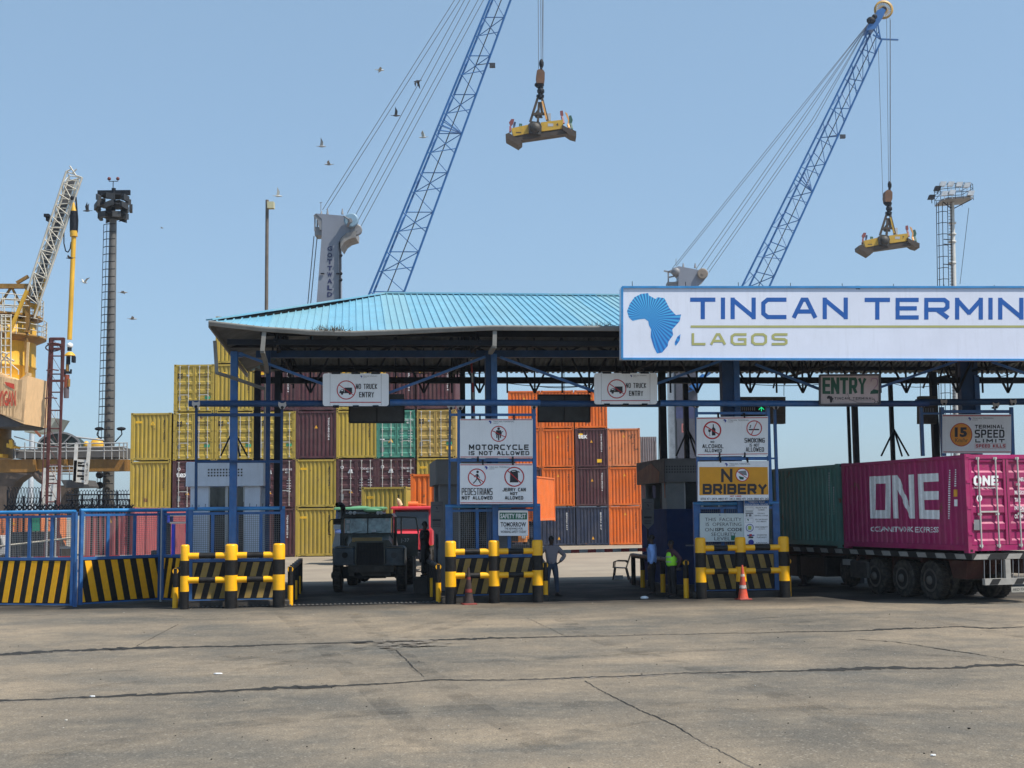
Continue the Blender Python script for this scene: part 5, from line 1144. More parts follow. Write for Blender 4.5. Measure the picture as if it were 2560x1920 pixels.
# weathered green container ahead of it
r, fg = container('weathered green container with rust spots, riding ahead of the magenta one', 'green', TF, 1.219, 6.25, DZ, 0, 'plain', L=6.06, H=HP, sidedet=46)
q = MB(fg); dg_ = Drape(fg, 1.189, 6.06, 23, .03)
def sg(px, py):
    d = fg.i.to_3x3() @ ray(px, py); o_ = fg.i @ CP; t = (-1.19-o_.x)/d.x; p = o_+d*t; return (p.y, p.z)
for x, y0, y1 in ((580, 340, 690), (618, 460, 690)):
    yy = y0
    while yy < y1: dg_.poly(q, [sg(Xo(a), Yo(b)) for a, b in ((x-4,yy),(x+4,yy),(x+4,yy+12),(x-4,yy+12))]); yy += 20
q.part('side_marks', wht, r)
q = MB(fg); dg_.poly(q, [sg(Xo(a), Yo(b)) for a, b in ((645,655),(665,655),(665,692),(645,692))]); q.part('side_plate', deca, r)
# tractor unit ahead (only its shadowed shape shows between boards)
trk = thing('truck_tractor', 'dark truck tractor in deep shade pulling the two containers through the gate', 'truck', TF, (1.2, 14.5, 0)); dk_ = pm('cab_dark', (.03,.045,.07), .4, dust=.2)
q = MB(TF); q.bev(.05, 2.4, 13.6, 15.8, 1.0, 3.0, .12); q.part('cab', dk_, trk); q = MB(TF); q.box(.6, 1.85, 11.6, 16, .6, .95); q.part('chassis', steel, trk)
for y in (12.4, 15.2):
    for x, s_ in ((.12, -1), (2.32, 1)): wheel(TF, (x, y, R), R, .3, trk, 'tyre', face=s_)
# ================================================================ old dark truck facing us
tb = ground(925, 1481); OF = Fr((tb.x-.02, tb.y, 0), math.radians(1)); Yv = OF
# frame: y = 0 at the front wheels' near edge, larger y farther back
def O(px, py, v=0): return OF.pt(px, py, v)
paint = pm('old_green_paint', (.045,.054,.045), .4, var=.5, scale=3, rust=.4, rustcol=(.09,.065,.035), dust=.12)
pblue = pm('old_blue_paint', (.034,.055,.072), .4, var=.5, scale=3, rust=.3, rustcol=(.1,.1,.09), dust=.1)
ot = thing('old_truck', 'battered dark green bonneted truck facing the camera in the first lane, door open', 'truck', OF, (0, 1.5, 0))
q = MB(OF)      # bonnet: tapering box with rounded top
A, B, C, D = O(866,1405,.1), O(987,1405,.1), O(975,1340,.1), O(878,1340,.1)
prof = lambda v, xl, xr, zt, zb, rd: [(xl, v, zb), (xr, v, zb), (xr, v, zt-rd), (xr-rd*.6, v, zt-.02), (xl+rd*.6, v, zt-.02), (xl, v, zt-rd)]
p1 = prof(.15, O(872,1400,.15).x, O(980,1400,.15).x, O(925,1349,.15).z, .75, .16); p2 = prof(1.75, O(862,1400,1.7).x, O(982,1400,1.7).x, O(925,1333,1.7).z, .8, .2); n = 6
q.add(p1+p2, [tuple(range(n))]+[(i, (i+1) % n, n+(i+1) % n, n+i) for i in range(n)][::1]); q.part('bonnet', paint, ot)
q = MB(OF); a, b = O(880,1341,.1), O(955,1354,.1); q.box(a.x, b.x, .12, .16, b.z, a.z-.04); q.part('bonnet_plate', pm('plate_ochre', (.34,.22,.08), .6, var=.3, rust=.3), ot)
q = MB(OF); a, b = O(891,1357,.02), O(959,1413,.02); q.m(0).box(a.x, b.x, .1, .14, b.z, a.z)
for k in range(9): x = a.x+.04+(b.x-a.x-.08)*k/8; q.m(1).box(x-.008, x+.008, .08, .1, b.z+.02, a.z-.02)
for k in range(4): z = b.z+.1+k*.16; q.box(a.x+.02, b.x-.02, .07, .08, z, z+.015)
for (x0,x1,z0,z1) in ((a.x-.04,a.x,b.z,a.z),(b.x,b.x+.04,b.z,a.z),(a.x-.04,b.x+.04,a.z,a.z+.05)): q.m(2).box(x0,x1,.03,.14,z0,z1)
q.part('grille', [blk, steel, paint], ot)
for (xa, xb, s_) in ((832, 889, -1), (961, 1012, 1)):
    a, b = O(xa, 1366, 0), O(xb, 1413, 0); q = MB(OF)
    q.bev(a.x, b.x, .0, 1.05, b.z, a.z, .07); q.bar((a.x+.03, -.012, b.z+.03), (b.x-.03, -.012, b.z+.03), .03, .05); q.bar((a.x+.05, -.004, (a.z+b.z)/2+.12), (b.x-.05, -.004, (a.z+b.z)/2+.12), .02, .03); m_ = q.part('wing', pblue, ot)
    q = MB(OF); wn_ = pm('worn_highlight', (.19,.17,.13), .7, var=.4, rust=.3)  # worn wing rims, kept pale to paint highlights along the edges
    q.bar((a.x+.06, -.02, a.z-.03), (b.x-.06, -.02, a.z-.03), .02, .025); q.bar((a.x+.01, -.02, b.z+.06), (a.x+.01, -.02, a.z-.1), .02, .025); q.bar((b.x-.01, -.02, b.z+.06), (b.x-.01, -.02, a.z-.1), .02, .02); q.part('wing_edge', wn_, m_)
    q = MB(OF); cx, cz = (a.x+b.x)/2 - .02*s_, (a.z+b.z)/2+.02; q.lathe((cx, -.012, cz), [(.095,0),(.095,.03),(.08,.05)], 16, (0,1,0)); q.part('headlight', seal if s_ < 0 else pm('lamp_housing', (.03,.035,.04), .4), m_)
a, b = O(851, 1285, 1.8), O(983, 1285, 1.8); zr_ = O(925, 1284, 1.8).z; zw0, zw1 = O(925, 1334, 1.75).z, O(925, 1294, 1.75).z
q = MB(OF); xl, xr = O(858,1300,1.75).x, O(980,1300,1.75).x
q.prism([(xl-.06, 1.7, zw1+.02), (xr+.06, 1.7, zw1+.02), (xr-.02, 1.75, zr_), (xl+.02, 1.75, zr_)], (0, 1.5, 0)); q.box(xl-.06, xl+.02, 1.7, 3.2, .9, zw1+.02); q.box(xr-.02, xr+.06, 3.0, 3.2, .9, zw1+.02)
q.box(xl-.06, xr+.06, 3.15, 3.2, .9, zw0); q.box(xl-.05, xr+.05, 1.72, 1.8, .8, zw0); q.bar((xr+.02, 1.75, zw0), (xr+.02, 1.8, zw1), .06, .06); q.bar((xl, 1.75, zw0), (xl, 1.8, zw1), .06, .06); q.part('cab', paint, ot)
xm = O(919,1300,1.7).x
for s0, s1 in ((xl+.05, xm-.015), (xm+.015, xr-.03)): q = MB(OF); q.prism([(s0, 1.76, zw0), (s1, 1.76, zw0), (s1, 1.8, zw1), (s0, 1.8, zw1)], (0, .01, 0)); q.part('windscreen', pm('screen_glass', (.26,.36,.36), .1, var=.75, scale=3, spec=.9), ot)
q = MB(OF); q.box(xm-.015, xm+.015, 1.74, 1.8, zw0, zw1); 
for zz in (zw0, zw1): q.box(xl, xr, 1.73, 1.8, zz-.02, zz+.02)
q.part('screen_frame', blk, ot)
c = Canvas(OF, lambda x, y, l: OF.pt(x, y, 1.74-l))
for x0,y0,x1,y1 in ((866,1300,875,1308),(866,1312,873,1325),(868,1327,874,1333),(906,1297,915,1301),(964,1296,972,1303),(929,1324,940,1331)): c.rect(wht if x0 in (929, 868) else galv, x0, y0, x1, y1)
c.line(steel, [(880,1333),(905,1328)], 1); c.line(steel, [(925,1333),(955,1328)], 1); c.part('windscreen_stickers', ot)
q = MB(OF); p = O(913,1317,2.6); q.ball((p.x+.45, 2.7, p.z+.05), .11, 8, (1,1,1.25)); q.ball((p.x+.45, 2.75, p.z-.3), .24, 8, (1,.6,1.1)); q.part('seat_back', blk, ot)
for x in (876, 886, 945, 953): q = MB(OF); p = O(x, 1284, 1.7); q.lathe((p.x, 1.66, p.z+.02), [(.05,0),(.06,.04),(.04,.1)], 12, (0,1,0)); q.part('roof_lamp', galv, ot)
q = MB(OF); q.path([O(858,1330,2.4), O(858,1275,2.4), O(857,1266,2.3), O(851,1261,2.2), O(842,1262,2.1)], .085, 10); q.part('exhaust_stack', blk, ot)
q = MB(OF); q.path([O(860,1297,1.6), O(828,1299,1.3), O(821,1305,1.2), O(822,1335,1.2), O(828,1338,1.3)], .014, 5); q.part('mirror_arm', steel, ot)
q = MB(OF); a, b = O(834,1312,1.5), O(851,1323,1.5); q.box(a.x, b.x, 1.5, 1.55, b.z, a.z); q.part('mirror', wht, ot); q = MB(OF); a, b = O(833,1297,1.5), O(852,1311,1.5); q.box(a.x, b.x, 1.5, 1.56, b.z, a.z); q.part('mirror_upper', blk, ot)
q = MB(OF); a, b = O(830,1334,1.3), O(850,1368,1.3); q.prism([(a.x,1.3,b.z),(b.x,1.3,b.z),(b.x,1.3,a.z),(a.x+.1,1.3,a.z)], (0,.7,0)); q.part('air_filter', galv, ot)
# open door on the right of the picture
q = MB(OF); dz = lambda x, y: OF.pt(x, y, 1.75)
q.m(0).prism([dz(991,1334), dz(1046,1334), dz(1045,1390), dz(996,1390)], (0,.05,0))
for p_, r_ in (((991,1334),(990,1294)), ((990,1294),(1000,1292)), ((1000,1292),(1040,1294)), ((1040,1294),(1046,1334)), ((1003,1334),(1003,1293))): q.bar(dz(*p_), dz(*r_), .05, .05)
dr_ = q.part('open_door', paint, ot); c = Canvas(OF, lambda x, y, l: OF.pt(x, y, 1.75-l)); c.bf(galv, 'J-37', 1002, 1346, 1023, 1357, .0); c.part('door_lettering', dr_)
q = MB(OF); q.bar((O(870,1420,.1).x, .12, .72), (O(985,1420,.1).x, .12, .72), .14, .2)
for s_ in (872, 962): a, b = O(s_, 1425, .1), O(s_+14, 1440, .1); q.box(a.x, b.x, .1, .3, b.z, a.z)
q.prism([(O(886,1420).x, .2, O(886,1420).z), (O(975,1420).x, .2, O(886,1420).z), (O(960,1440).x, .2, O(960,1440).z), (O(905,1440).x, .2, O(960,1440).z)], (0,.1,0)); q.part('front_bumper', [pm('bumper_brown', (.05,.04,.03), .7, var=.4, dust=.2)], ot)
for (xa, xb) in ((830, 851), (990, 1013)):
    a, b = O(xa, 1480, 0).x, O(xb, 1480, 0).x; wheel(OF, (a, .55, .52), .52, b-a, ot, 'tyre', face=-1)
for yy in (4.6, 5.8):
    for (xa, xb) in ((830, 858), (985, 1013)): a, b = O(xa, 1480, 0).x, O(xb, 1480, 0).x; wheel(OF, (a, yy, .52), .52, b-a, ot, 'tyre', face=-1)
q = MB(OF); q.box(xl+.15, xr-.1, .35, .55, .42, .8); q.ball(((xl+xr)/2, .6, .5), .2, 10); q.bev(xl+.1, xl+.6, 2.0, 3.2, .4, .95, .05); q.part('front_axle', blk, ot)
q = MB(OF); q.box(xl+.4, xr-.4, .4, 7, .75, 1.0); q.tube((O(851,1450).x, .55, .52), (O(990,1450).x, .55, .52), .08, 8); q.part('chassis', steel, ot)
# ================================================================ trucks farther back
def back_truck(label, px0, px1, Z, ytop, ybon, cabcol, cont=None, cpx=None, ctop=None, roofcol=None):
    a = W.pt(px0, 1300, Z); b = W.pt(px1, 1300, Z); f = Fr((0,0,0), 0); zt = W.pt(px0, ytop, Z).z; cx = (a.x+b.x)/2
    r = thing('truck', label, 'truck', W, (cx, Z+1, 0)); m = cabcol
    q = MB(W); x0, x1 = a.x, b.x
    q.add([(x0,Z+.1,1.1),(x1,Z+.1,1.1),(x1,Z+.1,1.75),(x0,Z+.1,1.75),(x0+.05,Z+.35,zt-.12),(x1-.05,Z+.35,zt-.12),(x1-.05,Z+2.2,zt-.1),(x0+.05,Z+2.2,zt-.1),(x0,Z+2.2,1.1),(x1,Z+2.2,1.1)], [(0,1,2,3),(3,2,5,4),(4,5,6,7),(0,3,4,7,8),(1,9,6,5,2),(8,7,6,9)]); q.part('cab', m, r)
    q = MB(W); q.bev(x0-.05, x1+.05, Z+.1, Z+2.3, zt-.13, zt, .06); q.part('cab_roof', roofcol or m, r)
    q = MB(W); q.prism([(x0+.12,Z+.1,1.8),(x1-.12,Z+.1,1.8),(x1-.15,Z+.33,zt-.17),(x0+.15,Z+.33,zt-.17)], (0,-.02,0)); q.part('windscreen', glass, r)
    q = MB(W); q.bev(x0+.1, x1-.1, Z-.75, Z+.1, .95, 1.72, .12); q.part('bonnet', m, r)
    q = MB(W); q.box(x0+.55, x1-.55, Z-.78, Z-.74, 1.0, 1.5); q.part('grille', blk, r)
    for xx in (x0+.28, x1-.28): q = MB(W); q.lathe((xx, Z-.79, 1.25), [(.12,0),(.13,.04)], 12, (0,1,0)); q.part('headlight', galv, r)
    q = MB(W); q.bev(x0, x1, Z-.85, Z-.65, .55, .85, .04); q.part('front_bumper', steel, r)
    for xx in (x0, x1-.32):
        for yy in (0, 3.6): wheel(W, (xx, Z+yy, .5), .5, .32, r, 'tyre', face=-1)
    if cont:
        k, cx0, cx1, yt, Zc, L, H = cont; ca, cb = W.pt(cx0, 1300, Zc), W.pt(cx1, 1300, Zc); tz = W.pt((cx0+cx1)/2, yt, Zc).z
        q = MB(W); q.box(ca.x+.1, cb.x-.1, Zc-.1, Zc+L, tz-H-.25, tz-H-.02); q.box(cx-.3, cx+.3, Z+2, Zc+2, .8, 1.1); q.part('flatbed', steel, r)
        for xx in (ca.x+.05, cb.x-.35): wheel(W, (xx, Zc+L-1.2, .5), .5, .3, r, 'tyre', face=-1)
        return r, ((ca.x+cb.x)/2, Zc, tz-H)
    return r, None
redp = pm('truck_red', (.55,.03,.05), .35, var=.1, dust=.12); grnp = pm('truck_green', (.09,.27,.14), .4, var=.15, dust=.1); blup = pm('truck_blue', (.03,.07,.2), .4, dust=.15); orp = pm('truck_orange', (.6,.2,.03), .45, dust=.15)
r, c_ = back_truck('red bonneted truck queueing behind the open door of the old truck', 978, 1079, 57, 1266, 1306, redp, ('orange', 1027, 1155, 1184, 63, 6.06, 2.59))
container('bright orange container on the red truck, seen above its cab', 'orange', W, c_[0], c_[1], c_[2], math.radians(2), 'plain', L=6.06, H=2.59, seed=5)
q = MB(W); q.tube(W.pt(1021,1261,57.8), W.pt(1045,1261,57.8), .13, 10); q.tube(W.pt(1045,1261,57.8), W.pt(1066,1262,57.8), .04, 6); q.solo('roof_bundle', flat('bundle_orange', (.7,.16,.03)), 'rolled orange bundle lying on the roof of the red truck', 'bundle')
q = MB(W); q.tube(W.pt(1002,1264,57.6), W.pt(997,1252,57.6), .1, 8, .09); q.tube(W.pt(997,1252,57.6), W.pt(993,1246,57.6), .09, 8, .03); q.solo('roof_sack', flat('sack_cream', (.6,.45,.25)), 'small cream sack standing on the roof of the red truck', 'sack')
r, c_ = back_truck('blue truck with a green roof deflector behind the old dark truck', 836, 956, 66, 1268, 1300, blup, ('olive', 907, 1012, 1217, 71, 6.06, 2.59), roofcol=grnp)
container('low olive container on the green roofed truck, its right side sunlit', 'olive', W, c_[0], c_[1], c_[2], math.radians(-7), 'plain', L=6.06, H=2.59, seed=8)
q = MB(W); q.ball(W.pt(900,1269,66.6), .45, 10, (1.2,1,.2)); q.ball(W.pt(934,1275,66.4), .5, 10, (1.1,1,.24)); q.solo('roof_cargo', grnp, 'pale green bundles lying on the roof of the blue truck', 'bundle')
r, c_ = back_truck('orange lit truck waiting behind the pedestrian board, mostly hidden', 1222, 1322, 69, 1262, 1300, orp, ('orange', 1226, 1338, 1189, 74, 6.06, 2.59))
container('orange container on a truck, its bright side showing right of the pedestrian board', 'orange', W, c_[0], c_[1], c_[2], math.radians(-13), 'plain', L=6.06, H=2.59, seed=9)
# ================================================================ behind the fence at the left
rc = CC['red']
p = W.pt(262, 1400, 60); container('faded red container standing on the ground, seen through the second gate leaf', 'red', W, p.x+.2, 60, 0.3, math.radians(-12), 'plain', L=6.06, H=2.59, seed=3)
p = W.pt(60, 1400, 72); container('rust stained orange container far behind the first gate leaf', 'rusty orange', W, p.x-.6, 72, .2, math.radians(4), 'plain', L=6.06, H=2.59, seed=4)
def yellow_box():
    a = W.pt(285, 1408, 44); b = W.pt(316, 1395, 44); r = thing('plastic_crate', 'pale yellow plastic tub behind the second gate leaf', 'crate', W, ((a.x+b.x)/2, 44, a.z)); q = MB(W)
    q.prism([(a.x,44,0.0),(b.x,44,0.0),(b.x-.04,44,b.z),(a.x+.04,44,b.z)], (0,.4,0)); q.part('body', flat('tub_yellow', (.6,.5,.14)), r); q = MB(W); q.box(a.x-.03,b.x+.0,43.97,44.43,b.z,b.z+.04); q.part('rim', flat('tub_yellow', (.6,.5,.14)), r)
yellow_box()
# low bollards, sign plate, parked dark van and poles behind the first leaf
for px in (163, 172): q = MB(W); p = W.pt(px, 1400, 46); q.lathe((p.x, 46, 0), [(.07,0),(.07,.88),(.05,.93)], 10); q.solo('bollard', flat('bollard_tan', (.42,.26,.1)), 'slim tan bollard behind the first gate leaf, beside its twin', 'bollard', 'pair of tan bollards')
r = thing('road_sign', 'small green sign plate on a post, seen through the first gate leaf', 'sign', W, W.pt(89, 1400, 50)*Vector((1,1,0))); a, b = W.pt(79,1294,50), W.pt(98,1328,50)
q = MB(W); q.box(a.x, b.x, 50, 50.03, b.z, a.z); q.part('panel', flat('sign_green', (.04,.3,.18)), r); q = MB(W); q.tube(((a.x+b.x)/2, 50.05, 0), ((a.x+b.x)/2, 50.05, a.z), .03, 6); q.part('post', steel, r)
def van(px0, px1, Z, ytop, col, label):
    a, b = W.pt(px0, 1300, Z), W.pt(px1, 1300, Z); zt = W.pt(px0, ytop, Z).z; r = thing('parked_van', label, 'van', W, ((a.x+b.x)/2, Z, 0)); L = b.x-a.x
    q = MB(W); pr = [(a.x,.45),(b.x,.45),(b.x,zt*.55),(b.x-L*.18,zt*.62),(b.x-L*.3,zt),(a.x+L*.03,zt),(a.x,zt*.8)]; q.prism([(x, Z, z) for x, z in pr], (0,1.9,0)); q.part('body', col, r)
    for xa, xb in ((.06,.3),(.34,.52),(.55,.74)): q = MB(W); q.prism([(a.x+L*xa, Z-.01, zt*.62),(a.x+L*xb, Z-.01, zt*.62),(a.x+L*(xb-.03), Z-.01, zt*.92),(a.x+L*xa, Z-.01, zt*.92)], (0,-.01,0)); q.part('window', glass, r)
    for xa in (.2, .8): 
        f_ = Fr((0,0,0)); q = MB(W); q.lathe((a.x+L*xa, Z-.03, .36), [(.22,0),(.34,.02),(.36,.06),(.36,.2)], 18, (0,1,0)); q.part('wheel', rubber, r)
van(20, 155, 62, 1330, pm('van_black', (.02,.02,.022), .3, dust=.1), 'dark van parked far behind the first gate leaf')
van(-60, 30, 66, 1340, pm('van_white', (.5,.5,.5), .3, dust=.2), 'pale van parked behind the left end of the first gate leaf')
for i, (px, yt, Z, c_) in enumerate(((26,1290,44,galv),(45,1288,47,steel),(118,1285,45,galv),(135,1270,52,pm('pole_tan',(.4,.3,.2),.8)),(140,1290,46,galv),(78,1300,45,steel))):
    q = MB(W); p = W.pt(px, yt, Z); q.tube((p.x, Z, 0), (p.x, Z, p.z), .035, 6); q.solo('thin_pole', c_, ['thin pale pole near the left edge behind the first gate leaf','dark thin pole just right of the van roof behind the first gate leaf','thin pale pole right of the green sign plate','tan pole near the hinge side behind the first gate leaf','pale pole touching the hinge side of the first gate leaf','dark pole just left of the green sign plate'][i], 'pole', 'thin poles behind the fence')
q = MB(W); a, b = W.pt(-20,1368,46), W.pt(180,1345,46); q.tube(a, b, .04, 6); q.tube((a.x,46,0), a, .04, 6); q.tube((b.x,46,0), b, .04, 6); q.solo('handrail', flat('rail_cream', (.5,.45,.36)), 'cream sloping handrail behind the first gate leaf', 'railing')
q = MB(F); fr_=F; a, b = F.pt(428,1384,3.0), F.pt(438,1310,3.0); q.box(a.x, b.x, 3.0, 3.05, 1.3, b.z); q.solo('blue_drape', flat('vivid_blue', (.06,.08,.75)), 'vivid blue strip hanging behind the narrow gate panel', 'cloth')
r = thing('shelter_post', 'small market shelter with red and white goods behind the narrow gate panel', 'stall', W, W.pt(440,1400,52)*Vector((1,1,0)))
for nm, (x0,y0,x1,y1), cc in (('counter',(412,1386,468,1430),brown),('goods',(462,1310,470,1333),flat('goods_red',(.6,.05,.06))),('shelf',(424,1286,468,1290),galv),('shelf',(424,1305,468,1309),galv),('goods',(416,1288,424,1306),flat('goods_blue',(.05,.08,.6))),('post',(412,1284,416,1430),steel),('post',(466,1284,470,1430),steel)):
    q = MB(W); a, b = W.pt(x0,y0,52), W.pt(x1,y1,52); q.box(a.x, b.x, 52, 52.6, max(0,b.z), a.z); q.part(nm, cc, r)
# ================================================================ masts and poles
def ladder(q, a, b, w_, step, r, side=(1,0,0)):
    a, b = Vector(a), Vector(b); s = Vector(side)*w_/2; q.tube(a-s, b-s, r, 4, cap=False); q.tube(a+s, b+s, r, 4, cap=False); n = int((b-a).length/step)
    for i in range(n): c = a.lerp(b, i/n); q.tube(c-s, c+s, r*.8, 4, cap=False)
# left high mast with its cluster of floodlights
Zm = 90; mt = W.pt(283, 545, Zm); mb_ = W.pt(270, 1280, Zm); mast = thing('light_mast', 'tall grey light mast crowded with dark floodlights, by the yellow crane', 'light mast', W, (mb_.x, Zm, 0))
mm = pm('mast_grey', (.13,.13,.13), .6, .2, var=.3, scale=.5, streak=.3); q = MB(W); q.tube((mb_.x, Zm, 0), (mt.x, Zm, mt.z), .42, 14, .24); q.part('pole', mm, mast)
q = MB(W); n = 44
for i in range(n):
    t = i/n; x = mb_.x+(mt.x-mb_.x)*t; z = mt.z*t; r_ = .42-.18*t; 
    q.path([(x-r_-.3, Zm-.25, z), (x-r_-.05, Zm-.5, z), (x+r_+.05, Zm-.45, z+.02)], .03, 4)
for dx in (-.72, -.5): q.tube((mb_.x+dx, Zm-.25, 1), (mt.x+dx+.15, Zm-.25, mt.z-.5), .022, 4)
q.part('ladder', steel, mast)
q = MB(W); q.lathe((mt.x, Zm, mt.z-.1), [(.4,0),(1.0,.25),(1.0,.4),(.3,.45)], 12); q.lathe((mt.x, Zm, mt.z+.8), [(.95,0),(.95,.08)], 14); q.lathe((mt.x, Zm, mt.z+1.5), [(.85,0),(.85,.08)], 14); q.tube((mt.x, Zm, mt.z), (mt.x, Zm, mt.z+2.1), .15, 8); q.part('crown_frame', steel, mast)
rr = random.Random(5)
for ring_, (zz, R_, k) in enumerate(((.1, .8, 6), (.72, 1.08, 7), (1.3, .95, 6))):
    for i in range(k):
        t = 2*PI*(i+.3*ring_)/k; c = Vector((mt.x+R_*math.cos(t), Zm+R_*math.sin(t), mt.z+zz)); q = MB(Fr(c, t-PI/2)); a = rr.uniform(-.12,.12); c += Vector((rr.uniform(-.12,.12), 0, rr.uniform(-.1,.1)))
        q.prism([(-.28,0,-.2+a),(.28,0,-.2-a),(.28,0,.2-a),(-.28,0,.2+a)], (0,.2,0))
        for j in range(3): q.box(-.3,.3,-.03,.0,-.18+j*.15,-.14+j*.15)
        q.part('floodlight', pm('flood_dark', (.022,.024,.028), .5, var=.3), mast)
q = MB(W); q.box(mt.x-1.1, mt.x+1.15, Zm-.1, Zm+.1, mt.z+1.62, mt.z+1.95); q.part('top_bar', steel, mast)
q = MB(W); q.tube((mt.x-.05, Zm, mt.z+1.9), (mt.x-.05, Zm, mt.z+2.6), .03, 5); q.bar((mt.x-.35, Zm, mt.z+2.6), (mt.x+.3, Zm, mt.z+2.6), .04); 
for s_ in (-1, 1): q.m(1).ball((mt.x-.03+s_*.3, Zm, mt.z+2.78), .13, 8)
q.part('warning_lamps', [steel, flat('lamp_darkred', (.12,.02,.02))], mast)
for s_, xa in ((-1, 256), (1, 303)):
    q = MB(W); tip = W.pt(xa-8 if s_ < 0 else xa+0, 1072, Zm); base = Vector((mb_.x+s_*.4, Zm, W.pt(270,1105,Zm).z)); e = Vector((base.x+s_*.45, Zm, base.z+.5)); q.path([base, e, tip], .045, 5); q.ball(tip, .22, 8, (1.5,.7,.6)); q.part('lamp_arm', steel, mast)
q = MB(W); p = W.pt(256,1188,Zm); q.ball((p.x, Zm-.6, p.z), .28, 8, (1,.8,.9)); q.ball((p.x, Zm-.6, p.z-.7), .28, 8, (1,.8,.9)); q.bar((p.x, Zm-.6, p.z), (p.x+.6, Zm-.2, p.z-.2), .06); q.part('camera_housing', steel, mast)
# plain pole
q = MB(W); p = W.pt(668, 500, 58); r = thing('light_pole', 'bare brownish steel pole with one pale lamp box at its top, behind the roof', 'lamp post', W, (p.x, 58, 0))
q.tube((p.x, 58, 0), (p.x, 58, p.z), .09, 10, .075); q.part('pole', pm('pole_brown', (.13,.105,.085), .6, var=.3, rust=.3), r); a, b = W.pt(669,505,57.9), W.pt(685,521,57.9); q = MB(W); q.box(a.x, b.x, 57.8, 58.1, b.z, a.z); q.part('lamp_box', flat('lamp_cream', (.5,.47,.3)), r)
# right white mast
Zn = 105; b0 = W.pt(2390, 1200, Zn); t0 = W.pt(2380, 505, Zn); wm = thing('light_mast', 'white light mast with a railed platform of silver floodlights, above the billboard', 'light mast', W, (b0.x, Zn, 0))
q = MB(W); q.tube((b0.x, Zn, 0), (t0.x, Zn, t0.z), .33, 14, .17); 
for py in (560, 588, 607, 660): p = W.pt(2381, py, Zn); q.lathe((p.x, Zn, p.z), [(.27,0),(.3,.03),(.3,.12),(.27,.15)], 12)
q.part('pole', pm('mast_white', (.52,.52,.5), .55, var=.1, rust=.12, streak=.25), wm)
q = MB(W); la, lb = W.pt(2366, 1200, Zn), W.pt(2357, 500, Zn)
xs = [-.42, 0, .3]
for dx in (-.85, -.55, -.2, .15): q.tube((b0.x-.55+dx*.9, Zn-.3+(.3 if dx in (-.55,-.2) else 0), 6), (t0.x-.6+dx*.9, Zn-.3+(.3 if dx in (-.55,-.2) else 0), t0.z), .03, 4)
for i in range(22): z = 7+i*(t0.z-7)/22; x = b0.x-.55+(t0.x-b0.x)*z/t0.z; q.path([(x-.77, Zn-.3, z), (x-.5, Zn-.65, z), (x-.15, Zn-.65, z), (x+.1, Zn-.3, z)], .028, 4)
for i in range(80): z = 7+i*(t0.z-7)/80; x = b0.x-.55+(t0.x-b0.x)*z/t0.z; q.tube((x+.14, Zn-.3, z), (x+.42, Zn-.3, z), .018, 4)
q.tube((b0.x-.13, Zn-.3, 6), (t0.x-.18, Zn-.3, t0.z), .03, 4)
for py in (600, 612, 662): p = W.pt(2372, py, Zn); q.bar((p.x-.5, Zn-.3, p.z), (p.x+.3, Zn, p.z), .06)
q.part('ladder_cage', steel, wm)
pl = W.pt(2340, 508, Zn); pr_ = W.pt(2424, 508, Zn); q = MB(W); q.prism([(pl.x,Zn-1.2,pl.z-.1),(pl.x+.5,Zn-1.5,pl.z),(pr_.x-.4,Zn-1.5,pl.z+.1),(pr_.x,Zn-.9,pl.z+.15),(pr_.x-.2,Zn+1.2,pl.z+.15),(pl.x+.3,Zn+1.2,pl.z)], (0,0,.12)); q.part('platform', mgrey, wm)
q = MB(W)
for zz in (.5, .85, 1.2):
    q.path([(pl.x,Zn-1.2,pl.z+zz),(pl.x+.5,Zn-1.5,pl.z+zz),(pr_.x-.4,Zn-1.5,pl.z+zz+.1),(pr_.x,Zn-.9,pl.z+zz+.1),(pr_.x-.2,Zn+1.2,pl.z+zz+.1),(pl.x+.3,Zn+1.2,pl.z+zz)], .024, 4, True)
for (x, y) in ((pl.x,Zn-1.2),(pl.x+.5,Zn-1.5),(pl.x+1.1,Zn-1.5),(pl.x+1.7,Zn-1.5),(pr_.x-.4,Zn-1.5),(pr_.x,Zn-.9),(pr_.x-.2,Zn+1.2),(pl.x+.3,Zn+1.2)): q.tube((x,y,pl.z), (x,y,pl.z+1.3), .022, 4)
q.bar((pl.x+.2,Zn-.8,pl.z), (t0.x,Zn,t0.z-.6), .06); q.bar((pr_.x-.1,Zn-.8,pl.z+.1), (t0.x,Zn,t0.z-.6), .06); q.tube(W.pt(2422,520,Zn), W.pt(2400,710,Zn), .02, 4); q.part('railing', steel, wm)
slv = pm('flood_silver', (.6,.6,.6), .35, .5)
for (px, py) in ((2358,459),(2378,459),(2399,460),(2418,462),(2362,483),(2381,480),(2330,492),(2428,482),(2345,470)):
    p = W.pt(px, py, Zn-1.75); q = MB(W); q.prism([(p.x-.3,p.y,p.z-.18),(p.x+.18,p.y,p.z-.18),(p.x+.3,p.y,p.z+.18),(p.x-.16,p.y,p.z+.18)], (0,.3,0)); q.bar((p.x, p.y+.1, p.z-.14), (p.x, p.y+.1, p.z-.5), .05); q.part('floodlight', slv if px not in (2330, 2345) else steel, wm)
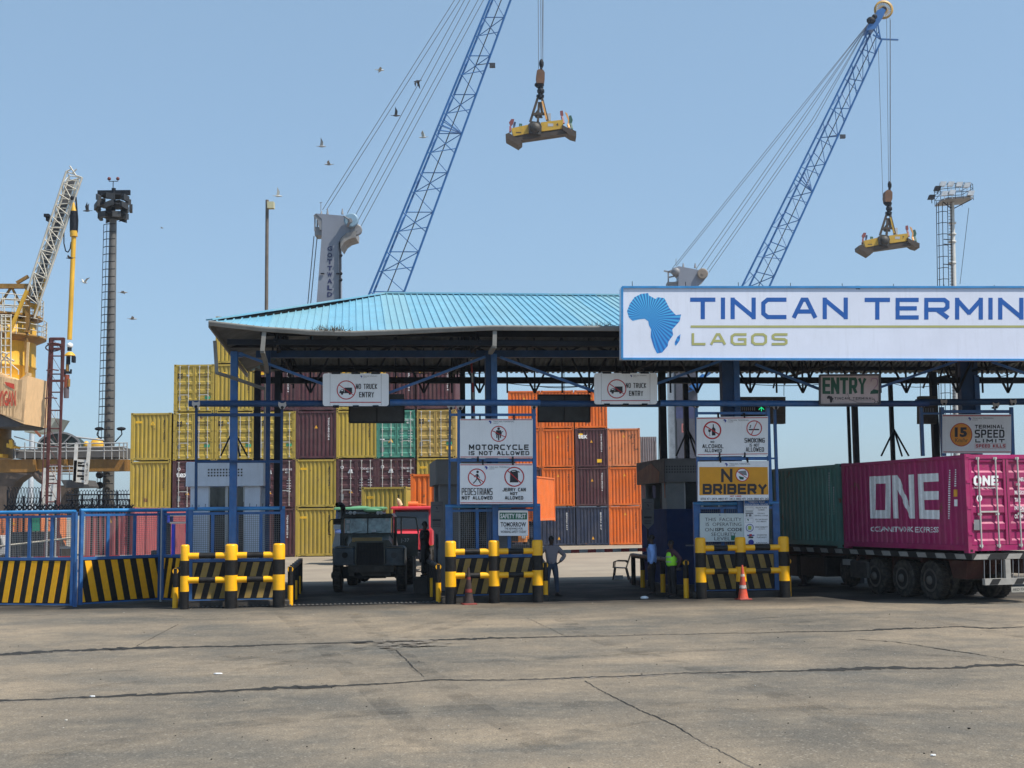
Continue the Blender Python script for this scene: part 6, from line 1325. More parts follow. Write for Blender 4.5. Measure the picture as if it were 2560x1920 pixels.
# ================================================================ mobile harbour cranes
cb = pm('crane_blue', (.015,.115,.34), .42, var=.2, scale=.4, streak=.1); cbk = pm('crane_inner_dark', (.03,.04,.06), .6); cw = pm('crane_white', (.2,.225,.28), .5, var=.08, scale=.5, streak=.12, rust=.03)
rope = pm('wire_rope', (.12,.13,.15), .5)
def boom3(root, c0, c1, nb, rc=.14, rl=.06, extra=()):
    """three-chord lattice: c0, c1 = lists of three points at the foot and at the head"""
    q = MB(W)
    for a, b in zip(c0, c1): q.tube(a, b, rc, 6)
    q.part('boom_chords', cb, root); q = MB(W); P = lambda k, t: c0[k].lerp(c1[k], t)
    for i in range(nb):
        t0_, t1_, tm = i/nb, (i+1)/nb, (i+.5)/nb
        q.tube(P(1, t0_), P(2, tm), rl, 4, cap=False); q.tube(P(2, tm), P(1, t1_), rl*.8, 4, cap=False); q.tube(P(1, tm), P(2, tm), rl, 4, cap=False); q.tube(P(0, tm), P(2, t0_), rl, 4, cap=False)
        q.tube(P(0, t0_), P(1, tm), rl*.9, 4, cap=False); q.tube(P(0, t0_), P(2, t0_+.12/nb), rl*.9, 4, cap=False)
    for dt in (-.012, 0, .012): q.tube(P(1, .52+dt), P(2, .5), rl, 4); q.tube(P(0, .52+dt), P(2, .5), rl, 4)
    q.part('boom_lacing', cb, root)
    q = MB(W); m0 = (c0[1]*.55+c0[2]*.45); m1 = (c1[1]*.5+c1[2]*.5); q.tube(m0, m1, .05, 5); l = m0.lerp(m1, .66); q.bar(l, l+Vector((1.3,.1,.2)), .06); q.box(l.x+1.2, l.x+1.7, l.y, l.y+.4, l.z-.15, l.z+.2); q.part('boom_ladder', cbk, root)
def px3(l, Z): return [W.pt(x, y, Z+d) for x, y, d in l]
# crane one
Z1 = 112
c1_ = thing('harbour_crane', 'nearer harbour crane with tall pale tower, vertical blue lettering and long blue boom', 'crane', W, W.pt(824, 1280, Z1)*Vector((1,1,0)))
foot = px3([(868,870,0),(877,870,1.6),(963,870,.5)], Z1-3); head = px3([(1306,-195,0),(1312,-195,1.2),(1340,-190,.4)], Z1+6)
# make the chords pass through the pixels seen in the photograph at two heights
foot = px3([(921.6-(880-739)*.4107, 880, 0), (931-(880-739)*.4067, 880, 1.6), (1009.7-(880-732)*.3645, 880, .6)], Z1)
head = px3([(1224.5+195*.4107, -195, 0), (1231.5+195*.4067, -195, 1.6), (1276.5+195*.3645, -195, .6)], Z1)
boom3(c1_, foot, head, 11, .1, .045)
q = MB(W); tipc = (head[0]+head[2])/2; q.prism([head[0]+Vector((-.1,0,0)), head[2]+Vector((.2,0,0)), tipc+Vector((1.6,0,3.3)), tipc+Vector((.6,0,3.6))], (0,1.2,0)); q.part('boom_head', cb, c1_)
shv = pm('sheave_yellow', (.45,.27,.06), .5, var=.2, rust=.3)
def sheave(root, c, r_, mat=shv, spokes=18, axis=(0,1,0), name='sheave', t=.25):
    q = MB(W); q.m(0); q.lathe(c, [(r_*.8,0),(r_,.0),(r_*.94,t*.5),(r_,t),(r_*.8,t)]+([(r_*.8,0)] if spokes else []), 28, axis, caps=(spokes == 0)); 
    q.lathe(c, [(r_*.25,-.05),(r_*.3,t+.05),(.05,t+.08)], 14, axis); q.m(1); c = Vector(c)
    for k in range(spokes): a = 2*PI*k/spokes; d = Vector((math.cos(a),0,math.sin(a))); q.bar(c+d*r_*.25+Vector((0,t/2,0)), c+d*r_*.85+Vector((0,t/2,0)), .06, .08, (0,1,0))
    q.part(name, [mat, mat], root)
    if spokes: q = MB(W); q.lathe(c+Vector((0,-.08,0)), [(r_*.3,0),(r_*.3,t+.16)], 12, axis); q.part('sheave_hub', steel, root)
tip1 = W.pt(1353, -263, Z1-.3); sheave(c1_, tip1-Vector((1.2,0,0)), 1.2)
# tower: tapered column, flaring head, reading GOTTWALD
def tower_head(root, px, poly, Z, depth, mat):
    q = MB(W); pts = [W.pt(x, y, Z) for x, y in poly]; q.prism(pts, (0, depth, 0)); q.part(px, mat, root)
Xt = lambda x: 600+x*.22604
Yt = lambda y: 450+y*.22604
q = MB(W); A = [W.pt(Xt(x), Yt(y), Z1) for x, y in ((838,370),(1150,395),(1270,500),(1270,560),(1170,590),(1110,650),(1090,700))]
col = A + [W.pt(848-.01, 745, Z1), W.pt(838, 1300, Z1), W.pt(778, 1300, Z1), W.pt(791, 760, Z1), W.pt(804, 590, Z1), W.pt(Xt(905), Yt(470), Z1), W.pt(Xt(905), Yt(430), Z1)]
q.prism([c for c in col][::-1], (0, 2.0, 0)); q.part('tower', cw, c1_)
q = MB(W); dkp = [W.pt(Xt(x), Yt(y), Z1-.25) for x, y in ((1110,655),(1180,585),(1280,560),(1278,632),(1200,655),(1150,690),(1110,760))]; q.prism(dkp[::-1], (0, 2.6, 0)); q.part('head_bracket', pm('crane_shade_grey', (.2,.2,.2), .6, dust=.2), c1_)
q = MB(W); a, b = W.pt(Xt(822),Yt(565),Z1), W.pt(Xt(905),Yt(605),Z1); q.box(a.x,b.x,Z1+.2,Z1+1.8,b.z,a.z+.4); a, b = W.pt(Xt(825),Yt(380),Z1), W.pt(Xt(905),Yt(560),Z1)
q.bar((a.x,Z1+.2,a.z), (a.x,Z1+.2,b.z), .12); q.bar((a.x,Z1+1.6,a.z), (a.x,Z1+1.6,b.z), .12); q.bar((a.x,Z1+.2,a.z),(b.x,Z1+.2,(a.z+b.z)/2),.3); q.bar((a.x+.4,Z1+.2,a.z-.6),(b.x,Z1+.2,b.z+.1),.35); q.part('rear_platform', mgrey, c1_)
sheave(c1_, W.pt(Xt(1228), Yt(443), Z1-.5), .62, pm('sheave_blue', (.2,.33,.45), .5), 0); sheave(c1_, W.pt(Xt(1285), Yt(550), Z1-.1), .5, mgrey, 0)
q = MB(W); p = W.pt(Xt(1215), Yt(445), Z1-.9); q.bar(W.pt(Xt(1150),Yt(400),Z1-.55), p, .2, .1); q.lathe(p, [(.2,0),(.2,.3)], 10, (0,1,0)); q.bar(W.pt(Xt(1190),Yt(515),Z1-.55), p, .2, .1); q.part('sheave_bracket', mgrey, c1_)
q = MB(W)
for x in (900, 968, 1132): a = W.pt(Xt(x), Yt(380), Z1+.5); q.tube(a, a+Vector((0,0,.3 if x == 900 else .5)), .12, 6, .04)
a = W.pt(Xt(895), Yt(345), Z1+.5); q.tube(a, a+Vector((0,0,.8)), .03, 4); q.bar(a+Vector((-.12,0,.75)), a+Vector((.12,0,.75)), .04); q.part('beacons', mgrey, c1_)
q = MB(W); q.bar(W.pt(Xt(1107), Yt(690), Z1-.1), W.pt(Xt(1103), 1300, Z1-.1), .12, .25); 
for yy in (835, 1035, 1105): p = W.pt(Xt(1115), Yt(yy), Z1-.2); q.ball(p, .16, 6)
for xx in (893, 1062): p = W.pt(Xt(xx), Yt(1035), Z1-.1); q.bar(p, p+Vector((.3,0,0)), .1)
q.part('cable_trunk', steel, c1_)
c = Canvas(W, lambda x, y, l: W.pt(x, y, Z1-.02-l)); gb = pm('crane_letter_blue', (.006,.012,.08), .5)
for ch, y in zip('GOTTWALD', (758, 831, 902, 975, 1045, 1118, 1190, 1265)): c.bf(gb, ch, Xt(966), Yt(y-26), Xt(1020), Yt(y+26), .035)
c.part('lettering', c1_)
q = MB(W); body = [W.pt(x, y, Z1+4) for x, y in ((700,1300),(900,1300),(900,1180),(700,1180))]
q.box(body[0].x, body[1].x, Z1+2.3, Z1+9, 2.2, 6.5); q.part('machine_house', cw, c1_); q = MB(W); q.box(body[0].x-2, body[1].x+2, Z1+1, Z1+9, .9, 2.0); q.part('undercarriage', steel, c1_)
q = MB(W)
for k in range(6): q.tube((body[0].x-1+k*1.9, Z1+.7, .7), (body[0].x-1+k*1.9, Z1+1.2, .7), .7, 14)
q.part('wheels', rubber, c1_)
q = MB(W)      # luffing and hoisting ropes
for (x0,y0,x1,y1) in ((235,1160,965,0),(258,1160,995,0),(372,1180,1020,0),(412,1200,1050,0),(432,1220,1095,0),(440,1265,1125,0)):
    a = (700+x0*.45215, y0*.45215); b = (700+x1*.45215, 0); k = 255/(a[1]-b[1]); q.tube(W.pt(a[0],a[1],Z1+.5), W.pt(b[0]+(b[0]-a[0])*k, -255, Z1+.6), .028, 4)
q.tube(W.pt(785,590,Z1+1), W.pt(769,765,Z1+1), .04, 4); q.tube(W.pt(793,590,Z1+1), W.pt(776,765,Z1+1), .04, 4); q.part('stay_ropes', rope, c1_)
# crane two
Z2 = 132
c2_ = thing('harbour_crane', 'farther harbour crane at right with a whole blue boom and a dark lower tower', 'crane', W, W.pt(1714, 1280, Z2)*Vector((1,1,0)))
Xc = lambda x: 1600+x*.27726
Yc = lambda y: 300+y*.27726
def ext(x0, y0, x1, y1, y): return (Xc(x0+(x1-x0)*(y-y0)/(y1-y0)), Yc(y))
fy, hy = 2050, -900
foot = px3([(*ext(920,1500,1660,0,fy),0), (*ext(985,1500,1705,0,fy),1.6), (*ext(1170,1500,1860,0,fy),.6)], Z2)
head = px3([(*ext(920,1500,1660,0,hy),0), (*ext(985,1500,1705,0,hy),1.2), (2204,100,.5)], Z2)
boom3(c2_, foot, head, 11, .11, .05)
Xw = lambda x: 2100+x*.42194
Yw = lambda y: y*.42194
q = MB(W); q.prism([W.pt(Xw(x), Yw(y), Z2-.3) for x, y in ((160,180),(210,170),(250,110),(272,60),(250,45),(222,60),(205,110),(165,150))], (0,1.6,0)); q.part('boom_head', cb, c2_)
q = MB(W); q.ball(W.pt(Xw(185), Yw(122), Z2-.2), .42, 8, (1.2,.8,1)); q.ball(W.pt(Xw(205), Yw(100), Z2-.2), .3, 8); q.part('head_sheaves', steel, c2_)
q = MB(W); a = W.pt(Xw(240), Yw(232), Z2); q.bar(a, W.pt(Xw(345), Yw(236), Z2), .14); q.bar(W.pt(Xw(200),Yw(175),Z2), a, .12); q.bar(W.pt(Xw(220),Yw(120),Z2), a, .12); q.bar(W.pt(Xw(195),Yw(205),Z2), a, .12); q.part('outrigger', cb, c2_)
sheave(c2_, W.pt(Xw(260), Yw(55), Z2+.4), .98, shv, 24)
q = MB(W); P = [W.pt(Xc(x), Yc(y), Z2) for x, y in ((300,1335),(350,1318),(520,1350),(600,1400),(580,1445),(545,1470),(515,1505))]
P += [W.pt(1745, 830, Z2), W.pt(1693, 830, Z2), W.pt(Xc(345), Yc(1500), Z2), W.pt(Xc(350), Yc(1400), Z2), W.pt(Xc(300), Yc(1350), Z2)]
q.prism(P[::-1], (0,2,0)); q.part('tower', cw, c2_)
q = MB(W); a, b = W.pt(1687, 830, Z2), W.pt(1752, 1300, Z2); q.box(a.x, b.x, Z2+.05, Z2+2.2, 0, a.z); q.part('tower_base', pm('tower_slate', (.055,.06,.085), .6, var=.15, streak=.2), c2_)
q = MB(W); q.box(W.pt(1670,900,Z2).x, W.pt(1684,900,Z2).x, Z2+.4, Z2+1.4, 0, a.z); q.part('ladder_shaft', galv, c2_)
c = Canvas(W, lambda x, y, l: W.pt(x, y, Z2+.04-l)); c.rect(pm('panel_red', (.4,.13,.12), .6), 1704, 1059, 1716, 1081); c.st(bk, '6', 1707, 1062, 1713, 1078, 1.6); c.rect(pm('slate_blue', (.03,.04,.12), .6), 1690, 1018, 1738, 1046); c.part('markings', c2_)
q = MB(W)
for (x0, y0, x1, y1) in ((255,1370,300,1350),(255,1370,255,1470),(255,1420,345,1400),(250,1475,345,1460),(215,1360,300,1380)): q.bar(W.pt(Xc(x0),Yc(y0),Z2+.3), W.pt(Xc(x1),Yc(y1),Z2+.3), .14)
q.ball(W.pt(Xc(325),Yc(1370),Z2+.3), .5, 8); q.box(W.pt(Xc(250),Yc(1440),Z2).x, W.pt(Xc(345),Yc(1440),Z2).x, Z2+.3, Z2+1.7, W.pt(Xc(250),Yc(1490),Z2).z, W.pt(Xc(250),Yc(1455),Z2).z); q.tube(W.pt(Xc(325),Yc(1310),Z2+.3), W.pt(Xc(325),Yc(1250),Z2+.3), .03, 4)
q.tube(W.pt(Xc(340),Yc(1500),Z2+.3), W.pt(1693,830,Z2+.3), .06, 4); q.part('rear_platform', mgrey, c2_)
sheave(c2_, W.pt(Xc(565), Yc(1385), Z2-.3), .55, pm('sheave_brown', (.2,.17,.14), .6), 0, t=.6)
q = MB(W)
for x in (390, 498): a = W.pt(Xc(x), Yc(1335), Z2+.6); q.tube(a, a+Vector((0,0,.5)), .14, 6, .05)
q.part('beacons', mgrey, c2_); q = MB(W)
for (x0,y0,x1) in ((290,1340,1355),(325,1320,1380),(505,1345,1445),(545,1345,1475),(605,1350,1550),(620,1375,1580)):
    a = (Xc(x0), Yc(y0)); b = (Xc(x1), 300); q.tube(W.pt(a[0],a[1],Z2+.5), W.pt(b[0],b[1],Z2+.5), .026, 4); q.tube(W.pt(b[0],b[1],Z2+.5), W.pt(Xw(175), Yw(130)+ (b[0]-1975)*.04, Z2+.4), .026, 4)
q.part('stay_ropes', rope, c2_)
q = MB(W); q.box(W.pt(1640,1280,Z2).x, W.pt(1800,1280,Z2).x, Z2+3, Z2+9, 2.2, 6.5); q.part('machine_house', cw, c2_); q = MB(W); q.box(W.pt(1600,1280,Z2).x, W.pt(1840,1280,Z2).x, Z2+2, Z2+9, .9, 2); q.part('undercarriage', steel, c2_)
q = MB(W); a, b = W.pt(1732, 975, Z2), W.pt(1762, 940, Z2); q.tube(a, b, .5, 8, .35); q.tube(b, W.pt(1800, 912, Z2), .2, 6); q.tube(W.pt(1712,983,Z2), a, .1, 6); q.part('luffing_cylinder', cb, c2_)
# spreaders: yellow telescopic beam, hanging under a hook block
spy = pm('spreader_yellow', (.5,.31,.03), .45, var=.15, scale=1.2, rust=.12, rustcol=(.08,.05,.03), streak=.2); rusty = pm('rust_brown', (.13,.065,.035), .7, var=.3, rust=.3); flapr = flat('flap_red', (.2,.05,.055)); flapg = flat('flap_green', (.02,.09,.07)); flapo = flat('flap_orange', (.7,.35,.1))
def spreader(label, org, sc, off, Z, num, ropes, full=True):
    X = lambda x: org[0]+x*sc*off[2]+off[0]
    Y = lambda y: org[1]+y*sc*off[2]+off[1]
    P = lambda x, y, d=0: W.pt(X(x), Y(y), Z+d)
    r = thing('container_spreader', label, 'spreader', W, P(630, 1400)); 
    q = MB(W); q.prism([P(325,1330,-.5), P(505,1290,-.5), P(505,1380,-.5), P(345,1412,-.5)][::-1], (0,1.0,0)); q.prism([P(630,1268,-.5), P(860,1240,-.5), P(865,1330,-.5), P(640,1362,-.5)][::-1], (0,1.0,0)); q.part('beam', spy, r)
    q = MB(W); q.prism([P(350,1410,-.45), P(860,1340,-.45), P(905,1385,-.45), P(420,1455,-.45)][::-1], (0,.9,0)); q.part('lower_beam', pm('spreader_dark', (.05,.035,.025), .6, rust=.3), r)
    q = MB(W); q.ball(P(570,1330,-.55), .52, 10, (1,.8,1)); q.prism([P(500,1290,-.7), P(535,1255,-.7), P(620,1265,-.7), P(640,1310,-.7), P(630,1395,-.7), P(510,1380,-.7)][::-1], (0,1.4,0)); q.part('rotator_housing', pm('spreader_black', (.03,.028,.026), .6, var=.4, dust=.1), r)
    for pts in (((265,1390),(300,1375),(440,1470),(400,1505),(270,1430)), ((850,1290),(900,1320),(998,1360),(998,1415),(940,1400),(860,1345))):
        q = MB(W); q.prism([P(x, y, -.7) for x, y in pts][::-1], (0,1.6,0)); q.part('end_beam', pm('spreader_dark', (.05,.035,.025)), r)
    for pts, m_, st_ in ((((300,1270),(325,1232),(355,1235),(345,1280),(318,1312)), flapr, ((315,1310),(312,1370))), (((345,1290),(355,1260),(372,1265),(365,1310)), pm('flap_navy', (.02,.04,.1)), ((352,1300),(350,1340))), (((405,1280),(437,1282),(437,1305),(405,1305)), flapg, ((420,1300),(420,1320))), (((830,1150),(858,1145),(865,1190),(850,1215),(832,1190)), flapr, ((850,1210),(868,1280))), (((880,1160),(905,1175),(925,1235),(920,1300),(905,1290),(912,1240)), flapo, ((910,1290),(925,1330))), (((922,1200),(945,1195),(962,1245),(945,1290),(925,1275)), flapg, ((940,1285),(955,1340)))):
        q = MB(W); q.prism([P(x, y, .3) for x, y in pts], (0,.12,0)); q.bar(P(*st_[0],.3), P(*st_[1],.0), .15); q.part('guide_flapper', m_, r)
    q = MB(W)
    for a, b in (((600,1010),(520,1265)), ((640,1010),(700,1250)), ((612,1060),(600,1260)), ((625,1060),(645,1180))): q.bar(P(*a), P(*b), .2, .2)
    q.prism([P(595,1060,.0), P(650,1060,.0), P(680,1180,.0), P(650,1215,0), P(580,1215,0), P(560,1185,0)][::-1][:3]+[P(600,1130,0)], (0,.3,0)); q.bar(P(545,1185), P(690,1180), .25, .2); q.part('suspension_frame', pm('spreader_dark', (.05,.035,.025)), r)
    q = MB(W); q.bar(P(645,1050,-.1), P(690,1240,-.1), .14); q.part('hose', flapo if num == '4' else spy, r)
    q = MB(W); a, b = P(695,1175), P(735,1250); q.box(a.x, b.x, Z, Z+.6, b.z, a.z); q.part('control_box', galv, r)
    q = MB(W)
    for k in range(10): t = PI*(.15+1.7*k/9); t2 = PI*(.15+1.7*(k+1)/9)
    q.path([P(600,985), P(597,1005), P(610,1020), P(625,1018), P(640,1020), P(652,1000), P(648,985)], .13, 6); q.tube(P(625,900), P(625,1010), .2, 8); q.tube(P(622,860), P(625,910), .28, 8); q.ball(P(630,945), .33, 8); q.ball(P(615,880), .36, 8, (1.2,1,.8)); q.part('hook', steel, r)
    q = MB(W); q.prism([P(590,730,-.4), P(608,716,-.4), P(655,722,-.4), P(672,750,-.4), P(670,825,-.4), P(655,860,-.4), P(590,860,-.4), P(580,800,-.4)][::-1], (0,.9,0)); q.part('hook_block', rusty, r)
    q = MB(W); q.tube(P(635,640), P(635,725), .12, 6); q.ball(P(637,660), .3, 8, (.7,.7,1.4))
    q.part('swivel', steel, r)
    c = Canvas(W, lambda x, y, l: P(x, y, -.51-l)); c.bf(bk, num, 790, 1275, 812, 1305, .03); c.bf(bk, 'BROMMA', 373, 1372, 427, 1384, .0) if False else c.rect(bk, 373, 1369, 427, 1377); c.rect(galv, 703, 1280, 760, 1310); c.part('markings', r)
    q = MB(W)
    for x0, y0, x1, y1 in ropes: q.tube(W.pt(x0, y0, Z), W.pt(x1, y1, Z+(.3 if y1 < 200 else 0)), .024, 4)
    q.part('hoist_rope', rope, r); return r
spreader('yellow container spreader numbered 4 hanging near the top centre of the sky', (1200, 0), .24116, (0,0,1), Z1-2, '4', ((1346.5,176,1344,-240),(1353,160,1350,-240),(1357,155,1360,-240),(1357,150,1354,-240)))
spreader('smaller yellow container spreader numbered 7 hanging at the upper right', (0, 0), .24116, (2099+0, 0,1), Z2-2, '7', ()) if False else None
# second spreader: same shape mapped onto its own pixels (x: 265..998 -> 2147..2299 ; y: 730..1505 -> 492..640)
kx = (2299-2147)/(998-265)/.24116
spreader('smaller yellow container spreader numbered 7 hanging at the upper right', (0, 0), .24116, (2147-265*kx*.24116, 638-1505*kx*.24116, kx), Z2-2, '7', ((2207,492,2196,120),(2222,484,2216.5,45),(2225,482,2225,45),(2226,480,2226,50)))
# ================================================================ yellow quay crane at the far left
Zy = 86; yy_ = pm('crane_yellow', (.66,.38,.03), .5, var=.2, scale=.6, rust=.15, streak=.25); ydk = pm('crane_ochre', (.28,.15,.03), .6, var=.25, rust=.3, streak=.3); bge = pm('house_beige', (.78,.52,.28), .6, var=.08, streak=.25, rust=.08); plg = pm('lattice_pale', (.52,.50,.44), .5, var=.15, rust=.1); dkg = pm('walkway_dark', (.07,.07,.075), .7)
yc = thing('quay_crane', 'yellow rail mounted grab crane with a pale lattice boom at the left edge', 'crane', W, W.pt(20, 1290, Zy)*Vector((1,1,0)))
X1 = lambda x: x*.3014
Y1 = lambda y: 400+y*.3014
P = lambda x, y, d=0: W.pt(X1(x), Y1(y), Zy+d)
ch = [(P(550,95), P(215,1120)), (P(680,145), P(285,1310)), (P(575,130,2.2), P(245,1140,2.2)), (P(655,140,2.2), P(300,1240,2.2))]
q = MB(W)
for a, b in ch: q.tube(a, b, .07, 6)
q.part('boom_chords', plg, yc); q = MB(W); n = 11
for i in range(n):
    t0_, t1_ = i/n, (i+1)/n
    for (k, l) in ((0, 1), (2, 3), (0, 2), (1, 3)):
        a0, a1, b0_, b1_ = ch[k][0].lerp(ch[k][1], t0_), ch[k][0].lerp(ch[k][1], t1_), ch[l][0].lerp(ch[l][1], t0_), ch[l][0].lerp(ch[l][1], t1_)
        q.tube(a0, b0_, .035, 4); q.tube(a0 if i % 2 else b0_, b1_ if i % 2 else a1, .035, 4)
q.tube(P(650,1,0), P(650,135), .04, 4) if False else None
for a, b in (((580,50),(635,135)), ((635,75),(600,110)), ((550,95),(590,75))): q.tube(P(*a), P(*b), .05, 4)
q.part('boom_lacing', plg, yc)
q = MB(W); q.bar(P(600,165,.8), P(275,1180,.8), .42, .1, (0,1,0)); q.part('boom_walkway', dkg, yc); q = MB(W)
for dx in (-45, 30, 55): q.bar(P(600+dx,165,.3), P(275+dx,1160,.3), .05)
for i in range(26): t = i/26; a = P(600-325*t-45, 165+1000*t, .3); b = P(600-325*t+55, 165+1000*t+8, .3); q.bar(a, b, .06)
q.part('walkway_rail', plg, yc)
q = MB(W); q.bar(P(370,462), P(410,462), .35, .2); q.box(P(380,475).x, P(412,500).x, Zy, Zy+.5, P(380,502).z, P(380,475).z); q.part('boom_lamp', steel, yc)
q = MB(W); q.tube(P(612,640), P(577,1490), .155, 10); q.tube(P(612,590), P(612,635), .25, 12); q.tube(P(610,350), P(612,425), .06, 8, .2); q.part('grab_tube', yy_, yc)
q = MB(W); q.tube(P(612,425), P(612,590), .21, 10); q.bar(P(583,420), P(583,600), .06); q.path([P(630,310), P(637,400), P(645,500), P(640,600)], .06, 5); q.path([P(530,600), P(530,690), P(545,755), P(565,765), P(582,735), P(590,680)], .04, 4); q.ball(P(600,315), .16, 8); q.part('hose_bundle', steel, yc)
X2 = lambda x: x*.2712
Y2 = lambda y: 850+y*.2712
P2 = lambda x, y, d=0: W.pt(X2(x), Y2(y), Zy+d)
q = MB(W); q.m(0).lathe(P2(645,62), [(.14,-.05),(.2,.05),(.18,.18),(.07,.26)], 14); q.m(1).tube(P2(640,100), P2(642,60), .15, 8); q.m(2).lathe(P2(645,145), [(.36,0),(.3,.1),(.14,.25)], 14); q.m(1).tube(P2(630,150), P2(628,225), .14, 8); q.m(1).box(P2(668,150).x, P2(690,205).x, Zy-.2, Zy+.2, P2(680,208).z, P2(680,150).z); q.m(3).tube(P2(622,225), P2(622,290), .11, 8)
q.m(1).bar(P2(590,300), P2(655,300), .25, .15); q.bar(P2(597,270), P2(597,340), .1); q.bar(P2(655,270), P2(652,310), .1); q.m(4).tube(P2(618,320), P2(612,440), .17, 8); q.m(3).tube(P2(635,360,-.1), P2(632,430,-.1), .1, 6); q.m(5).tube(P2(612,440), P2(612,535), .19, 8, .17)
q.part('grab_head', [wht, steel, yy_, ydk, pm('grab_red', (.25,.05,.02), .6, rust=.3), pm('grab_grey', (.12,.1,.12), .6)], yc)
# A-frame, tower and platforms
q = MB(W); q.bar(P(-60,1047,.5), P(250,1047,.5), .3, .3, (0,0,1))
q.bar(P(230,1050,.3), P(230,1430,.3), .26, .26, (0,1,0)); q.bar(P(90,1060,.6), P(0,1200,.6), .14); q.bar(P(100,1060,.6), P(165,1190,.6), .14); q.bar(P(140,1020,.5), P(235,965,.5), .2, .2); q.bar(P(218,1430,.5), P(222,1900,.5), .2); q.part('a_frame', ydk, yc)
q = MB(W); q.bar(P(225,1080,-.8), P(-60,1760,-.8), .2, .2, (0,1,0)); q.bar(P(290,1290,1), P(375,940,1), .22); q.bar(P(240,1200,1.2), P(330,1230,1.2), .3); q.bar(P(190,1200,1.2), P(215,1330,1.2), .3); q.part('boom_foot', yy_, yc)
q = MB(W); cx = P(60,1500,3); q.lathe((P(-150,1500).x, Zy+2, P(90,1850).z), [(2.55,0),(2.7,.3),(2.7,1.2),(2.76,1.25),(2.7,1.3),(2.7,3.0),(2.76,3.05),(2.7,3.1),(2.7,4.2),(2.5,4.4)], 28); q.part('tower', yy_, yc)
q = MB(W); q.lathe((P(-150,1500).x, Zy+2, P(60,1490).z), [(2.7,0),(3.35,.3),(3.35,.42),(2.5,.45)], 28); q.lathe((P(-150,1500).x, Zy+2, P(60,1280).z), [(3.1,0),(3.1,.12)], 24); q.part('platform', ydk, yc)
q = MB(W)
for base, R_, zz in (((P(-150,1500).x, Zy+2), 3.35, P(60,1450).z), ((P(-150,1500).x, Zy+2), 3.1, P(60,1268).z)):
    for h in (.4, .8, 1.2): q.path([(base[0]+R_*math.cos(t), base[1]+R_*math.sin(t), zz+h) for t in [2*PI*i/24 for i in range(24)]], .03, 4, True)
    for i in range(24): t = 2*PI*i/24; q.tube((base[0]+R_*math.cos(t), base[1]+R_*math.sin(t), zz), (base[0]+R_*math.cos(t), base[1]+R_*math.sin(t), zz+1.2), .03, 4)
q.path([P(-20,1150,-.6), P(240,1160,-.6)], .04, 4); q.path([P(-20,1200,-.6), P(240,1210,-.6)], .04, 4)
for x in (35, 120, 180): q.tube(P(x,1140,-.6), P(x,1265,-.6), .04, 4)
for xx in (10, 45, 90): q.tube(P(xx,1280,-1.2), P(xx,1900,-1.2), .05, 4)
for k in range(9): q.tube(P(10,1300+k*60,-1.2), P(90,1300+k*60,-1.2), .04, 4)
q.path([P2(0,215,-1), P2(70,130,-1.5), P2(20,110,-1.5)], .05, 4); q.path([P2(60,160,-1), P2(130,195,-1)], .07, 5); q.path([P2(0,135,-1), P2(170,280,-1), P2(170,320,-1)], .04, 4); q.part('railing', plg, yc)
q = MB(W); q.prism([P2(-40,280,-2), P2(160,375,-2), P2(265,300,-2), P2(265,330,-2), P2(160,400,-2), P2(-40,300,-2)], (0,.5,0)); q.bar(P2(262,20,-1), P2(245,300,-1), .14); q.bar(P2(250,300,-1), P2(240,470,-1), .12); q.part('house_frame', pm('frame_cream', (.6,.42,.22), .6, rust=.15), yc)
# corrugated beige machinery house with red lettering
hp = [P2(-80,290,-2.2), P2(-80,690,-2.2), P2(0,680,-2.2), P2(125,735,-2.2), P2(222,775,-2.2), P2(258,330,-2.2), P2(165,385,-2.2), P2(0,310,-2.2)]
q = MB(W); q.prism(hp, (0, 4, 0)); A_, B_ = hp[0], hp[5]
for i in range(34):
    t = i/34; top = P2(-80+340*t, 320+ (65*(t) if t < .75 else 65*.75-(t-.75)*120), -2.2); bot = P2(-80+305*t, 675+(95*max(0,(t-.25))), -2.2); q.bar(top, bot, .09, .05, (0,1,0))
q.part('machinery_house', bge, yc)
ired = pm('letter_red', (.55,.06,.03), .6, var=.2, rust=.2, rustcol=(.5,.3,.15)); c = Canvas(W, lambda x, y, l: W.pt(X2(x), Y2(y), Zy-2.26-l)); c.bf(ired, 'UYIGAN', -45, 465+0, 145, 610, .02); c.poly(ired, [(40,385),(80,392),(130,405),(133,455),(100,440),(60,420)]); c.part('house_lettering', yc)
q = MB(W); q.prism([P2(-80,690,-2), P2(0,690,-2), P2(222,780,-2), P2(160,800,-2), P2(-80,800,-2)], (0,4,0)); q.part('house_base', dkg, yc)
q = MB(W); q.lathe(P2(-150,1095,1.8), [(1.9,0),(1.9,1.2),(1.7,1.4),(1.7,2.4)], 24); q.part('slewing_column', ydk, yc)
q = MB(W); q.prism([P2(60,950,-1.5), P2(140,985,-1.5), P2(130,1000,-1.5), P2(60,990,-1.5)], (0,1,0)); q.bar(P2(100,920,-1.5), P2(110,1000,-1.5), .2); q.box(P2(55,1060).x, P2(103,1090).x, Zy-1.5, Zy-.5, P2(55,1090).z, P2(55,1060).z); q.part('winch', yy_, yc)
# pale hull like superstructure behind
q = MB(W); q.prism([P2(225,700,12), P2(520,720,12), P2(440,850,12), P2(225,850,12)], (0,3,0)); q.part('rear_housing', pm('housing_pale', (.38,.42,.38), .7, rust=.3), yc)
q = MB(W); q.bar(P2(285,790,10), P2(375,890,10), .15); q.bar(P2(225,800,10), P2(440,800,10), .2); q.part('rear_frame', pm('frame_redbrown', (.3,.1,.05), .7, rust=.3), yc)
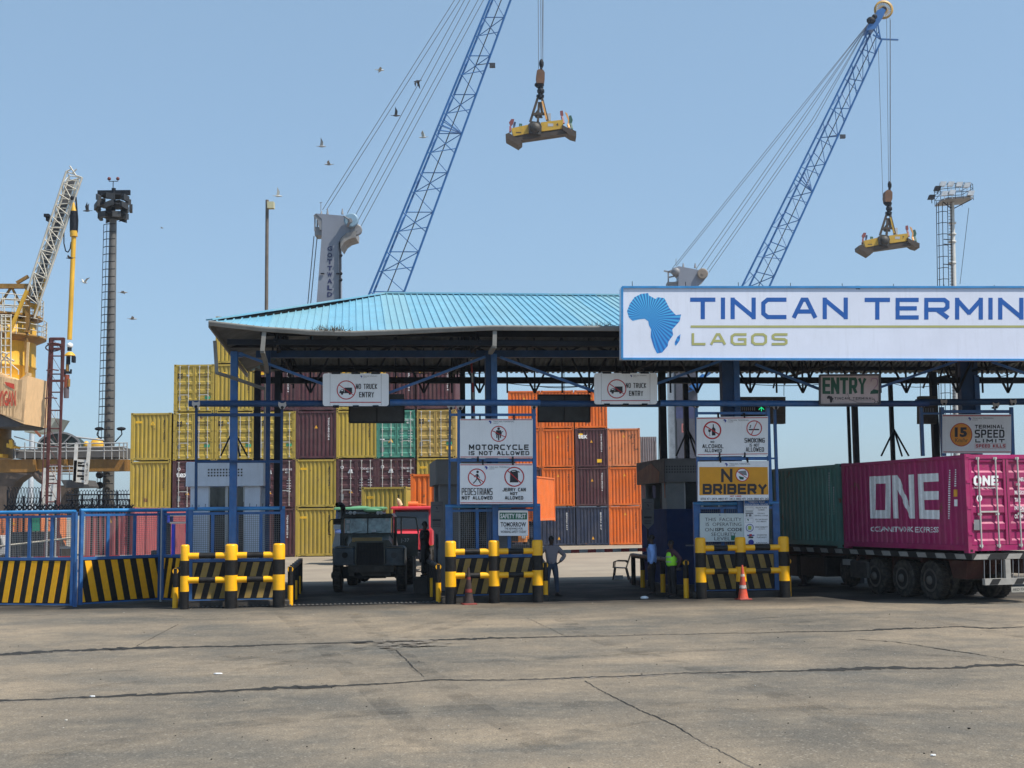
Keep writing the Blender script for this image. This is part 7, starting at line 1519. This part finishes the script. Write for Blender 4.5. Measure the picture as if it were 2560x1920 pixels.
# portal deck, girders, reel and legs
q = MB(W); q.prism([P2(-100,1100), P2(1175,1100), P2(1170,1205), P2(-100,1225)][::-1], (0,1.2,0)); 
for x in (320, 1165, 610): q.bar(P2(x,1100,-.1), P2(x,1210,-.1), .2)
q.part('portal_girder', pm('girder_ochre', (.30,.15,.03), .5, var=.2, rust=.2, streak=.3), yc)
q = MB(W); q.prism([P2(120,1010,-.2), P2(1105,985,-.2), P2(1105,1080,-.2), P2(120,1090,-.2)][::-1], (0,3,0)); q.part('deck', pm('deck_grey', (.085,.085,.09), .7, var=.2, dust=.15), yc)
q = MB(W); cpt = P2(545,1000,.6); pts = [cpt + Vector((1.42*math.cos(t)*1.0, 0, 1.0*math.sin(t))) for t in [PI*i/16 for i in range(17)]]; q.m(0).prism(pts[::-1], (0,1.2,0)); q.m(1)
for a, b in zip(pts, pts[1:]): q.bar(a+Vector((0,-.05,.05)), b+Vector((0,-.05,.05)), .05, .12)
for k in range(5): q.bar(cpt+Vector((0,-.1,0)), pts[2+3*k]+Vector((0,-.1,0)), .08)
q.part('cable_reel', [pm('reel_dark', (.015,.03,.028), .6), mgrey], yc)
q = MB(W); q.ball(P2(893,985,.8), .5, 12, (1.0,.8,1.15)); q.ball(P2(795,965,.8), .22, 8, (.9,.8,1.1)); q.part('motor_cover', yy_, yc)
q = MB(W)
for h in (950, 985, 1020): q.path([P2(130,h-60 if h < 960 else h,-.6), P2(390,h+10,-.6), P2(1175,h-2,-.6)], .035, 4)
for x in (140, 230, 320, 385, 460, 535, 610, 700, 825, 960, 1030, 1100, 1140, 1172): q.tube(P2(x,945,-.6), P2(x,1100,-.6), .04, 4)
for h in (1165, 1200, 1235): q.path([P2(440,h,-2), P2(785,h,-2)], .035, 4)
for x in (440, 480, 510, 570, 640, 705, 745, 785): q.tube(P2(x,1155,-2), P2(x,1290,-2), .035, 4)
q.path([P2(700,895,0), P2(960,925,0)], .06, 4); q.part('deck_railing', galv, yc)
q = MB(W); q.prism([P2(560,1290,-2.2), P2(790,1290,-2.2), P2(820,1345,-2.2), P2(820,1360,-2.2), P2(600,1362,-2.2)][::-1], (0,2,0)); q.part('landing', dkg, yc)
q = MB(W); sw = pm('stair_white', (.6,.6,.58), .5)
for (a, b) in (((705,960),(685,1300)), ((825,955),(795,1320)), ((700,1110),(690,1300)), ((800,1130),(790,1330)), ((420,1180),(375,1530)), ((515,1290),(490,1500))): q.bar(P2(*a,-2.4), P2(*b,-2.4), .22, .06)
for k in range(8): q.bar(P2(700-k*1,1120+k*24,-2.3), P2(798-k*1,1126+k*24,-2.3), .08, .3)
for k in range(10): q.bar(P2(412-k*4,1240+k*30,-2.3), P2(510-k*3,1240+k*30,-2.3), .08, .3)
q.part('stairs', sw, yc)
q = MB(W)      # arched left leg and centre leg
lg = [P2(-100,1225), P2(330,1225), P2(215,1255), P2(140,1310), P2(90,1400), P2(70,1480), P2(60,1620), P2(-100,1620)]; q.prism(lg[::-1], (0,1.5,0)); q.part('leg', pm('leg_dark', (.10,.075,.06), .7, var=.3, rust=.3), yc)
q = MB(W); q.prism([P2(560,1340), P2(660,1340), P2(655,1480), P2(670,1620), P2(540,1620), P2(560,1480)], (0,1.5,0)); q.path([P2(330,1225), P2(360,1265), P2(410,1300), P2(480,1320)], .3, 6); q.part('leg', pm('leg_dark', (.10,.075,.06)), yc)
# faint pale mast behind the crane house
q = MB(W); Pm = lambda x, y: W.pt(X2(x), Y2(y), 150); ladder(q, Pm(305,690), Pm(300,420), 1.2, 1.2, .06); q.path([Pm(275,425), Pm(310,425)], .08, 4); q.path([Pm(330,600), Pm(335,505), Pm(435,510)], .06, 4); q.path([Pm(320,620), Pm(430,545)], .06, 4); q.path([Pm(330,670), Pm(440,560)], .06, 4)
q.path([Pm(400,690), Pm(410,650), Pm(535,650), Pm(530,720)], .05, 4); q.path([Pm(385,690), Pm(440,640)], .05, 4)
for x in (440, 480, 510): q.tube(Pm(x,640), Pm(x,720), .05, 4)
q.tube(Pm(300,690), (Pm(300,690).x, 150, 0), .3, 6); q.solo('ship_mast', pm('far_pale', (.45,.5,.55), .7), 'faint pale ship mast with ladder and stays far behind the crane', 'mast')
# red lattice tower in front
Zr_ = 58; rt = thing('lattice_tower', 'slim dark red lattice tower with ladder rungs beside the hanging grab', 'tower', W, W.pt(135, 1300, Zr_)*Vector((1,1,0))); dred = pm('dark_red_steel', (.09,.02,.02), .6, var=.3, dust=.1)
cr = [(W.pt(X2(a), 845, Zr_+d), W.pt(X2(b), 1440, Zr_+d)) for a, b, d in ((485,408,0),(590,505,0),(462,415,.6),(575,530,.6))]
q = MB(W)
for a, b in cr: b2 = b.copy(); q.bar(a, b2, .09, .09)
q.part('legs', dred, rt); q = MB(W)
for i in range(13):
    for k, l in ((0,1),(0,2),(1,3)): q.tube(cr[k][0].lerp(cr[k][1], i/13), cr[l][0].lerp(cr[l][1], i/13), .03, 4); q.tube(cr[k][0].lerp(cr[k][1], i/13), cr[l][0].lerp(cr[l][1], (i+1)/13), .012, 3)
for py in (848, 862, 952, 872): q.bar(W.pt(X2(465),py,Zr_), W.pt(X2(590),py,Zr_), .1, .1)
q.path([W.pt(X2(430+70*math.cos(t)+60),Y2(70+32*math.sin(t)),Zr_) for t in [2*PI*i/14 for i in range(15)]], .03, 4)
for xa in (437, 430, 415): yv = {437:35, 430:280, 415:538}[xa]; q.path([W.pt(X2(xa),Y2(yv),Zr_), W.pt(X2(xa+50),Y2(yv-8),Zr_-.3), W.pt(X2(xa+110),Y2(yv),Zr_)], .03, 4)
q.tube(W.pt(X2(455),Y2(30),Zr_-.2), W.pt(X2(375),Y2(1560),Zr_-.2), .025, 4); q.part('bracing', dred, rt)
# razor wire fence
rw = thing('razor_wire_fence', 'coils of razor wire on leaning posts above the blue gate leaves', 'fence', W, W.pt(150, 1290, 50)*Vector((1,1,0))); q = MB(W)
for (px0, px1, py, rad, Z) in ((18,100,1240,.34,50),(18,108,1262,.3,50.5),(165,320,1248,.36,51),(165,325,1268,.28,50.6),(80,330,1272,.2,50)):
    a, b = W.pt(px0, py, Z), W.pt(px1, py, Z); n = int((b.x-a.x)/.11)*8; pts = [Vector((a.x+(b.x-a.x)*i/n, Z+rad*.6*math.sin(i*PI/4+.3), a.z+(b.z-a.z)*i/n+rad*math.cos(i*PI/4))) for i in range(n+1)]; q.path(pts, .012, 3)
q.part('razor_coils', steel, rw); q = MB(W)
for px, yt in ((22,1225),(30,1262),(100,1228),(182,1240),(205,1236),(250,1235),(262,1230),(295,1228),(322,1250),(60,1240),(140,1250),(230,1245)): q.bar(W.pt(px+random.uniform(-4,4), yt, 50.4), (W.pt(px,1300,50.4).x, 50.4, 0), .06)
for px in range(10, 330, 13): q.bar(W.pt(px,1262,50.2), W.pt(px+12,1275,50.2), .05); q.bar(W.pt(px+12,1262,50.2), W.pt(px,1275,50.2), .05)
for yy in (1236, 1249, 1275): q.path([W.pt(165,yy+1,50.3), W.pt(325,yy,50.3)], .025, 4)
q.part('fence_posts', steel, rw)
# ================================================================ gulls
gw = flat('gull_grey', (.3,.3,.3)); gd = flat('gull_dark', (.05,.05,.055)); gl = flat('gull_pale', (.45,.45,.42))
def gull(px, py, Z, s_, head, wing, mat, label):
    c = W.pt(px, py, Z); fr_ = Fr(c, head); r = thing('gull', label, 'bird', fr_, (0,0,0), 'birds flying above the gate')
    q = MB(fr_); q.lathe((-.2*s_,0,0), [(.005,0),(.03*s_,.03*s_),(.065*s_,.16*s_),(.06*s_,.27*s_),(.035*s_,.36*s_),(.032*s_,.41*s_),(.004,.48*s_)], 10, (1,0,0)); q.prism([(-.32*s_,-.05*s_,0),(-.32*s_,.05*s_,0),(-.17*s_,.02*s_,0),(-.17*s_,-.02*s_,0)], (0,0,.01)); q.part('body', mat, r)
    for sd_ in (-1, 1):
        q = MB(fr_); u1 = wing[0]; u2 = wing[1]; a = (.07*s_, sd_*.03*s_, .02*s_); b = (.1*s_, sd_*(.03+.25*math.cos(u1))*s_, (.02+.25*math.sin(u1))*s_); t = (-.05*s_, sd_*(.03+.25*math.cos(u1)+.28*math.cos(u2))*s_, (.02+.25*math.sin(u1)+.28*math.sin(u2))*s_)
        a2 = (-.1*s_, sd_*.03*s_, .02*s_); b2 = (-.06*s_, b[1], b[2]); q.add([a, b, t, b2, a2], [(0,1,3,4),(1,2,3)]); q.add([Vector(v)+Vector((0,0,-.012)) for v in (a, b, t, b2, a2)], [(4,3,1,0),(3,2,1)]); q.part('wing', mat, r)
B = [(950,175,0.2,(.1,-.1),gl,'pale bird gliding level, topmost of the flock'),(1043,203,2.6,(-.9,-1.3),gd,'dark bird with wings swept down beside the upper crane ropes'),(990,289,.1,(1.3,1.0),gd,'dark bird with raised wings between the crane ropes'),(1058,343,3.0,(1.1,.3),gl,'pale bird with raised wings left of the blue boom'),
 (804,366,.1,(1.3,1.2),gw,'grey bird with wings straight up, left of the crane ropes'),(822,411,3.2,(.3,.1),gw,'grey bird just below and right of the bird with upright wings'),(695,490,.2,(1.4,1.4),gl,'pale bird with wings straight up beside the pole lamp box'),
 (218,527,3.1,(1.3,1.3),gd,'black bird between the yellow crane boom and the grey light mast'),(211,706,1.2,(.9,.2),gl,'tiny pale bird low between the hanging tube and the grey mast'),(308,731,.1,(.1,-.2),gw,'small bird gliding right of the grey mast, upper of two'),(331,797,.3,(.2,.1),gw,'small brownish bird lower right of the grey mast'),
 (176,645,3.1,(.1,.2),gd,'small dark bird crossing in front of the yellow hanging tube'),(405,570,.0,(.1,.1),gw,'very distant speck of a bird left of the pole')]
for x, y, h, wg, m_, lb in B: gull(x, y, 58, .72 if x != 405 else .3, h, wg, m_, lb)
# ================================================================ people
def skinmesh(name, pts, edges, radii, root_i, mat, parent, fr, sub=2):
    """one continuous surface grown round a skeleton"""
    me = bpy.data.meshes.new(name); inv = INV[parent.name] @ fr.m if parent else Matrix()
    me.from_pydata([tuple(inv @ Vector(p)) for p in pts], edges, []); ob = bpy.data.objects.new(name, me); COL.objects.link(ob)
    sk = ob.modifiers.new('s', 'SKIN'); sk.use_smooth_shade = True
    if not me.skin_vertices: me.skin_vertices.new() if hasattr(me.skin_vertices, 'new') else None
    for i, v in enumerate(me.skin_vertices[0].data): r_ = radii[i]; v.radius = r_ if isinstance(r_, tuple) else (r_, r_); v.use_root = (i == root_i)
    sb = ob.modifiers.new('b', 'SUBSURF'); sb.levels = sub; sb.render_levels = sub
    m2 = bpy.data.meshes.new_from_object(ob.evaluated_get(bpy.context.evaluated_depsgraph_get())); bpy.data.objects.remove(ob); m2.name = name; m2.materials.clear(); m2.materials.append(mat)
    for p in m2.polygons: p.use_smooth = True; p.material_index = 0
    o = bpy.data.objects.new(name, m2); COL.objects.link(o); o.parent = parent; INV[o.name] = INV[parent.name]; return o
def person(label, fr, H, J, shirt, trousers, hairm, skinm=skin, shoes=blk, sleeve='long', group=None, vest=None, cap=None, loose=1.0):
    """fr: frame at the feet, facing -y. J: joints as fractions of height"""
    root = thing('person', label, 'person', fr, (0,0,0), group); s = H
    V = {k: Vector(v)*s for k, v in J.items()}
    names = ['pelvis','waist','chest','neckb','neck','head','crown']; pts = [V['pelvis'], V['waist'], V['chest'], V['neckb'], V['neck']]; rad = [.055*s,.05*s,.06*s,.04*s,.031*s]; E = [(0,1),(1,2),(2,3),(3,4)]
    hc = V['head']; pts += [hc-Vector((0,0,.025*s)), hc+Vector((0,.003*s,.022*s)), hc+Vector((0,.006*s,.05*s))]; rad += [(.036*s,.042*s),(.042*s,.05*s),(.032*s,.038*s)]; E += [(4,5),(5,6),(6,7)]
    def limb(start, chain, rr):
        prev = start
        for k, r_ in zip(chain, rr): pts.append(k); rad.append(r_); E.append((prev, len(pts)-1)); prev = len(pts)-1
        return prev
    for sd_ in 'LR':
        sh, el, wr, ha = V['sh'+sd_], V['el'+sd_], V['wr'+sd_], V['ha'+sd_]
        e = limb(2, [sh, sh.lerp(el,.5), el, el.lerp(wr,.5), wr, ha.lerp(wr,.35)], [.03*s,.025*s,.022*s,.02*s,.016*s,(.022*s,.014*s)]); d = norm(ha-wr); side = norm(d.cross(Vector((0,0,1))) if abs(d.z) < .9 else Vector((0,1,0)))
        for k in range(4):
            o = side*(k-1.5)*.0115*s; L_ = (.036,.041,.038,.03)[k]*s; b = ha.lerp(wr,.1)+o; cu = norm(d+Vector((0,0,-.25))); limb(e, [b, b+d*L_*.55, b+d*L_*.55+cu*L_*.5], [.0062*s,.0056*s,.0046*s])
        b = wr.lerp(ha,.3)-side*.012*s; limb(e, [b-side*.008*s+d*.008*s, b-side*.014*s+d*.026*s], [.0066*s,.005*s])
        hp, kn, an, to = V['hp'+sd_], V['kn'+sd_], V['an'+sd_], V['to'+sd_]
        limb(0, [hp, hp.lerp(kn,.5), kn, kn.lerp(an,.4), an, to], [.04*s,.036*s,.026*s,.026*s,.018*s,.02*s])
    skinmesh('body', pts, E, rad, 0, skinm, root, fr)
    # shirt
    P_ = [V['pelvis']-Vector((0,0,.035*s)), V['waist'], V['chest'], V['neckb']+Vector((0,0,.012*s))]; R_ = [(.096*s,.08*s),(.088*s,.074*s),(.1*s,.078*s),(.052*s,.05*s)]; E_ = [(0,1),(1,2),(2,3)]
    R_ = [(a*loose,b*loose) for a, b in R_]
    for sd_ in 'LR':
        sh, el, wr = V['sh'+sd_], V['el'+sd_], V['wr'+sd_]; ch_ = [sh, sh.lerp(el,.5), el] + ([el.lerp(wr,.5), el.lerp(wr,.92)] if sleeve == 'long' else []); rr_ = [.048*s,.042*s,.036*s]+([.033*s,.027*s] if sleeve == 'long' else [])
        pv = 2
        for k, r2 in zip(ch_, rr_): P_.append(k); R_.append(r2*loose); E_.append((pv, len(P_)-1)); pv = len(P_)-1
    skinmesh('shirt', P_, E_, R_, 0, shirt, root, fr)
    P_ = [V['pelvis']+Vector((0,0,.07*s)), V['pelvis']-Vector((0,0,.01*s))]; R_ = [(.078*s,.068*s),(.084*s,.074*s)]; E_ = [(0,1)]
    for sd_ in 'LR':
        hp, kn, an = V['hp'+sd_], V['kn'+sd_], V['an'+sd_]; pv = 1
        for k, r2 in zip([hp, hp.lerp(kn,.5), kn, kn.lerp(an,.5), an+Vector((0,0,.006*s))], [.06*s,.055*s,.042*s,.04*s,.034*s]): P_.append(k); R_.append(r2); E_.append((pv, len(P_)-1)); pv = len(P_)-1
    skinmesh('trousers', P_, E_, R_, 0, trousers, root, fr)
    for sd_ in 'LR':
        an, to = V['an'+sd_], V['to'+sd_]; d = to-an; d.z = 0; d = norm(d); q = MB(fr); b = Vector((an.x, an.y, 0)); sdv = Vector((-d.y, d.x, 0)); prf = [(-.035,.0,.022),(-.035,.04,.02),(.03,.045,.022),(.085,.028,.024),(.115,.012,.018),(.115,0,.018)]
        vs = [b+d*a*s+Vector((0,0,h*s))+sdv*w_*s for a, h, w_ in prf]+[b+d*a*s+Vector((0,0,h*s))-sdv*w_*s for a, h, w_ in prf]; n = 6; q.add(vs, [tuple(range(n))[::-1], tuple(range(n,2*n))]+[(i,(i+1)%n,n+(i+1)%n,n+i) for i in range(n)]); q.part('shoe', shoes, root)
    q = MB(fr); q.ball(hc+Vector((0,.012*s,.032*s)), .049*s, 12, (.93,1.08,1.0)); q.part('hair', hairm, root)
    fd = J.get('face', (0,-1,0)); fd = norm(fd); sv = Vector((-fd.y, fd.x, 0)); q = MB(fr); q.m(0)
    q.prism([hc+fd*.046*s+sv*.006*s-Vector((0,0,.008*s)), hc+fd*.046*s-sv*.006*s-Vector((0,0,.008*s)), hc+fd*.046*s+Vector((0,0,.016*s))], fd*.012*s); q.m(1)
    for k in (-1, 1): q.ball(hc+fd*.044*s+sv*k*.017*s+Vector((0,0,.012*s)), .0032*s, 6)
    q.m(2).bar(hc+fd*.044*s+sv*.012*s-Vector((0,0,.022*s)), hc+fd*.044*s-sv*.012*s-Vector((0,0,.022*s)), .006*s, .006*s); q.m(0)
    for k in (-1, 1): q.ball(hc+sv*k*.044*s+Vector((0,0,.004*s)), .012*s, 6, (.5,1,1.3))
    q.part('face', [skinm, mgrey, pm('lips', (.09,.03,.025), .5)], root)
    if vest:
        vp = [V['waist']-Vector((0,0,.09*s)), V['waist'], V['chest'], V['chest']+Vector((0,0,.07*s))]; skinmesh('vest', vp, [(0,1),(1,2),(2,3)], [(.122*s,.108*s),(.115*s,.1*s),(.125*s,.1*s),(.1*s,.08*s)], 0, vest, root, fr)
    return root
def base_joints():
    return {'pelvis':(0,0,.53),'waist':(0,.0,.61),'chest':(0,0,.73),'neckb':(0,.005,.815),'neck':(0,0,.85),'head':(0,-.012,.915),
     'shL':(-.105,0,.795),'shR':(.105,0,.795),'elL':(-.125,.02,.63),'elR':(.125,.02,.63),'wrL':(-.12,-.02,.485),'wrR':(.12,-.02,.485),'haL':(-.12,-.035,.435),'haR':(.12,-.035,.435),
     'hpL':(-.055,0,.5),'hpR':(.055,0,.5),'knL':(-.06,-.01,.28),'knR':(.06,-.01,.28),'anL':(-.065,.01,.045),'anR':(.065,.01,.045),'toL':(-.075,-.07,.018),'toR':(.075,-.07,.018)}
hair = flat('hair_black', (.008,.007,.007))
# man in pale blue shirt, seen from behind at an angle, looking left
p = ground(1632, 1488); J = base_joints(); J.update({'wrL':(-.13,-.06,.50),'haL':(-.13,-.085,.455),'elL':(-.135,.0,.63),'elR':(.14,.04,.64),'wrR':(.12,-.01,.5),'haR':(.115,-.03,.455),'toL':(-.06,-.09,.018),'chest':(0,.01,.73)})
person('standing man in a long sleeved pale blue shirt and black trousers, looking left', W.sub(p.x, p.y, 0, math.radians(-105)), 1.76, J, pm('shirt_blue', (.28,.47,.92), .8, var=.12, scale=6), pm('trousers_black', (.012,.012,.014), .85), hair, loose=1.15)
# man in a neon vest, hand on hip behind him holding a cap
p = ground(1681, 1493); J = base_joints(); J.update({'elR':(.19,.09,.655),'wrR':(.12,.06,.52),'haR':(.09,.07,.50),'elL':(-.17,.0,.66),'wrL':(-.1,.09,.55),'haL':(-.06,.1,.54),'knL':(-.055,-.02,.28)})
vm = pm('vest_lime', (.38,1.0,.05), .7, var=.08); vr = person('man in a neon lime vest over dark clothes, arms held behind his back', W.sub(p.x, p.y, 0, math.radians(-70)), 1.62, J, pm('shirt_darkred', (.07,.03,.04), .8), pm('trousers_charcoal', (.015,.015,.018), .85), hair, vest=vm)
q = MB(W.sub(p.x, p.y, 0, math.radians(-70))); f_ = q.fr
for z in (.98, 1.12): q.lathe((0, .005, z), [(.172,0),(.172,.04)], 20)
q.part('vest_bands', pm('band_silver', (.45,.5,.42), .4), vr)
q = MB(f_); q.ball((.17,.15,.80), .085, 10, (1,1,.7)); q.prism([(.12,.1,.76),(.22,.1,.76),(.21,.02,.77),(.13,.02,.77)], (0,0,.012)); q.solo('cap', flat('cap_grey', (.06,.06,.065)), 'dark cap held behind the back of the man in the lime vest', 'cap')
# man with hands on hips beside the middle barrier
p = ground(1380, 1490); J = base_joints(); J.update({'elL':(-.235,.03,.66),'wrL':(-.13,-.05,.56),'haL':(-.095,-.06,.54),'elR':(.235,.03,.66),'wrR':(.13,-.05,.56),'haR':(.095,-.06,.54),'anL':(-.09,.02,.045),'anR':(.09,-.02,.045),'knL':(-.075,-.01,.28),'knR':(.075,-.02,.28),'toL':(-.12,-.05,.018),'toR':(.12,-.09,.018)})
def check_mat():
    m = pm('shirt_checked', (.32,.34,.38), .8, var=.1, scale=6); n, l = m.node_tree.nodes, m.node_tree.links; b = n['Principled BSDF']; src = b.inputs['Base Color'].links[0].from_socket
    tc = n.new('ShaderNodeTexCoord'); ck = n.new('ShaderNodeTexChecker'); ck.inputs['Scale'].default_value = 26; l.new(tc.outputs['Object'], ck.inputs['Vector']); ck.inputs['Color2'].default_value = (.2,.13,.15,1); l.new(src, ck.inputs['Color1']); l.new(ck.outputs['Color'], b.inputs['Base Color']); return m
person('man in a checked grey shirt and jeans with hands on hips by the middle barrier', W.sub(p.x, p.y, 0, math.radians(12)), 1.76, J, check_mat(), pm('jeans_blue', (.055,.075,.12), .85, var=.2), hair, loose=1.05)
# dark figure standing on the island kerb beside the open truck door
pf = F.pt(1062, 1450, 5.2); J = base_joints(); J.update({'elL':(-.17,-.03,.66),'wrL':(-.2,-.1,.75),'haL':(-.21,-.13,.78)})
person('person in black clothes standing between the open truck door and the arrow notice', F.sub(pf.x, 5.2, .5, math.radians(60)), 1.72, J, flat('shirt_black', (.012,.012,.014)), flat('trousers_black2', (.01,.01,.011)), hair)
q = MB(F); q.bev(pf.x-.35, pf.x+.35, 4.9, 5.5, 0, .5, .03); q.solo('concrete_block', kerb, 'low concrete block under the feet of the person in black', 'block')
# ================================================================ thin sea haze
hzb = MB(W); hzb.box(-260, 260, -30, 330, -1, 75)
o = hzb.part0('haze', wht); o['kind'] = 'stuff'; o.data.materials.clear()
hm = bpy.data.materials.new('haze_air'); hm.use_nodes = True; n = hm.node_tree.nodes; n.remove(n['Principled BSDF']); pv = n.new('ShaderNodeVolumePrincipled')
pv.inputs['Color'].default_value = (.82,.9,1,1); pv.inputs['Density'].default_value = .00026; pv.inputs['Anisotropy'].default_value = .2
hm.node_tree.links.new(pv.outputs[0], n['Material Output'].inputs['Volume']); o.data.materials.append(hm)
